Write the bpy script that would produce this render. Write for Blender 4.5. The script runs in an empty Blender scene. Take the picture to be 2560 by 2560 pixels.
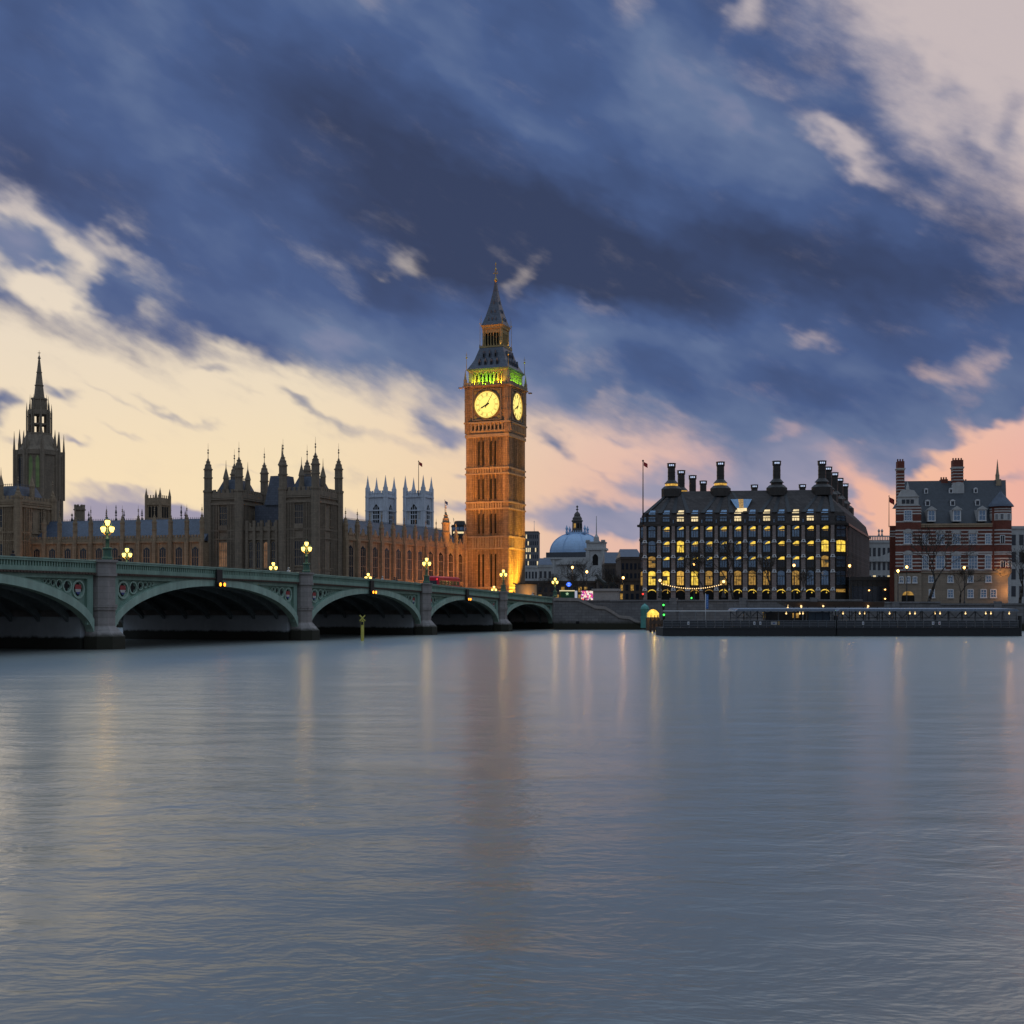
import bpy, math, random
from mathutils import Vector, Matrix, Euler
R = math.radians
rng = random.Random(7)
scene = bpy.context.scene
# ------------------------------------------------------------------ camera
FPX, CXP, HYP, CAMZ = 3200.0, 1280.0, 1527.0, 3.67
cam_d = bpy.data.cameras.new('camera')
cam_d.sensor_width = 36.0
cam_d.lens = 36.0 * FPX / 2560.0
cam_d.shift_y = (HYP - 1280.0) / 2560.0
cam_d.clip_start, cam_d.clip_end = 0.5, 20000
cam = bpy.data.objects.new('camera', cam_d)
cam.location = (0, 0, CAMZ); cam.rotation_euler = (R(90), 0, 0)
scene.collection.objects.link(cam); scene.camera = cam
scene.view_settings.view_transform = 'Standard'
scene.view_settings.look = 'None'
scene.view_settings.exposure = 0.0
scene.view_settings.gamma = 1.0
scene.render.engine = 'CYCLES'
scene.cycles.use_denoising = True
scene.cycles.max_bounces = 5
scene.cycles.sample_clamp_indirect = 4.0
scene.cycles.caustics_reflective = False
scene.cycles.caustics_refractive = False

def s2l(c):
    f = lambda v: v / 12.92 if v <= 0.04045 else ((v + 0.055) / 1.055) ** 2.4
    return tuple(f(x / 255.0) for x in c[:3]) + (1.0,)

# ------------------------------------------------------------------ world: dusk sky with a broken deck of wind-drawn cloud
class NT:
    def __init__(s, tree): s.t = tree; s.n = tree.nodes; s.l = tree.links
    def put(s, sock, v):
        if isinstance(v, bpy.types.NodeSocket): s.l.new(v, sock)
        else: sock.default_value = v
    def m(s, op, a, b=0.0, c=None, clamp=False):
        n = s.n.new('ShaderNodeMath'); n.operation = op; n.use_clamp = clamp
        s.put(n.inputs[0], a); s.put(n.inputs[1], b)
        if c is not None: s.put(n.inputs[2], c)
        return n.outputs[0]
    def v(s, op, a, b=None, out=0):
        n = s.n.new('ShaderNodeVectorMath'); n.operation = op
        s.put(n.inputs[0], a)
        if b is not None: s.put(n.inputs[1], b)
        return n.outputs[out]
    def rng(s, x, a, b, c=0.0, d=1.0, kind='SMOOTHSTEP'):
        n = s.n.new('ShaderNodeMapRange'); n.interpolation_type = kind
        for i, q in enumerate((x, a, b, c, d)): s.put(n.inputs[i], q)
        return n.outputs[0]
    def mapping(s, vec, loc=(0, 0, 0), rot=0.0, scale=(1, 1, 1), kind='TEXTURE'):
        n = s.n.new('ShaderNodeMapping'); n.vector_type = kind
        s.put(n.inputs[0], vec)
        n.inputs['Location'].default_value = loc
        n.inputs['Rotation'].default_value = (0, 0, rot)
        n.inputs['Scale'].default_value = scale
        return n.outputs[0]
    def noise(s, vec, scale, detail=3.0, rough=0.5, out=0, dim='3D'):
        n = s.n.new('ShaderNodeTexNoise'); n.noise_dimensions = dim
        s.put(n.inputs['Vector'], vec)
        n.inputs['Scale'].default_value = scale; n.inputs['Detail'].default_value = detail; n.inputs['Roughness'].default_value = rough
        return n.outputs[out]
    def ramp(s, fac, stops, interp='EASE'):
        n = s.n.new('ShaderNodeValToRGB'); n.color_ramp.interpolation = interp
        e = n.color_ramp.elements
        while len(e) < len(stops): e.new(0.5)
        for q, (p, c) in zip(e, stops): q.position = p; q.color = c
        s.put(n.inputs[0], fac)
        return n.outputs[0]
    def mix(s, fac, a, b, mode='MIX'):
        n = s.n.new('ShaderNodeMix'); n.data_type = 'RGBA'; n.blend_type = mode
        s.put(n.inputs[0], fac); s.put(n.inputs[6], a); s.put(n.inputs[7], b)
        return n.outputs[2]
    def curve(s, x, pts):
        n = s.n.new('ShaderNodeFloatCurve')
        c = n.mapping.curves[0]
        while len(c.points) < len(pts): c.points.new(0.5, 0.5)
        for p, q in zip(c.points, pts): p.location = q
        n.mapping.update()
        s.put(n.inputs['Value'], x)
        return n.outputs[0]

world = bpy.data.worlds.new('World'); scene.world = world; world.use_nodes = True
world.cycles.sampling_method = 'MANUAL'; world.cycles.sample_map_resolution = 512
wt = world.node_tree; wt.nodes.clear(); W = NT(wt)
geo = wt.nodes.new('ShaderNodeTexCoord').outputs['Generated']
sep = wt.nodes.new('ShaderNodeSeparateXYZ'); wt.links.new(geo, sep.inputs[0])
dx, dy, dz = sep.outputs
az = W.m('ARCTAN2', dx, dy)
el = W.m('ARCSINE', dz)
SX = W.m('MULTIPLY', az, 32.0); SY = W.m('MULTIPLY', W.m('ABSOLUTE', el), 32.0)
cmb = wt.nodes.new('ShaderNodeCombineXYZ'); wt.links.new(SX, cmb.inputs[0]); wt.links.new(SY, cmb.inputs[1])
S0 = cmb.outputs[0]
def SP(px, py):
    a = math.atan((px - CXP) / FPX); v = (HYP - py) / FPX
    return a * 32.0, math.atan(v * math.cos(a)) * 32.0
# wind-drawn warp: long streaks falling to the right
ST = W.mapping(S0, rot=R(-26), scale=(3.0, 1.15, 1))
wob = W.v('SUBTRACT', W.noise(ST, 0.8, 4.0, 0.55, out=1), (0.5, 0.5, 0.5))
wob2 = W.v('SUBTRACT', W.noise(W.mapping(S0, rot=R(-24), scale=(1.7, 1.0, 1)), 0.55, 4.0, 0.6, out=1), (0.5, 0.5, 0.5))
S = W.v('ADD', W.v('ADD', S0, W.v('MULTIPLY', wob, (1.5, 1.5, 0))), W.v('MULTIPLY', wob2, (2.3, 1.9, 0)))
sw = wt.nodes.new('ShaderNodeSeparateXYZ'); wt.links.new(S, sw.inputs[0])
wx, wy = sw.outputs[0], sw.outputs[1]
nrm = W.rng(wx, -13.0, 13.0, 0.0, 1.0, 'LINEAR')
def curve_px(pts):
    out = []
    for px, py in pts:
        x, y = SP(px, py); out.append(((x + 13) / 26.0, y / 20.0))
    return W.m('MULTIPLY', W.curve(nrm, out), 20.0)
low = curve_px([(-20, 770), (150, 812), (330, 862), (500, 900), (650, 912), (800, 950), (1000, 990), (1180, 1015), (1420, 1050), (1600, 1090), (1760, 1150), (1900, 1230), (2100, 1290), (2200, 1235), (2300, 1150), (2440, 1090), (2580, 1040)])
upp = curve_px([(-20, -280), (1500, -280), (1850, -90), (2000, 40), (2120, 160), (2220, 300), (2330, 420), (2450, 500), (2580, 600)])
d_low = W.m('SUBTRACT', wy, low); d_up = W.m('SUBTRACT', upp, wy)
d_up = W.m('ADD', d_up, W.rng(wx, 3.0, 6.0, 9.0, 0.0))     # the deck runs on overhead to the left
deck = W.m('MULTIPLY', W.rng(d_low, -0.75, 0.95), W.rng(d_up, -3.0, 1.9))
def pile(start, items):
    # sums soft bumps one after another; the running sum rides in z so that each bump waits for the one before it
    c0 = W.n.new('ShaderNodeCombineXYZ'); W.put(c0.inputs[0], wx); W.put(c0.inputs[1], wy); W.put(c0.inputs[2], start)
    V = c0.outputs[0]
    for px, py, rx, ry, rot, amp in items:
        x, y = SP(px, py)
        q = W.mapping(V, (x, y, 0), R(-rot), (rx * 1.45 / 100.0, ry * 1.5 / 100.0, 1e6))
        c = W.n.new('ShaderNodeCombineXYZ'); W.put(c.inputs[2], W.rng(W.v('LENGTH', q, out=1), 1.0, 0.0, 0.0, amp))
        V = W.v('ADD', V, c.outputs[0])
    sp_ = W.n.new('ShaderNodeSeparateXYZ'); W.put(sp_.inputs[0], V)
    return sp_.outputs[2]
# breaks in the deck (negative) and clouds in the clear sky (positive)
dens = pile(deck, [
    (30, 515, 182, 52.2, 34, -0.53), (130, 580, 126, 34.8, 35, -0.33), (190, 660, 133, 60.9, -35, -0.55), (120, 720, 182, 37.7, 28, -0.44), (345, 735, 112, 43.5, 25, -0.37), (50, 690, 154, 34.8, 22, -0.37), (215, 745, 112, 31.9, 20, -0.30),
    (290, 612, 196, 29, 28, -0.37), (275, 712, 60, 50, 20, 0.55), (60, 620, 60, 40, 20, 0.30), (820, 655, 126, 31.9, 18, -0.22), (1028, 634, 64.4, 29, 10, -0.38), (960, 628, 84, 23.2, 15, -0.18), (1298, 678, 36.4, 60.9, 38, -0.44), (1255, 640, 42, 29, 30, -0.18), (560, 845, 98, 31.9, 30, -0.30), (620, 880, 84, 29, 35, -0.30), (420, 855, 70, 26.1, 30, -0.22), (1010, 940, 84, 43.5, 35, -0.37), (760, 935, 56, 23.2, 30, -0.30),
    (1462, 782, 56, 23.2, 20, -0.22), (1840, 8, 50.4, 87, 25, -0.46), (1590, 5, 70, 49.3, 20, -0.30), (930, 0, 84, 26.1, 10, -0.22), (2110, 390, 140, 46.4, 42, -0.46), (2060, 345, 84, 37.7, 40, -0.30), (1960, 200, 112, 40.6, 25, -0.31), (2160, 440, 84, 29, 35, -0.30), (2290, 510, 98, 29, 40, -0.22),
    (2290, 330, 126, 58, 35, -0.26), (2010, 850, 61.6, 29, 5, -0.37), (2340, 905, 84, 34.8, 35, -0.37), (2450, 935, 84, 58, 40, -0.41), (2480, 880, 56, 43.5, 30, -0.22), (1980, 1052, 70, 23.2, 5, -0.37), (1450, 905, 84, 37.7, 10, -0.16), (1500, 1000, 98, 26.1, 12, -0.21), (1850, 985, 126, 20.3, 8, -0.12), (1700, 1050, 168, 23.2, 14, -0.22), (2100, 1120, 98, 29, 10, -0.26),
    (2330, 1180, 150, 60, -8, -0.75), (2500, 1100, 120, 70, -20, -0.60), (2150, 1235, 36, 110, -32, -0.95), (2200, 1290, 30, 60, -20, -0.60), (2440, 1240, 220, 40, 0, -0.50), (2430, 1050, 60, 20, 10, -0.30),
    (1110, 1085, 95, 44, 12, 0.85), (1090, 1030, 60, 30, 20, 0.50), (810, 1056, 90, 22, 28, 0.45), (760, 1030, 50, 14, 25, 0.30), (0, 1000, 42, 52, 35, 0.85), (148, 985, 50, 22, 15, 0.70), (430, 995, 110, 12, 18, 0.45), (310, 1062, 60, 14, 14, 0.45), (190, 1100, 60, 13, 10, 0.60), (270, 975, 90, 10, 12, 0.25), (40, 1075, 50, 14, 5, 0.30),
    (560, 942, 70, 14, 14, 0.35), (930, 1115, 160, 24, 12, 0.32), (620, 1000, 90, 12, 20, 0.20), (850, 1180, 120, 16, 8, 0.25), (300, 1262, 170, 44, 0, 1.10), (480, 1280, 150, 30, 8, 0.85), (140, 1306, 170, 24, 0, 0.90), (900, 1290, 180, 22, 0, 0.50), (1170, 1290, 140, 26, 0, 0.60), (1150, 1198, 60, 12, 0, 0.45),
    (1370, 1110, 70, 34, 25, 0.80), (1440, 1290, 220, 46, 4, 0.85), (1640, 1200, 150, 48, 0, 0.85), (1560, 1290, 150, 44, 0, 0.75), (1900, 1225, 240, 60, 10, 0.50), (1750, 1300, 200, 40, 0, 0.70), (2060, 1330, 170, 50, 0, 0.60), (2540, 900, 40, 150, 20, 0.30), (2460, 1185, 44, 30, 0, 0.55), (2555, 1170, 30, 46, 0, 0.50), (2300, 1130, 80, 14, 8, 0.40), (1480, 1170, 60, 12, 10, 0.30), (1560, 1110, 60, 14, 15, 0.30),
    (2360, 1075, 90, 22, 14, 0.45), (2500, 1030, 80, 24, -10, 0.5), (2400, 1150, 70, 16, 10, 0.35), (2520, 1120, 50, 18, 0, 0.4), (2300, 1210, 80, 22, 12, 0.45), (2250, 1300, 120, 30, 0, 0.6), (250, 1210, 120, 14, 6, 0.35), (620, 1180, 110, 10, 8, 0.25), (700, 1260, 120, 16, 0, 0.3),
    (2530, 320, 44, 90, 10, 0.35), (2370, 205, 46, 50, 0, 0.30), (2250, 130, 70, 50, 20, 0.30), (2400, 380, 70, 30, 30, 0.30),
])
fine = W.m('SUBTRACT', W.noise(ST, 1.5, 6.0, 0.62), 0.5)
dens = W.m('MULTIPLY_ADD', fine, 0.8, dens)
opac = W.rng(dens, 0.0, 0.98)
# how thick (dark) the cloud is
shade = pile(W.m('MULTIPLY_ADD', W.m('SUBTRACT', W.noise(ST, 0.5, 4.0, 0.5), 0.5), 0.8, W.m('MULTIPLY_ADD', W.m('SUBTRACT', W.noise(W.mapping(S, rot=R(-20), scale=(1.5, 1, 1)), .42, 3.0, .5), .5), .7, .47)), [
    (1250, 560, 620, 230, 22, .36), (1800, 690, 620, 150, 10, .42), (1000, 440, 520, 230, 22, .22), (250, 470, 500, 150, 20, .16), (1250, 665, 260, 40, 14, .2), (600, 90, 500, 120, 15, .06), (2200, 640, 420, 130, 14, .2),
    (150, 120, 420, 150, 20, -.04), (1550, 130, 520, 190, 0, .02), (1950, 330, 300, 200, 25, -.14), (1550, 330, 260, 90, 20, -.04), (1600, 850, 520, 80, 8, -.28), (1150, 880, 420, 130, 15, -.16), (650, 760, 420, 90, 22, -.14),
    (2000, 960, 560, 70, 10, .12), (2300, 1010, 300, 60, 5, .1), (150, 640, 360, 140, 20, -.12), (2200, 800, 300, 60, 0, -.15),
])
lowel = W.rng(SY, 6.5, 2.2)
shade = W.m('SUBTRACT', shade, W.m('MULTIPLY', lowel, 0.5))
cloud = W.ramp(W.m('MAXIMUM', shade, 0.0), [(0.0, s2l((150, 149, 172))), (0.26, s2l((99, 117, 153))), (0.48, s2l((72, 93, 137))), (0.72, s2l((61, 78, 117))), (1.0, s2l((52, 64, 95)))], 'LINEAR')
clear_lo = W.ramp(W.rng(SX, -13, 13, 0, 1, 'LINEAR'), [(0.0, s2l((240, 220, 186))), (0.3, s2l((243, 221, 182))), (0.44, s2l((238, 208, 174))), (0.58, s2l((228, 186, 168))), (0.75, s2l((222, 172, 167))), (0.88, s2l((244, 190, 160))), (1.0, s2l((234, 176, 165)))], 'LINEAR')
clear = W.mix(W.m('MULTIPLY', W.rng(SY, 2.5, 7.5), 0.75), clear_lo, s2l((226, 214, 200)))
clear = W.mix(W.rng(SY, 7.0, 11.0), clear, s2l((199, 188, 188)))
sky_col = W.mix(opac, clear, cloud)
sky_col = W.mix(W.m('MULTIPLY', W.rng(SX, 2.0, 11.0), 0.13), sky_col, W.mix(1.0, sky_col, s2l((235, 205, 215)), 'MULTIPLY'))
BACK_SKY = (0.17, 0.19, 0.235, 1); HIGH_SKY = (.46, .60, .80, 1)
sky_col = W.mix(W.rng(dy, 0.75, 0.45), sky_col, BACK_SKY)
sky_col = W.mix(W.rng(el, R(26), R(42)), sky_col, HIGH_SKY)     # brighter sky added overhead, out of view, to lift the water
nish = wt.nodes.new('ShaderNodeTexSky'); nish.sky_type = 'NISHITA'; nish.sun_disc = False
nish.sun_elevation = R(1.0); nish.sun_rotation = R(-25)
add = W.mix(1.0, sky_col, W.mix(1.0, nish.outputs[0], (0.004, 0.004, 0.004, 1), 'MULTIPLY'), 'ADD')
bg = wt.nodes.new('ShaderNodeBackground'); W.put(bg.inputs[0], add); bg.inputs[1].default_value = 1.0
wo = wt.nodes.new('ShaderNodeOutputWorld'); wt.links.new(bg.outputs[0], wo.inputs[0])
# the sun has just gone down behind the palace: only a faint, soft, warm rest of it
sun_d = bpy.data.lights.new('sun', 'SUN'); sun_d.energy = 0.06; sun_d.angle = R(12); sun_d.color = (1.0, 0.78, 0.55)
sun = bpy.data.objects.new('sun', sun_d); scene.collection.objects.link(sun)
sun.rotation_euler = Vector((math.sin(R(25)) * math.cos(R(3)), -math.cos(R(25)) * math.cos(R(3)), -math.sin(R(3)))).to_track_quat('-Z', 'Y').to_euler()
# ------------------------------------------------------------------ helpers
def PX(px, D): return (px - CXP) / FPX * D
def PZ(py, D): return CAMZ + (HYP - py) / FPX * D
def lerp(a, b, t): return a + (b - a) * t
COL = scene.collection

class MB:
    """collects faces; build() links them as one mesh object"""
    def __init__(s): s.v = []; s.f = []; s.sm = []; s.mi = []; s.cur = 0
    def _add(s, vs, fs, smooth=False):
        o = len(s.v); s.v += [tuple(p) for p in vs]
        for f in fs: s.f.append(tuple(i + o for i in f)); s.sm.append(smooth); s.mi.append(s.cur)
        return s
    def use(s, i): s.cur = i; return s
    def box(s, x0, x1, y0, y1, z0, z1):
        return s._add([(x0, y0, z0), (x1, y0, z0), (x1, y1, z0), (x0, y1, z0), (x0, y0, z1), (x1, y0, z1), (x1, y1, z1), (x0, y1, z1)],
                      [(0, 3, 2, 1), (4, 5, 6, 7), (0, 1, 5, 4), (1, 2, 6, 5), (2, 3, 7, 6), (3, 0, 4, 7)])
    def hexa(s, b, t):
        """8-corner block: bottom quad, top quad (ccw seen from above)"""
        return s._add(list(b) + list(t), [(0, 3, 2, 1), (4, 5, 6, 7), (0, 1, 5, 4), (1, 2, 6, 5), (2, 3, 7, 6), (3, 0, 4, 7)])
    def taper(s, x0, x1, y0, y1, z0, X0, X1, Y0, Y1, z1):
        return s.hexa([(x0, y0, z0), (x1, y0, z0), (x1, y1, z0), (x0, y1, z0)], [(X0, Y0, z1), (X1, Y0, z1), (X1, Y1, z1), (X0, Y1, z1)])
    def prism(s, pts, z0, z1):
        n = len(pts)
        return s._add([(x, y, z0) for x, y in pts] + [(x, y, z1) for x, y in pts],
                      [tuple(range(n - 1, -1, -1)), tuple(range(n, 2 * n))] + [(i, (i + 1) % n, n + (i + 1) % n, n + i) for i in range(n)])
    def slab(s, pts, y0, y1):
        """outline in the x-z plane (ccw seen from -y), thick from y0 (front) to y1"""
        n = len(pts)
        return s._add([(x, y0, z) for x, z in pts] + [(x, y1, z) for x, z in pts],
                      [tuple(range(n)), tuple(range(2 * n - 1, n - 1, -1))] + [(i, n + i, n + (i + 1) % n, (i + 1) % n) for i in range(n)])
    def slabx(s, pts, x0, x1):
        """outline in the y-z plane, thick along x"""
        n = len(pts)
        return s._add([(x0, y, z) for y, z in pts] + [(x1, y, z) for y, z in pts],
                      [tuple(range(n)), tuple(range(2 * n - 1, n - 1, -1))] + [(i, n + i, n + (i + 1) % n, (i + 1) % n) for i in range(n)])
    def lathe(s, prof, cx=0, cy=0, n=8, rot=0.0, smooth=False):
        vs = []; fs = []
        for r, z in prof:
            for k in range(n):
                a = rot + 2 * math.pi * k / n
                vs.append((cx + r * math.cos(a), cy + r * math.sin(a), z))
        for i in range(len(prof) - 1):
            for k in range(n):
                q = (k + 1) % n
                fs.append((i * n + k, i * n + q, (i + 1) * n + q, (i + 1) * n + k))
        s._add(vs, fs, smooth)
        s._add(vs[:n], [tuple(range(n - 1, -1, -1))]); s._add(vs[-n:], [tuple(range(n))])
        return s
    def oct(s, cx, cy, r, z0, z1, r1=None, n=8):
        return s.lathe([(r, z0), (r if r1 is None else r1, z1)], cx, cy, n, math.pi / n)
    def tube(s, p, q, r0, r1=None, n=5):
        p = Vector(p); q = Vector(q); r1 = r0 if r1 is None else r1
        d = q - p
        if d.length < 1e-6: return s
        u = d.normalized(); a = u.orthogonal().normalized(); b = u.cross(a)
        vs = [p + (a * math.cos(2 * math.pi * k / n) + b * math.sin(2 * math.pi * k / n)) * r0 for k in range(n)]
        vs += [q + (a * math.cos(2 * math.pi * k / n) + b * math.sin(2 * math.pi * k / n)) * r1 for k in range(n)]
        return s._add(vs, [(k, (k + 1) % n, n + (k + 1) % n, n + k) for k in range(n)] + [tuple(range(n - 1, -1, -1)), tuple(range(n, 2 * n))], n > 5)
    def ball(s, c, r, n=8, m=5, zs=1.0):
        prof = [(max(1e-3, r * math.sin(math.pi * i / m)), c[2] - r * zs * math.cos(math.pi * i / m)) for i in range(m + 1)]
        return s.lathe(prof, c[0], c[1], n, 0, True)
    def build(s, name, mat, parent=None, loc=None, rotz=0.0, label=None):
        me = bpy.data.meshes.new(name); me.from_pydata(s.v, [], s.f)
        me.polygons.foreach_set('use_smooth', s.sm); me.polygons.foreach_set('material_index', s.mi)
        for m in (mat if isinstance(mat, (list, tuple)) else [mat]): me.materials.append(m)
        me.update()
        return link(name, me, parent, loc, rotz, label)

def link(name, me, parent=None, loc=None, rotz=0.0, label=None):
    o = bpy.data.objects.new(name, me); COL.objects.link(o)
    if parent: o.parent = parent
    if loc: o.location = loc
    o.rotation_euler = (0, 0, rotz)
    if label: o['label'] = label
    return o
def tag(o, label, cat, group=None):
    o['label'] = label; o['category'] = cat
    if group: o['group'] = group
    return o
def thing(name, label, cat, loc=(0, 0, 0), rotz=0.0, group=None):
    o = bpy.data.objects.new(name, None); COL.objects.link(o)
    o.location = loc; o.rotation_euler = (0, 0, rotz); o.empty_display_size = 0.5
    return tag(o, label, cat, group)
def struct(o): o['kind'] = 'structure'; return o
def dup(root, loc, rotz=None, label=None, group=None):
    def cp(o, par):
        c = o.copy(); COL.objects.link(c)
        if par: c.parent = par
        for ch in o.children: cp(ch, c)
        return c
    r = cp(root, None); r.location = loc
    if rotz is not None: r.rotation_euler = (0, 0, rotz)
    if label: r['label'] = label
    if group: r['group'] = group
    return r
def lamp(kind, loc, energy, col, target=None, size=0.3, spot=60, blend=0.5, name='floodlight'):
    d = bpy.data.lights.new(name, kind); d.energy = energy; d.color = col
    if kind == 'SPOT': d.spot_size = R(spot); d.spot_blend = blend; d.shadow_soft_size = size
    elif kind == 'POINT': d.shadow_soft_size = size
    elif kind == 'AREA': d.size = size
    o = bpy.data.objects.new(name, d); COL.objects.link(o); o.location = loc
    if target is not None: o.rotation_euler = (Vector(target) - Vector(loc)).to_track_quat('-Z', 'Y').to_euler()
    return o

# ------------------------------------------------------------------ materials (all procedural)
def mat(name, col, rough=0.7, var=0.25, scale=0.6, streak=0.0, metal=0.0, courses=None, bump=0.15, fine=4.0, coat=None, tide=None, spec=0.4):
    m = bpy.data.materials.new(name); m.use_nodes = True
    t = m.node_tree; N = NT(t); b = t.nodes['Principled BSDF']
    oc = t.nodes.new('ShaderNodeTexCoord').outputs['Object']
    c = col if len(col) == 4 else tuple(col) + (1,)
    n1 = N.noise(oc, scale, 5.0, 0.6); n2 = N.noise(oc, scale * fine, 4.0, 0.6)
    f = N.m('ADD', N.m('MULTIPLY', n1, 0.6), N.m('MULTIPLY', n2, 0.4))
    if streak:
        n3 = N.noise(N.mapping(oc, scale=(1.6, 1.6, 0.07), kind='POINT'), 1.0, 4.0, 0.6)
        f = N.m('ADD', N.m('MULTIPLY', f, 1 - streak), N.m('MULTIPLY', n3, streak))
    f = N.rng(f, 0.3, 0.7, 1 - var, 1 + var, 'LINEAR')
    base = N.mix(1.0, c, f, 'MULTIPLY')
    cc = N.n.new('ShaderNodeCombineColor')
    for i in range(3): t.links.new(f, cc.inputs[i])
    base = N.mix(1.0, c, cc.outputs[0], 'MULTIPLY')
    hgt = n2
    if courses:
        bw, bh, mortar, amt = courses
        br = N.n.new('ShaderNodeTexBrick')
        xyz = N.n.new('ShaderNodeSeparateXYZ'); t.links.new(oc, xyz.inputs[0])
        cb = N.n.new('ShaderNodeCombineXYZ'); N.put(cb.inputs[0], N.m('ADD', xyz.outputs[0], xyz.outputs[1])); N.put(cb.inputs[1], xyz.outputs[2])
        t.links.new(cb.outputs[0], br.inputs['Vector'])
        br.inputs['Scale'].default_value = 1.0; br.inputs['Brick Width'].default_value = bw; br.inputs['Row Height'].default_value = bh
        br.inputs['Mortar Size'].default_value = mortar
        br.inputs['Color1'].default_value = (1, 1, 1, 1); br.inputs['Color2'].default_value = (1 - amt * .8,) * 3 + (1,); br.inputs['Mortar'].default_value = (1 - amt * 1.6,) * 3 + (1,)
        base = N.mix(1.0, base, br.outputs['Color'], 'MULTIPLY')
    if tide:
        z0, z1, tc = tide
        gp = N.n.new('ShaderNodeNewGeometry').outputs['Position']
        sz = N.n.new('ShaderNodeSeparateXYZ'); t.links.new(gp, sz.inputs[0])
        zz = N.m('ADD', sz.outputs[2], N.m('MULTIPLY', N.m('SUBTRACT', n2, 0.5), 0.45))
        base = N.mix(N.rng(zz, z0, z1, 1.0, 0.0), base, tc)
    t.links.new(base, b.inputs['Base Color'])
    b.inputs['Roughness'].default_value = rough; b.inputs['Metallic'].default_value = metal
    b.inputs['Specular IOR Level'].default_value = spec
    if bump:
        bp = N.n.new('ShaderNodeBump'); bp.inputs['Strength'].default_value = bump; bp.inputs['Distance'].default_value = 0.08
        t.links.new(hgt, bp.inputs['Height']); t.links.new(bp.outputs[0], b.inputs['Normal'])
    return m
def emit(name, col, strength=1.0, var=0.0, scale=1.5):
    m = bpy.data.materials.new(name); m.use_nodes = True
    t = m.node_tree; N = NT(t); b = t.nodes['Principled BSDF']
    b.inputs['Base Color'].default_value = tuple(0.3 * min(1, x) for x in col[:3]) + (1,)
    b.inputs['Roughness'].default_value = 0.3
    b.inputs['Emission Color'].default_value = tuple(col[:3]) + (1,)
    b.inputs['Emission Strength'].default_value = strength
    if var:
        oc = N.n.new('ShaderNodeTexCoord').outputs['Object']
        oi = N.n.new('ShaderNodeObjectInfo').outputs['Random']
        vv = N.v('ADD', oc, N.v('MULTIPLY', oi, (37, 19, 53)))
        f = N.rng(N.noise(vv, scale, 3.0, 0.6), 0.3, 0.7, strength * (1 - var), strength * (1 + var), 'LINEAR')
        t.links.new(f, b.inputs['Emission Strength'])
    return m
M = {}
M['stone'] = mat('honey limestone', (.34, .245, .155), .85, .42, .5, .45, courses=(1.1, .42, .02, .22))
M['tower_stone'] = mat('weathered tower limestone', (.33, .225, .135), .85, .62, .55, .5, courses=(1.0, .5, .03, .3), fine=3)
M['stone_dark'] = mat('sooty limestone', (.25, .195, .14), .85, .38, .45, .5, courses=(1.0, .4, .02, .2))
M['stone_trim'] = mat('carved limestone', (.33, .25, .165), .85, .4, 1.2, .3)
M['stone_pale'] = mat('pale portland stone', (.46, .455, .44), .85, .22, .3, .45, courses=(1.2, .5, .02, .12))
M['abbey'] = mat('white abbey stone', (.50, .53, .58), .85, .3, .35, .5)
M['slate'] = mat('blue slate', (.075, .095, .135), .5, .3, 1.0, .2, courses=(.5, .3, .01, .3))
M['iron_roof'] = mat('cast iron roof tiles', (.105, .12, .155), .42, .28, 1.0, .3, courses=(.9, .55, .03, .3))
M['glass'] = mat('dark window glass', (.02, .026, .038), .12, .4, 1.2, bump=0.05, spec=.6)
M['glass_blue'] = mat('coated window glass', (.20, .29, .40), .1, .35, .9, bump=0.03, metal=.75)
M['stripe'] = mat('white stone stripe', (.52, .50, .47), .8, .2, 1, .3)
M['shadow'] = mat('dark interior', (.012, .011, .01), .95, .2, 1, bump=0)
M['gilt'] = mat('gilding', (.55, .36, .10), .42, .25, 2, metal=.7)
M['green'] = mat('bridge green paint', (.215, .33, .262), .55, .3, .35, .6)
M['green_light'] = mat('pale bridge green paint', (.32, .44, .36), .55, .3, .4, .6)
M['green_dark'] = mat('dark green lamp paint', (.05, .12, .085), .45, .2, 1)
M['brown'] = mat('brown cornice paint', (.085, .055, .04), .7, .3, 1.0, .3)
M['iron'] = mat('black iron', (.022, .024, .026), .55, .3, 1.0)
M['under'] = mat('grimy ironwork', (.17, .195, .20), .7, .35, .6, .2)
M['granite'] = mat('grey granite', (.32, .285, .265), .8, .25, .5, .4, courses=(1.5, .6, .02, .18), tide=(1.15, 1.7, (.026, .024, .014, 1)))
M['granite_wall'] = mat('granite river wall', (.215, .205, .205), .82, .25, .4, .35, courses=(1.3, .55, .03, .3), tide=(1.0, 1.9, (.026, .024, .014, 1)))
M['pier_wall'] = mat('painted pier wall', (.40, .43, .45), .75, .15, .3, .2, tide=(1.0, 1.35, (.02, .02, .014, 1)))
M['asphalt'] = mat('asphalt', (.05, .05, .052), .9, .25, 1.5)
M['paving'] = mat('stone paving', (.16, .15, .145), .85, .2, .8, courses=(.9, .6, .02, .15))
M['lamp'] = emit('lamp glass', (1.0, .66, .14), 3.6)
M['lamp_warm'] = emit('sodium lamp glass', (1.0, .5, .14), 6.0)
M['bulb'] = emit('festoon bulb', (1.0, .66, .28), 1.9)
M['lit'] = emit('lit room', (1.0, .66, .085), .92, .6, 1.7)
M['lit_soft'] = emit('dim lit room', (1.0, .55, .12), .28, .8, 1.9)
M['lit_dim'] = emit('faintly lit room', (1.0, .5, .25), .09, .8, .5)
M['lit_warm'] = emit('warm lit room', (1.0, .56, .10), .62, .6, 2.2)
M['blind'] = mat('half drawn blind', (.30, .24, .15), .8, .2, 2, bump=0)
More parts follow.
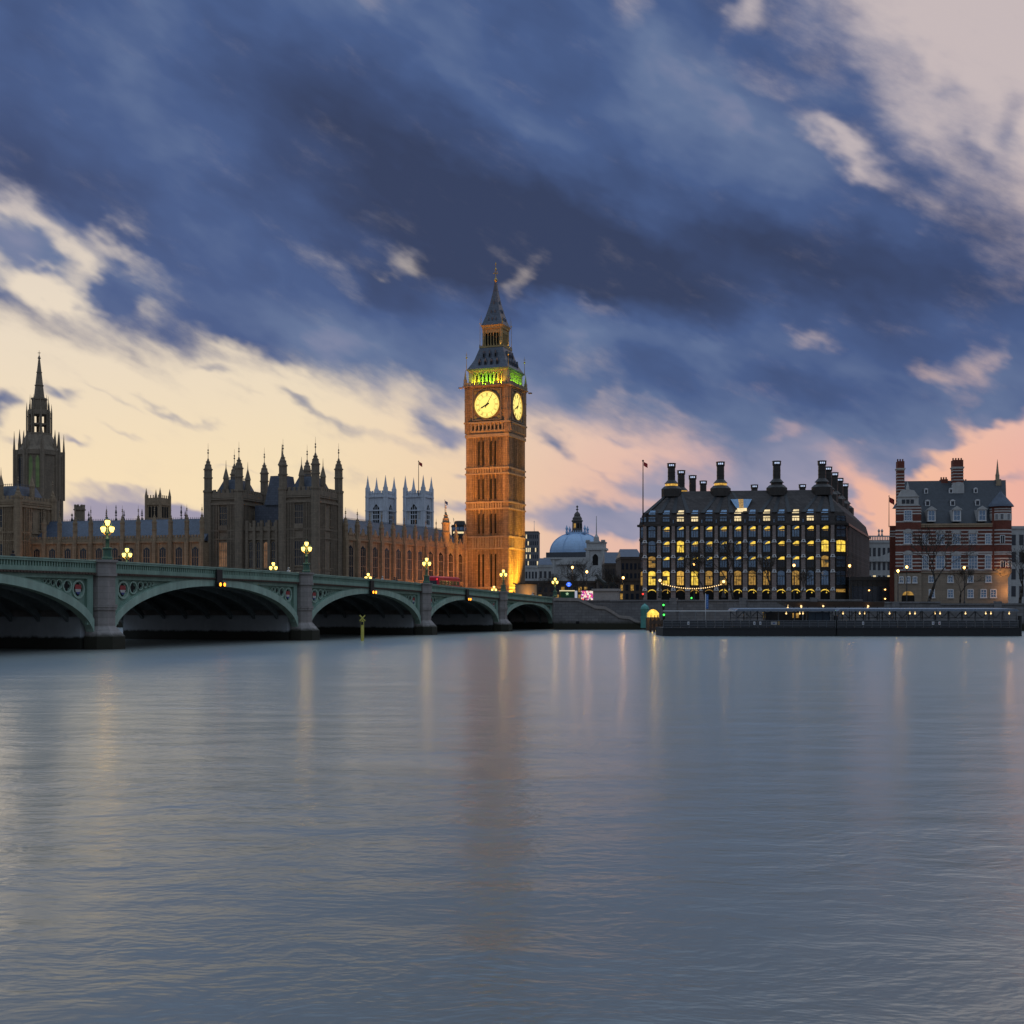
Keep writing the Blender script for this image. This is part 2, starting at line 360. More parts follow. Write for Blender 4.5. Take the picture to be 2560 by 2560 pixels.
M['lit_white'] = emit('white lit room', (1.0, .78, .42), .85, .4, .9)
M['lit_blue'] = emit('cool lit slot', (.62, .74, 1.0), .8)
M['dial'] = emit('opal clock glass', (1.0, .80, .19), 1.1, .07, .5)
M['dial_mark'] = mat('clock ironwork', (.16, .10, .02), .5, .1, 2, bump=0)
M['black'] = mat('black paint', (.012, .012, .014), .5, .2, 2, bump=0)
M['red'] = mat('red bus paint', (.62, .015, .04), .3, .1, 1, bump=0)
M['white'] = mat('white paint', (.68, .68, .68), .6, .1, 1, .3)
M['brick'] = mat('red brick', (.19, .056, .036), .85, .3, .6, .35, courses=(.5, .16, .02, .2))
M['bark'] = mat('bark', (.055, .045, .036), .9, .3, 2)
M['bronze'] = mat('dark bronze', (.03, .032, .028), .5, .3, 2, metal=.4)
def lantern_lens(c, s): return emit('signal lens', c, s)
M['amber'] = emit('amber signal', (1.0, .30, .02), 4.0)
M['red_l'] = emit('red signal', (1.0, .03, .02), 4.0)
M['green_l'] = emit('green signal', (.08, 1.0, .12), 2.2)
M['tail'] = emit('tail light', (1.0, .04, .06), 2.2)
# ------------------------------------------------------------------ water, ground, roads
def water_mat():
    m = bpy.data.materials.new('river water'); m.use_nodes = True
    t = m.node_tree; N = NT(t); t.nodes.remove(t.nodes['Principled BSDF']); out = t.nodes['Material Output']
    oc = N.n.new('ShaderNodeTexCoord').outputs['Object']
    wp = N.v('ADD', oc, N.v('MULTIPLY', N.noise(oc, .35, 3.0, .5, out=1), (1.6, 1.2, 0)))
    w1 = N.noise(N.mapping(wp, rot=R(14), scale=(.8, 1.35, 1), kind='POINT'), .30, 5.0, .64)
    w2 = N.noise(N.mapping(wp, rot=R(-18), scale=(.75, 1.5, 1), kind='POINT'), 2.6, 3.0, .6)
    w3 = N.noise(N.mapping(oc, rot=R(6), scale=(.05, .11, 1), kind='POINT'), 1.0, 3.0, .5)
    patch = N.rng(N.noise(N.mapping(oc, scale=(.03, .07, 1), kind='POINT'), 1.0, 4.0, .65), .3, .7, .35, 1.35)
    h = N.m('ADD', N.m('MULTIPLY', N.m('ADD', N.m('MULTIPLY', w1, 3.0), N.m('MULTIPLY', w2, .42)), patch), N.m('MULTIPLY', w3, 1.0))
    bp = N.n.new('ShaderNodeBump'); bp.inputs['Strength'].default_value = .17; bp.inputs['Distance'].default_value = .2
    t.links.new(h, bp.inputs['Height'])
    df = N.n.new('ShaderNodeBsdfDiffuse'); df.inputs['Color'].default_value = (.15, .145, .125, 1); t.links.new(bp.outputs[0], df.inputs['Normal'])
    gls = []
    bp2 = N.n.new('ShaderNodeBump'); bp2.inputs['Strength'].default_value = .34; bp2.inputs['Distance'].default_value = .2; t.links.new(h, bp2.inputs['Height'])
    for ro, c in ((.19, (1.0, .99, .92, 1)), (.40, (.82, .97, 1.0, 1))):     # long exposure: sharp and smeared reflections laid over each other
        g = N.n.new('ShaderNodeBsdfGlossy'); g.inputs['Color'].default_value = c; g.inputs['Roughness'].default_value = ro; t.links.new((bp if ro < .3 else bp2).outputs[0], g.inputs['Normal']); gls.append(g)
    gl = N.n.new('ShaderNodeMixShader'); gl.inputs[0].default_value = .3; t.links.new(gls[0].outputs[0], gl.inputs[1]); t.links.new(gls[1].outputs[0], gl.inputs[2])
    fr = N.n.new('ShaderNodeFresnel'); fr.inputs['IOR'].default_value = 2.5
    mx = N.n.new('ShaderNodeMixShader'); t.links.new(fr.outputs[0], mx.inputs[0]); t.links.new(df.outputs[0], mx.inputs[1]); t.links.new(gl.outputs[0], mx.inputs[2])
    t.links.new(mx.outputs[0], out.inputs[0])
    return m
def sheet(name, pts, z, m):
    me = bpy.data.meshes.new(name); me.from_pydata([(x, y, z) for x, y in pts], [], [tuple(range(len(pts)))])
    me.materials.append(m); o = link(name, me); return struct(o)
sheet('water', [(-900, -80), (700, -80), (700, 330), (-900, 470)], 0.0, water_mat())
P0 = Vector((8.46, 258.55)); BD = Vector((-.3334, -.9425)); BN = Vector((-.9425, .3334))
def bridge_pt(t, w): return P0 + BD * t + BN * w
GZ = 4.7
# land behind the river walls, one sheet to the horizon
e = [bridge_pt(-1.0, 60), bridge_pt(-1.0, 1200), (-6000, 9000), (6000, 9000), (4000, 60)]
sheet('ground', [(-118, 292), (-36, 274), (-14, 268), (8.9, 259.5), (94, 234), (400, 170), (4500, 100), (6000, 9000), (-6000, 9000), (-900, 460)][::1], GZ, M['paving'])
sheet('road', [(14, 268), (93, 244), (360, 185), (364, 196), (95, 256), (19, 280), (60, 420), (44, 424)], GZ + .012, M['asphalt'])

# ------------------------------------------------------------------ the bridge
HPT = [(-70, 5.7), (-30, 6.0), (0, 6.38), (31.4, 7.1), (66, 7.87), (104, 8.4), (124, 8.5), (143.5, 8.5), (181.5, 8.2), (216, 7.5), (250, 6.7), (300, 6)]
def HB(t):
    for i in range(1, len(HPT) - 2):
        if t <= HPT[i + 1][0] or i == len(HPT) - 3:
            (x0, y0), (x1, y1), (x2, y2), (x3, y3) = HPT[i - 1:i + 3]
            h = x2 - x1; u = (t - x1) / h
            m1 = (y2 - y0) / (x2 - x0) * h; m2 = (y3 - y1) / (x3 - x1) * h
            return (2*u**3 - 3*u*u + 1) * y1 + (u**3 - 2*u*u + u) * m1 + (-2*u**3 + 3*u*u) * y2 + (u**3 - u*u) * m2
PIER = [0, 31.4, 66, 104, 143.5, 181.5, 216, 247.5]
BW = 26.0
BROT = math.atan2(BD.y, BD.x)
bridge = thing('road_bridge', 'long green iron bridge of wide shallow arches on granite piers across the river', 'bridge', (P0.x, P0.y, 0), BROT)
SPR = 1.15
def strip(mb, xs, lo, hi, y0, y1):
    """a wall strip along x between heights lo(x) and hi(x)"""
    for a, b in zip(xs, xs[1:]):
        la, lb, ha, hb = lo(a), lo(b), hi(a), hi(b)
        mb.hexa([(a, y0, la), (b, y0, lb), (b, y1, lb), (a, y1, la)], [(a, y0, ha), (b, y0, hb), (b, y1, hb), (a, y1, ha)])
def seq(a, b, n): return [lerp(a, b, i / n) for i in range(n + 1)]
shield_mats = [mat('shield red', (.35, .05, .05), .6, .2, 2), mat('shield white', (.5, .48, .45), .6, .2, 2), mat('shield blue', (.06, .08, .25), .6, .2, 2)]
for i in range(7):
    a, b = PIER[i] + 1.5, PIER[i + 1] - 1.5
    c, hw = (a + b) / 2, (b - a) / 2
    crown = HB(c) - (1.75 if i in (0, 6) else 2.0 if i in (1, 5) else 2.1)
    def intr(x, c=c, hw=hw, crown=crown):
        return SPR + (crown - SPR) * math.sqrt(max(0.0, 1 - ((x - c) / hw) ** 2))
    def ringpt(k, off, c=c, hw=hw, crown=crown):
        th = math.pi - math.pi * k / 40
        x, z = c + hw * math.cos(th), SPR + (crown - SPR) * math.sin(th)
        nx, nz = math.cos(th) / hw, math.sin(th) / (crown - SPR); l = math.hypot(nx, nz)
        return x + nx / l * off, z + nz / l * off
    def clampx(p): return (min(max(p[0], a - .02), b + .02), min(p[1], HB(p[0]) - 1.42))
    near = abs(c - 100) < 95
    rib = MB(); edge = MB()
    for k in range(40):
        q0, q1 = ringpt(k, 0), ringpt(k + 1, 0); r0, r1 = clampx(ringpt(k, .78)), clampx(ringpt(k + 1, .78))
        rib.hexa([(q0[0], .16, q0[1]), (q0[0], -.7, q0[1]), (q1[0], -.7, q1[1]), (q1[0], .16, q1[1])][::-1],
                 [(r0[0], .16, r0[1]), (r0[0], -.7, r0[1]), (r1[0], -.7, r1[1]), (r1[0], .16, r1[1])][::-1])
        e0, e1 = clampx(ringpt(k, .9)), clampx(ringpt(k + 1, .9))
        edge.hexa([(r0[0], .06, r0[1]), (r0[0], -.3, r0[1]), (r1[0], -.3, r1[1]), (r1[0], .06, r1[1])][::-1],
                  [(e0[0], .06, e0[1]), (e0[0], -.3, e0[1]), (e1[0], -.3, e1[1]), (e1[0], .06, e1[1])][::-1])
    rib.build('arch_rib', M['green_light'], bridge)
    edge.build('arch_moulding', M['green'], bridge)
    # spandrel plate with its recessed panels
    def ext(x): return min(intr(x) + .55, HB(x) - 1.5)
    sp = MB(); strip(sp, seq(a, b, 40), ext, lambda x: HB(x) - 1.4, -.28, -.62)
    strip(sp, seq(a, b, 20), lambda x: HB(x) - 1.78, lambda x: HB(x) - 1.402, .02, -.28)
    for x0, x1 in ((a, a + .85), (b - .85, b)): strip(sp, [x0, x1], lambda x: SPR + 1.2, lambda x: HB(x) - 1.782, .02, -.28)
    spo = sp.build('spandrel', M['green'], bridge)
    if near or i == 0 or i == 5:
        for side in (1, -1):
            x = .98; first = True
            while x < 12:
                r = .9
                f = lambda r: (HB(pos(r)) - 1.85) - (intr(pos(r)) + .98)
                pos = lambda r: (a + x + r) if side == 1 else (b - x - r)
                while r > .2 and 2 * r > .93 * f(r): r -= .03
                if r <= .2:
                    break
                px_ = pos(r); zc = HB(px_) - 1.88 - r
                rg = MB(); n = 20
                for k in range(n):
                    t0, t1 = 2 * math.pi * k / n, 2 * math.pi * (k + 1) / n
                    A = [(px_ + r * f_ * math.cos(t_), zc + r * f_ * math.sin(t_)) for t_, f_ in ((t0, 1), (t1, 1), (t1, .8), (t0, .8))]
                    rg.slab(A, -.28, -.14)
                ro = rg.build('tracery_ring', M['green_light'], spo)
                hole = MB(); pts = []
                for k in range(24):
                    th = 2 * math.pi * k / 24; rr = r * (.42 + .3 * abs(math.cos(2 * th)))
                    pts.append((px_ + rr * math.cos(th), zc + rr * math.sin(th)))
                hole.slab(pts[::-1], -.28, -.262); hole.build('tracery_hole', M['shadow'], spo)
                if first:
                    sh = MB(); s = r * .48
                    sh.use(0).slab([(px_ - s, zc), (px_ + s, zc), (px_ + s, zc + s), (px_ - s, zc + s)], -.26, -.2)
                    sh.use(1).slab([(px_ - s * .8, zc - s * .6), (px_ + s * .8, zc - s * .6), (px_ + s, zc - .002), (px_ - s, zc - .002)], -.26, -.2)
                    sh.use(2).slab([(px_, zc - s * 1.2), (px_ + s * .8, zc - s * .602), (px_ - s * .8, zc - s * .602)], -.26, -.2)
                    sh.build('heraldic_shield', shield_mats, spo)
                first = False; x += 2 * r + .06
    # underside: iron ribs carrying the deck
    for j in range(8):
        y = -2.2 - j * 3.3
        ur = MB()
        for k in range(24):
            def pt(k, off):
                th = math.pi - math.pi * k / 24
                return c + hw * math.cos(th), SPR + (crown - SPR) * math.sin(th) + off
            q0, q1 = pt(k, .0), pt(k + 1, .0); r0, r1 = pt(k, .75), pt(k + 1, .75)
            ur.hexa([(q0[0], y, q0[1]), (q0[0], y - .35, q0[1]), (q1[0], y - .35, q1[1]), (q1[0], y, q1[1])], [(r0[0], y, r0[1]), (r0[0], y - .35, r0[1]), (r1[0], y - .35, r1[1]), (r1[0], y, r1[1])])
        ur.build('underside_rib', M['under'], bridge)
    so = MB(); strip(so, seq(a, b, 30), lambda x: max(intr(x) + .74, min(SPR + 2.6, HB(x) - 1.7)), lambda x: HB(x) - 1.45, -.64, -BW + .1)
    so.build('soffit', M['under'], bridge)
xs = seq(-38, 250, 120)
dk = MB(); strip(dk, xs, lambda x: HB(x) - 1.44, lambda x: HB(x) - 1.15, -.35, -BW + .35); dk.build('deck', M['asphalt'], bridge)
for y0, y1 in ((.18, -.55), (-BW + .55, -BW - .18)):
    co = MB(); strip(co, xs, lambda x: HB(x) - 1.4, lambda x: HB(x) - 1.18, y0 + (.1 if y0 > 0 else 0), y1)
    x = -36
    while y0 > 0 and x < 200:
        co.box(x, x + .18, .28, .36, HB(x) - 1.36, HB(x) - 1.22); x += .42
    co.build('cornice', M['brown'], bridge)
    pa = MB()
    strip(pa, xs, lambda x: HB(x) - 1.178, lambda x: HB(x) - .76, y0 - .03, y0 - .4)
    strip(pa, xs, lambda x: HB(x) - .758, lambda x: HB(x) - .3, y0 - .2, y0 - .36)
    strip(pa, xs, lambda x: HB(x) - .298, lambda x: HB(x) - .1, y0 + .04, y0 - .5)
    if y0 > 0:
        x = -36
        while x < 200:
            pa.box(x, x + .17, y0 - .05, y0 - .2, HB(x) - .757, HB(x) - .3); x += .36
    pa.build('parapet', M['green'], bridge)
    tr = MB(); strip(tr, xs, lambda x: HB(x) - .098, lambda x: HB(x), y0 + .09, y0 - .55); tr.build('handrail', M['green_light'], bridge)
    hl = MB(); strip(hl, xs, lambda x: HB(x) - 1.80, lambda x: HB(x) - 1.42, -BW + .2, -BW - .05) if y0 < 0 else None
    if y0 < 0: hl.build('far_girder', M['under'], bridge)
for i, t in enumerate(PIER):
    H = HB(t); end = i in (0, 7)
    pr = MB()
    pr.box(t - 1.5, t + 1.5, -BW + .3, -.66, -3, SPR + 2.4)
    if not end:
        iw = MB(); iw.box(t - 2.25, t + 2.25, -BW + .9, -.9, -3, 3.1); iw.build('pier_wall', M['pier_wall'], bridge)
    pr.box(t - 1.48, t + 1.48, -BW + .4, -.68, SPR + 2.4, H - 1.45)
    if end:
        pr.box(t - 3.2, t + 1.5, -.66, .8, -3, H - .02); pr.box(t - 3.3, t + 1.62, -.7, .92, H - 1.3, H - 1.05)
        if t == 0: pr.box(t - 40, t - 1.5, -BW - .3, -.7, -3, H - 1.6)
    else:
        # octagonal granite shaft on a wide cutwater base
        oc = lambda w, f: [(t - w, -.66), (t - w, f - w * .55), (t - w * .5, f), (t + w * .5, f), (t + w, f - w * .55), (t + w, -.66)][::-1]
        pr.prism(oc(1.95, 1.85), -3, 1.2)
        bq, tq = oc(1.95, 1.85), oc(1.2, 1.02)
        n = len(bq)
        pr._add([(x, y, 1.2) for x, y in bq] + [(x, y, 2.2) for x, y in tq], [tuple(range(n, 2 * n))] + [(k, (k + 1) % n, n + (k + 1) % n, n + k) for k in range(n)])
        pr.prism(oc(1.18, 1.0), 2.2, H - 1.35)
        pr.prism(oc(1.34, 1.16), 4.0, 4.28); pr.prism(oc(1.28, 1.1), 3.75, 4.0)
        pr.prism(oc(1.32, 1.15), H - 1.5, H - 1.2); pr.prism(oc(1.24, 1.07), H - 1.2, H - .18); pr.prism(oc(1.4, 1.22), H - .18, H + .06)
    pr.build('pier' if not end else 'abutment', M['granite'], bridge)

# ---- triple-lantern lamp posts along both parapets
def make_lamp_post():
    r = thing('street_lamp', '', 'street lamp')
    pd = MB(); pd.lathe([(.55, 0), (.55, .22), (.46, .3), (.42, .95), (.5, 1.02), (.5, 1.14), (.36, 1.2)], n=8, rot=R(22.5)); pd.build('pedestal', M['green_dark'], r)
    ps = MB(); ps.lathe([(.22, 1.18), (.19, 1.4), (.17, 1.9), (.23, 1.96), (.23, 2.06), (.13, 2.15), (.12, 2.5), (.2, 2.58), (.09, 2.68), (.07, 3.2)], n=10, smooth=True); ps.build('post', M['green_dark'], r)
    for s in (-1, 1, 0):
        ar = MB()
        if s:
            ar.tube((0, 0, 2.35), (.24 * s, 0, 2.42), .05); ar.tube((.24 * s, 0, 2.42), (.42 * s, 0, 2.66), .045)
        else:
            ar.tube((0, 0, 3.1), (0, 0, 3.3), .06)
        ar.build('bracket', M['gilt'], r)
        zb = 3.32 if s == 0 else 2.68
        g = MB(); g.lathe([(.14, zb), (.245, zb + .32), (.24, zb + .44), (.18, zb + .5)], .42 * s, 0, 8, R(22.5)); lo = g.build('lantern', M['lamp'], r)
        cp = MB(); cp.lathe([(.3, zb + .5), (.26, zb + .56), (.1, zb + .66), (.03, zb + .7), (.05, zb + .76), (.01, zb + .86)], .42 * s, 0, 8, R(22.5)); cp.build('lantern_cap', M['green_dark'], lo)
    return r
LC = (1.0, .62, .2)
lp = make_lamp_post(); first = True
LAMPS = [(143.5, .5, 'triple lantern lamp post on the bridge pier nearest the viewer'), (104, .5, 'triple lantern lamp post on the pier before the twin pinnacled palace towers'),
         (66, .5, 'triple lantern lamp post on the pier just left of the red bus'), (31.4, .5, 'triple lantern lamp post in front of the glowing clock tower base'),
         (0.5, .4, 'triple lantern lamp post at the land end of the bridge beside the blue roundel'),
         (104.0, -BW - .2, 'far side triple lantern lamp post, leftmost of those beyond the roadway'), (66, -BW - .2, 'far side triple lantern lamp post against the palace towers, its post hidden'),
         (31.4, -BW - .2, 'far side triple lantern lamp post against the floodlit north wing'), (-36, -BW - .2, 'small far triple lantern lamp post right of the red bus')]
for i, (t, y, lb) in enumerate(LAMPS):
    p = bridge_pt(t, -y); z = HB(t) + (.06 if y > -5 else -.3)
    o = lp if i == 0 else dup(lp, (0, 0, 0))
    o.location = (p.x, p.y, z); o.rotation_euler = (0, 0, R(-4)); o['label'] = lb; o['group'] = 'lamp posts on the bridge parapets'
    lamp('POINT', (p.x + .02, p.y - .75, z + 3.3), 85 if y > -5 else 60, LC, size=.12, name='lantern_light')

# ---- amber navigation lights hung at the crowns
nv = thing('navigation_light', '', 'signal light')
b_ = MB(); b_.box(-.55, .55, -.06, .1, -.9, 1.0); b_.box(-.75, .75, -.02, .16, -1.0, -.35); b_.build('backboard', M['black'], nv)
for s in (-1, 1):
    h_ = MB(); h_.lathe([(.27, 0), (.29, .05)], 0, 0, 14); 
    hs = MB(); hs.tube((.42 * s, .1, -.67), (.42 * s, .42, -.67), .27, .29, 12); ho = hs.build('lamp_housing', M['black'], nv)
    ln = MB(); ln.tube((.42 * s, .42, -.67), (.42 * s, .47, -.67), .2, .2, 12); ln.build('lens', M['amber'], ho)
for i, (t, lb) in enumerate(((123.75, 'pair of amber signal lamps at the crown of the widest arch'), (85, 'pair of amber signal lamps on the arch above the yellow river post'), (48.7, 'pair of amber signal lamps on the arch below the red bus'))):
    o = nv if i == 0 else dup(nv, (0, 0, 0))
    p = bridge_pt(t, -.38); o.location = (p.x, p.y, HB(t) - 1.25); o.rotation_euler = (0, 0, BROT); o['label'] = lb; o['group'] = 'amber navigation lights on the arch crowns'

# ---- yellow marker post standing in the river
D = 157.0
my = thing('marker_post', 'tall yellow river marker post topped by a yellow cross', 'river marker', (PX(906, D), D, 0))
yel = mat('yellow marker paint', (.62, .56, .12), .6, .25, 1.5, .3)
q = MB(); q.lathe([(.2, -1.5), (.2, 2.45)], n=12, smooth=True); q.build('post', yel, my)
q = MB(); q.tube((-.34, -.05, 2.42), (.34, -.05, 3.12), .085, n=4); q.tube((-.34, -.02, 3.12), (.34, -.02, 2.42), .085, n=4); q.tube((0, 0, 2.4), (0, 0, 2.8), .06); q.build('cross_topmark', yel, my)
q = MB(); q.box(-.15, .15, -.225, -.19, 1.95, 2.35); q.build('number_plate', M['black'], my)

# ---- double-decker bus on the bridge
bt = 22.0
bp_ = bridge_pt(bt, 15.0)
bus = thing('double_decker_bus', 'red double decker bus driving away over the bridge', 'bus', (bp_.x, bp_.y, HB(bt) - 1.15), BROT)
def rrect(x0, x1, y0, y1, r):
    pts = []
    for cx, cy, a0 in ((x1 - r, y1 - r, 0), (x0 + r, y1 - r, 90), (x0 + r, y0 + r, 180), (x1 - r, y0 + r, 270)):
        for k in range(5): pts.append((cx + r * math.cos(R(a0 + 22.5 * k)), cy + r * math.sin(R(a0 + 22.5 * k))))
    return pts
q = MB(); q.prism(rrect(-5.5, 5.5, -1.26, 1.26, .3), .35, 4.15)
pb, pt_ = rrect(-5.5, 5.5, -1.26, 1.26, .3), rrect(-5.25, 5.25, -1.0, 1.0, .3); n = len(pb)
q._add([(x, y, 4.15) for x, y in pb] + [(x, y, 4.4) for x, y in pt_], [tuple(range(n, 2 * n))] + [(k, (k + 1) % n, n + (k + 1) % n, n + k) for k in range(n)], True)
q.build('body', M['red'], bus)
for z0, z1 in ((1.15, 2.05), (2.75, 3.6)):
    for s in (-1, 1):
        for k in range(6):
            x0 = -5.0 + k * 1.68
            w = MB(); w.box(x0, x0 + 1.5, s * 1.262 - .008, s * 1.262 + .008, z0, z1); w.build('window', M['lit_white'] if (z0 < 2 and k in (3, 4)) else M['glass'], bus)
w = MB(); w.box(5.495, 5.515, -.95, .95, 2.75, 3.55); w.build('rear_window', M['glass'], bus)
for s in (-1, 1):
    w = MB(); w.box(5.5, 5.53, s * 1.02 - .1, s * 1.02 + .1, 3.72, 3.92); w.build('tail_light', M['tail'], bus)
    w = MB(); w.box(5.5, 5.53, s * 1.02 - .12, s * 1.02 + .12, 1.2, 1.6); w.build('tail_light', M['tail'], bus)
    for x in (-3.6, 3.2):
        w = MB(); w.tube((x, s * 1.0, .48), (x, s * 1.29, .48), .48, .48, 14); w.build('wheel', M['black'], bus)
w = MB(); w.box(-5.52, -5.49, -1.05, 1.05, 1.1, 2.2); w.build('windscreen', M['glass'], bus)

# ---- people
def make_person(coat, trousers, skin, hair, label):
    r = thing('person', label, 'person')
    J = dict(pel=(0, 0, .95), ch=(0, 0, 1.28), nk=(0, 0, 1.5), hd=(0, -.02, 1.6), tp=(0, -.02, 1.74), ls=(-.19, 0, 1.42), rs=(.19, 0, 1.42), le=(-.26, .02, 1.14), re=(.26, .02, 1.14), lh=(-.25, -.08, .88), rh=(.25, -.08, .88), lk=(-.1, -.02, .5), rk=(.1, -.02, .5), lf=(-.11, .02, .08), rf=(.11, .02, .08), lt=(-.12, -.14, .04), rt=(.12, -.14, .04))
    rad = dict(pel=.15, ch=.17, nk=.062, hd=.1, tp=.07, ls=.085, rs=.085, le=.06, re=.06, lh=.045, rh=.045, lk=.075, rk=.075, lf=.055, rf=.055, lt=.05, rt=.05)
    E = 'pel-ch ch-nk nk-hd hd-tp ch-ls ch-rs ls-le le-lh rs-re re-rh pel-lk pel-rk lk-lf rk-rf lf-lt rf-rt'.split()
    ks = list(J); me = bpy.data.meshes.new('body'); me.from_pydata([J[k] for k in ks], [tuple(ks.index(x) for x in e.split('-')) for e in E], [])
    o = link('body', me, r); md = o.modifiers.new('skin', 'SKIN')
    for i, k in enumerate(ks): me.skin_vertices[0].data[i].radius = (rad[k], rad[k] * (.8 if k in ('pel', 'ch') else 1))
    me.skin_vertices[0].data[0].use_root = True
    o.modifiers.new('sub', 'SUBSURF').levels = 1; o.modifiers['sub'].render_levels = 1
    m = bpy.data.materials.new('clothes'); m.use_nodes = True; N = NT(m.node_tree); b = m.node_tree.nodes['Principled BSDF']
    sz = N.n.new('ShaderNodeSeparateXYZ'); m.node_tree.links.new(N.n.new('ShaderNodeTexCoord').outputs['Object'], sz.inputs[0])
    c = N.ramp(N.rng(sz.outputs[2], 0, 2, 0, 1, 'LINEAR'), [(0, (.02, .02, .02, 1)), (.05, trousers + (1,)), (.44, coat + (1,)), (.755, skin + (1,))], 'CONSTANT')
    m.node_tree.links.new(c, b.inputs['Base Color']); b.inputs['Roughness'].default_value = .85
    me.materials.append(m)
    h = MB(); h.lathe([(.02, 1.56), (.1, 1.6), (.125, 1.68), (.1, 1.77), (.02, 1.8)], 0, .015, 10, 0, True); h.build('hair', mat('hair', hair, .7, .2, 5, bump=0), r)
    return r
SK = (.35, .22, .16)
pw = make_person((.6, .58, .56), (.05, .05, .08), SK, (.5, .48, .45), 'person in a white top on the bridge beside the second lamp post')
pd_ = make_person((.02, .022, .03), (.03, .03, .04), SK, (.02, .015, .01), 'person in dark coat on the bridge just right of the nearest lamp post')
def on_bridge(o, t, w, rot=None):
    p = bridge_pt(t, w); o.location = (p.x, p.y, HB(t) - 1.15); o.rotation_euler = (0, 0, BROT + (R(90) if rot is None else R(rot)))
on_bridge(pw, 106.0, .9, 160); on_bridge(pd_, 139.4, 1.2)
for t, w, src, lb in ((81.5, 1.0, pd_, 'person in black, leftmost of the walkers between two bridge lamps'), (78, 1.3, pw, 'person in pale clothes between dark walkers on the bridge'), (74.5, 1.0, pd_, 'person in black nearest the lamp post left of the bus'), (72.6, 1.6, pd_, 'person in dark clothes right behind another walker near the bus'),
                      (153, 2.5, pd_, 'person in dark coat on the bridge near the left edge'), (21, 1.2, pd_, 'person in dark coat on the bridge past the red bus'), (10.5, 1.0, pw, 'person in pale clothes near the end of the bridge'), (8.5, 1.4, pd_, 'person in dark clothes near the end of the bridge')):
    o = dup(src, (0, 0, 0), label=lb); on_bridge(o, t, w, rng.choice((0, 180, 90)))
    o['group'] = 'people walking on the bridge'
# ------------------------------------------------------------------ the clock tower
TD = 357.0; TPHI = R(21.4)
TX = PX(1239.5, TD)
tower = thing('clock_tower', 'tall floodlit gothic clock tower with glowing round dials and a slate spire', 'clock tower', (TX, TD, 0), -TPHI)
def tz(py): return PZ(py, TD)
def face_xf(mb_fn, faces=(0, 1, 2, 3)):
    """calls fn(rot) for the four sides; points are turned about the tower axis"""
    for k in faces: mb_fn(R(90) * k)
class RB(MB):
    """a builder whose pieces are drawn for the front face and turned to one of the four sides"""
    ang = 0.0
    def _add(s, vs, fs, smooth=False):
        c, q = math.cos(s.ang), math.sin(s.ang)
        return MB._add(s, [(x * c - y * q, x * q + y * c, z) for x, y, z in vs], fs, smooth)
HW = 6.3
body = RB()
body.box(-6.0, 6.0, -6.0, 6.0, GZ - .5, tz(1062))
stages = [(1478, 1376), (1345, 1277), (1260, 1191), (1176, 1098)]
bands = [(1374, 1345), (1276, 1260), (1190, 1176)]
for k in range(4):
    body.ang = R(90) * k
    # clasping corner buttresses
    body.box(-HW, -HW + 1.7, -HW, -HW + 1.7, GZ - .5, tz(1095))
    body.box(-HW + .25, -HW + .5, -HW - .12, -HW, GZ, tz(1098)); body.box(-HW + .95, -HW + 1.2, -HW - .12, -HW, GZ, tz(1098))
    body.box(-HW - .12, -HW, -HW + .25, -HW + .5, GZ, tz(1098)); body.box(-HW - .12, -HW, -HW + .95, -HW + 1.2, GZ, tz(1098))
    # vertical ribs
    SLOT = (-2.45, -1.2, 1.2, 2.45)
    for x in [-4.4, -3.9, -3.3, -.42, 0, .42, 3.3, 3.9, 4.4]:
        body.box(x - .12, x + .12, -6.4, -5.98, GZ, tz(1098))
    for q_ in SLOT:
        for e_ in (-.5, .38): body.box(q_ + e_, q_ + e_ + .12, -6.55, -5.98, GZ, tz(1098))
body.build('tower_shaft', M['tower_stone'], tower)
for a, b in bands + [(1478, 1470), (1098, 1094)]:
    tr = RB()
    for zz in (tz(a), tz(b)):
        tr.ang = 0; tr.box(-HW - .25, HW + .25, -HW - .25, HW + .25, zz - .22, zz + .22)
    for k in range(4):
        tr.ang = R(90) * k
        if a in (1374, 1276, 1190):
            for j in range(12): # carved panel rows between the string courses
                x = -4.2 + j * 8.4 / 11; tr.box(x - .16, x + .16, -6.5, -6.0, tz(a) + .22, tz(b) - .22)
    tr.build('string_course', M['stone_trim'], tower)
for (a, b) in stages:
    z0, z1 = tz(a) + .9, tz(b) - 1.2
    for k in (0, 1, 3):
        for x in SLOT:
            w = RB(); w.ang = R(90) * k
            w.slab([(x - .3, z0), (x + .3, z0), (x + .3, z1 - .3), (x, z1), (x - .3, z1 - .3)], -6.12, -6.0)
            w.build('slit_window', M['shadow'], tower)
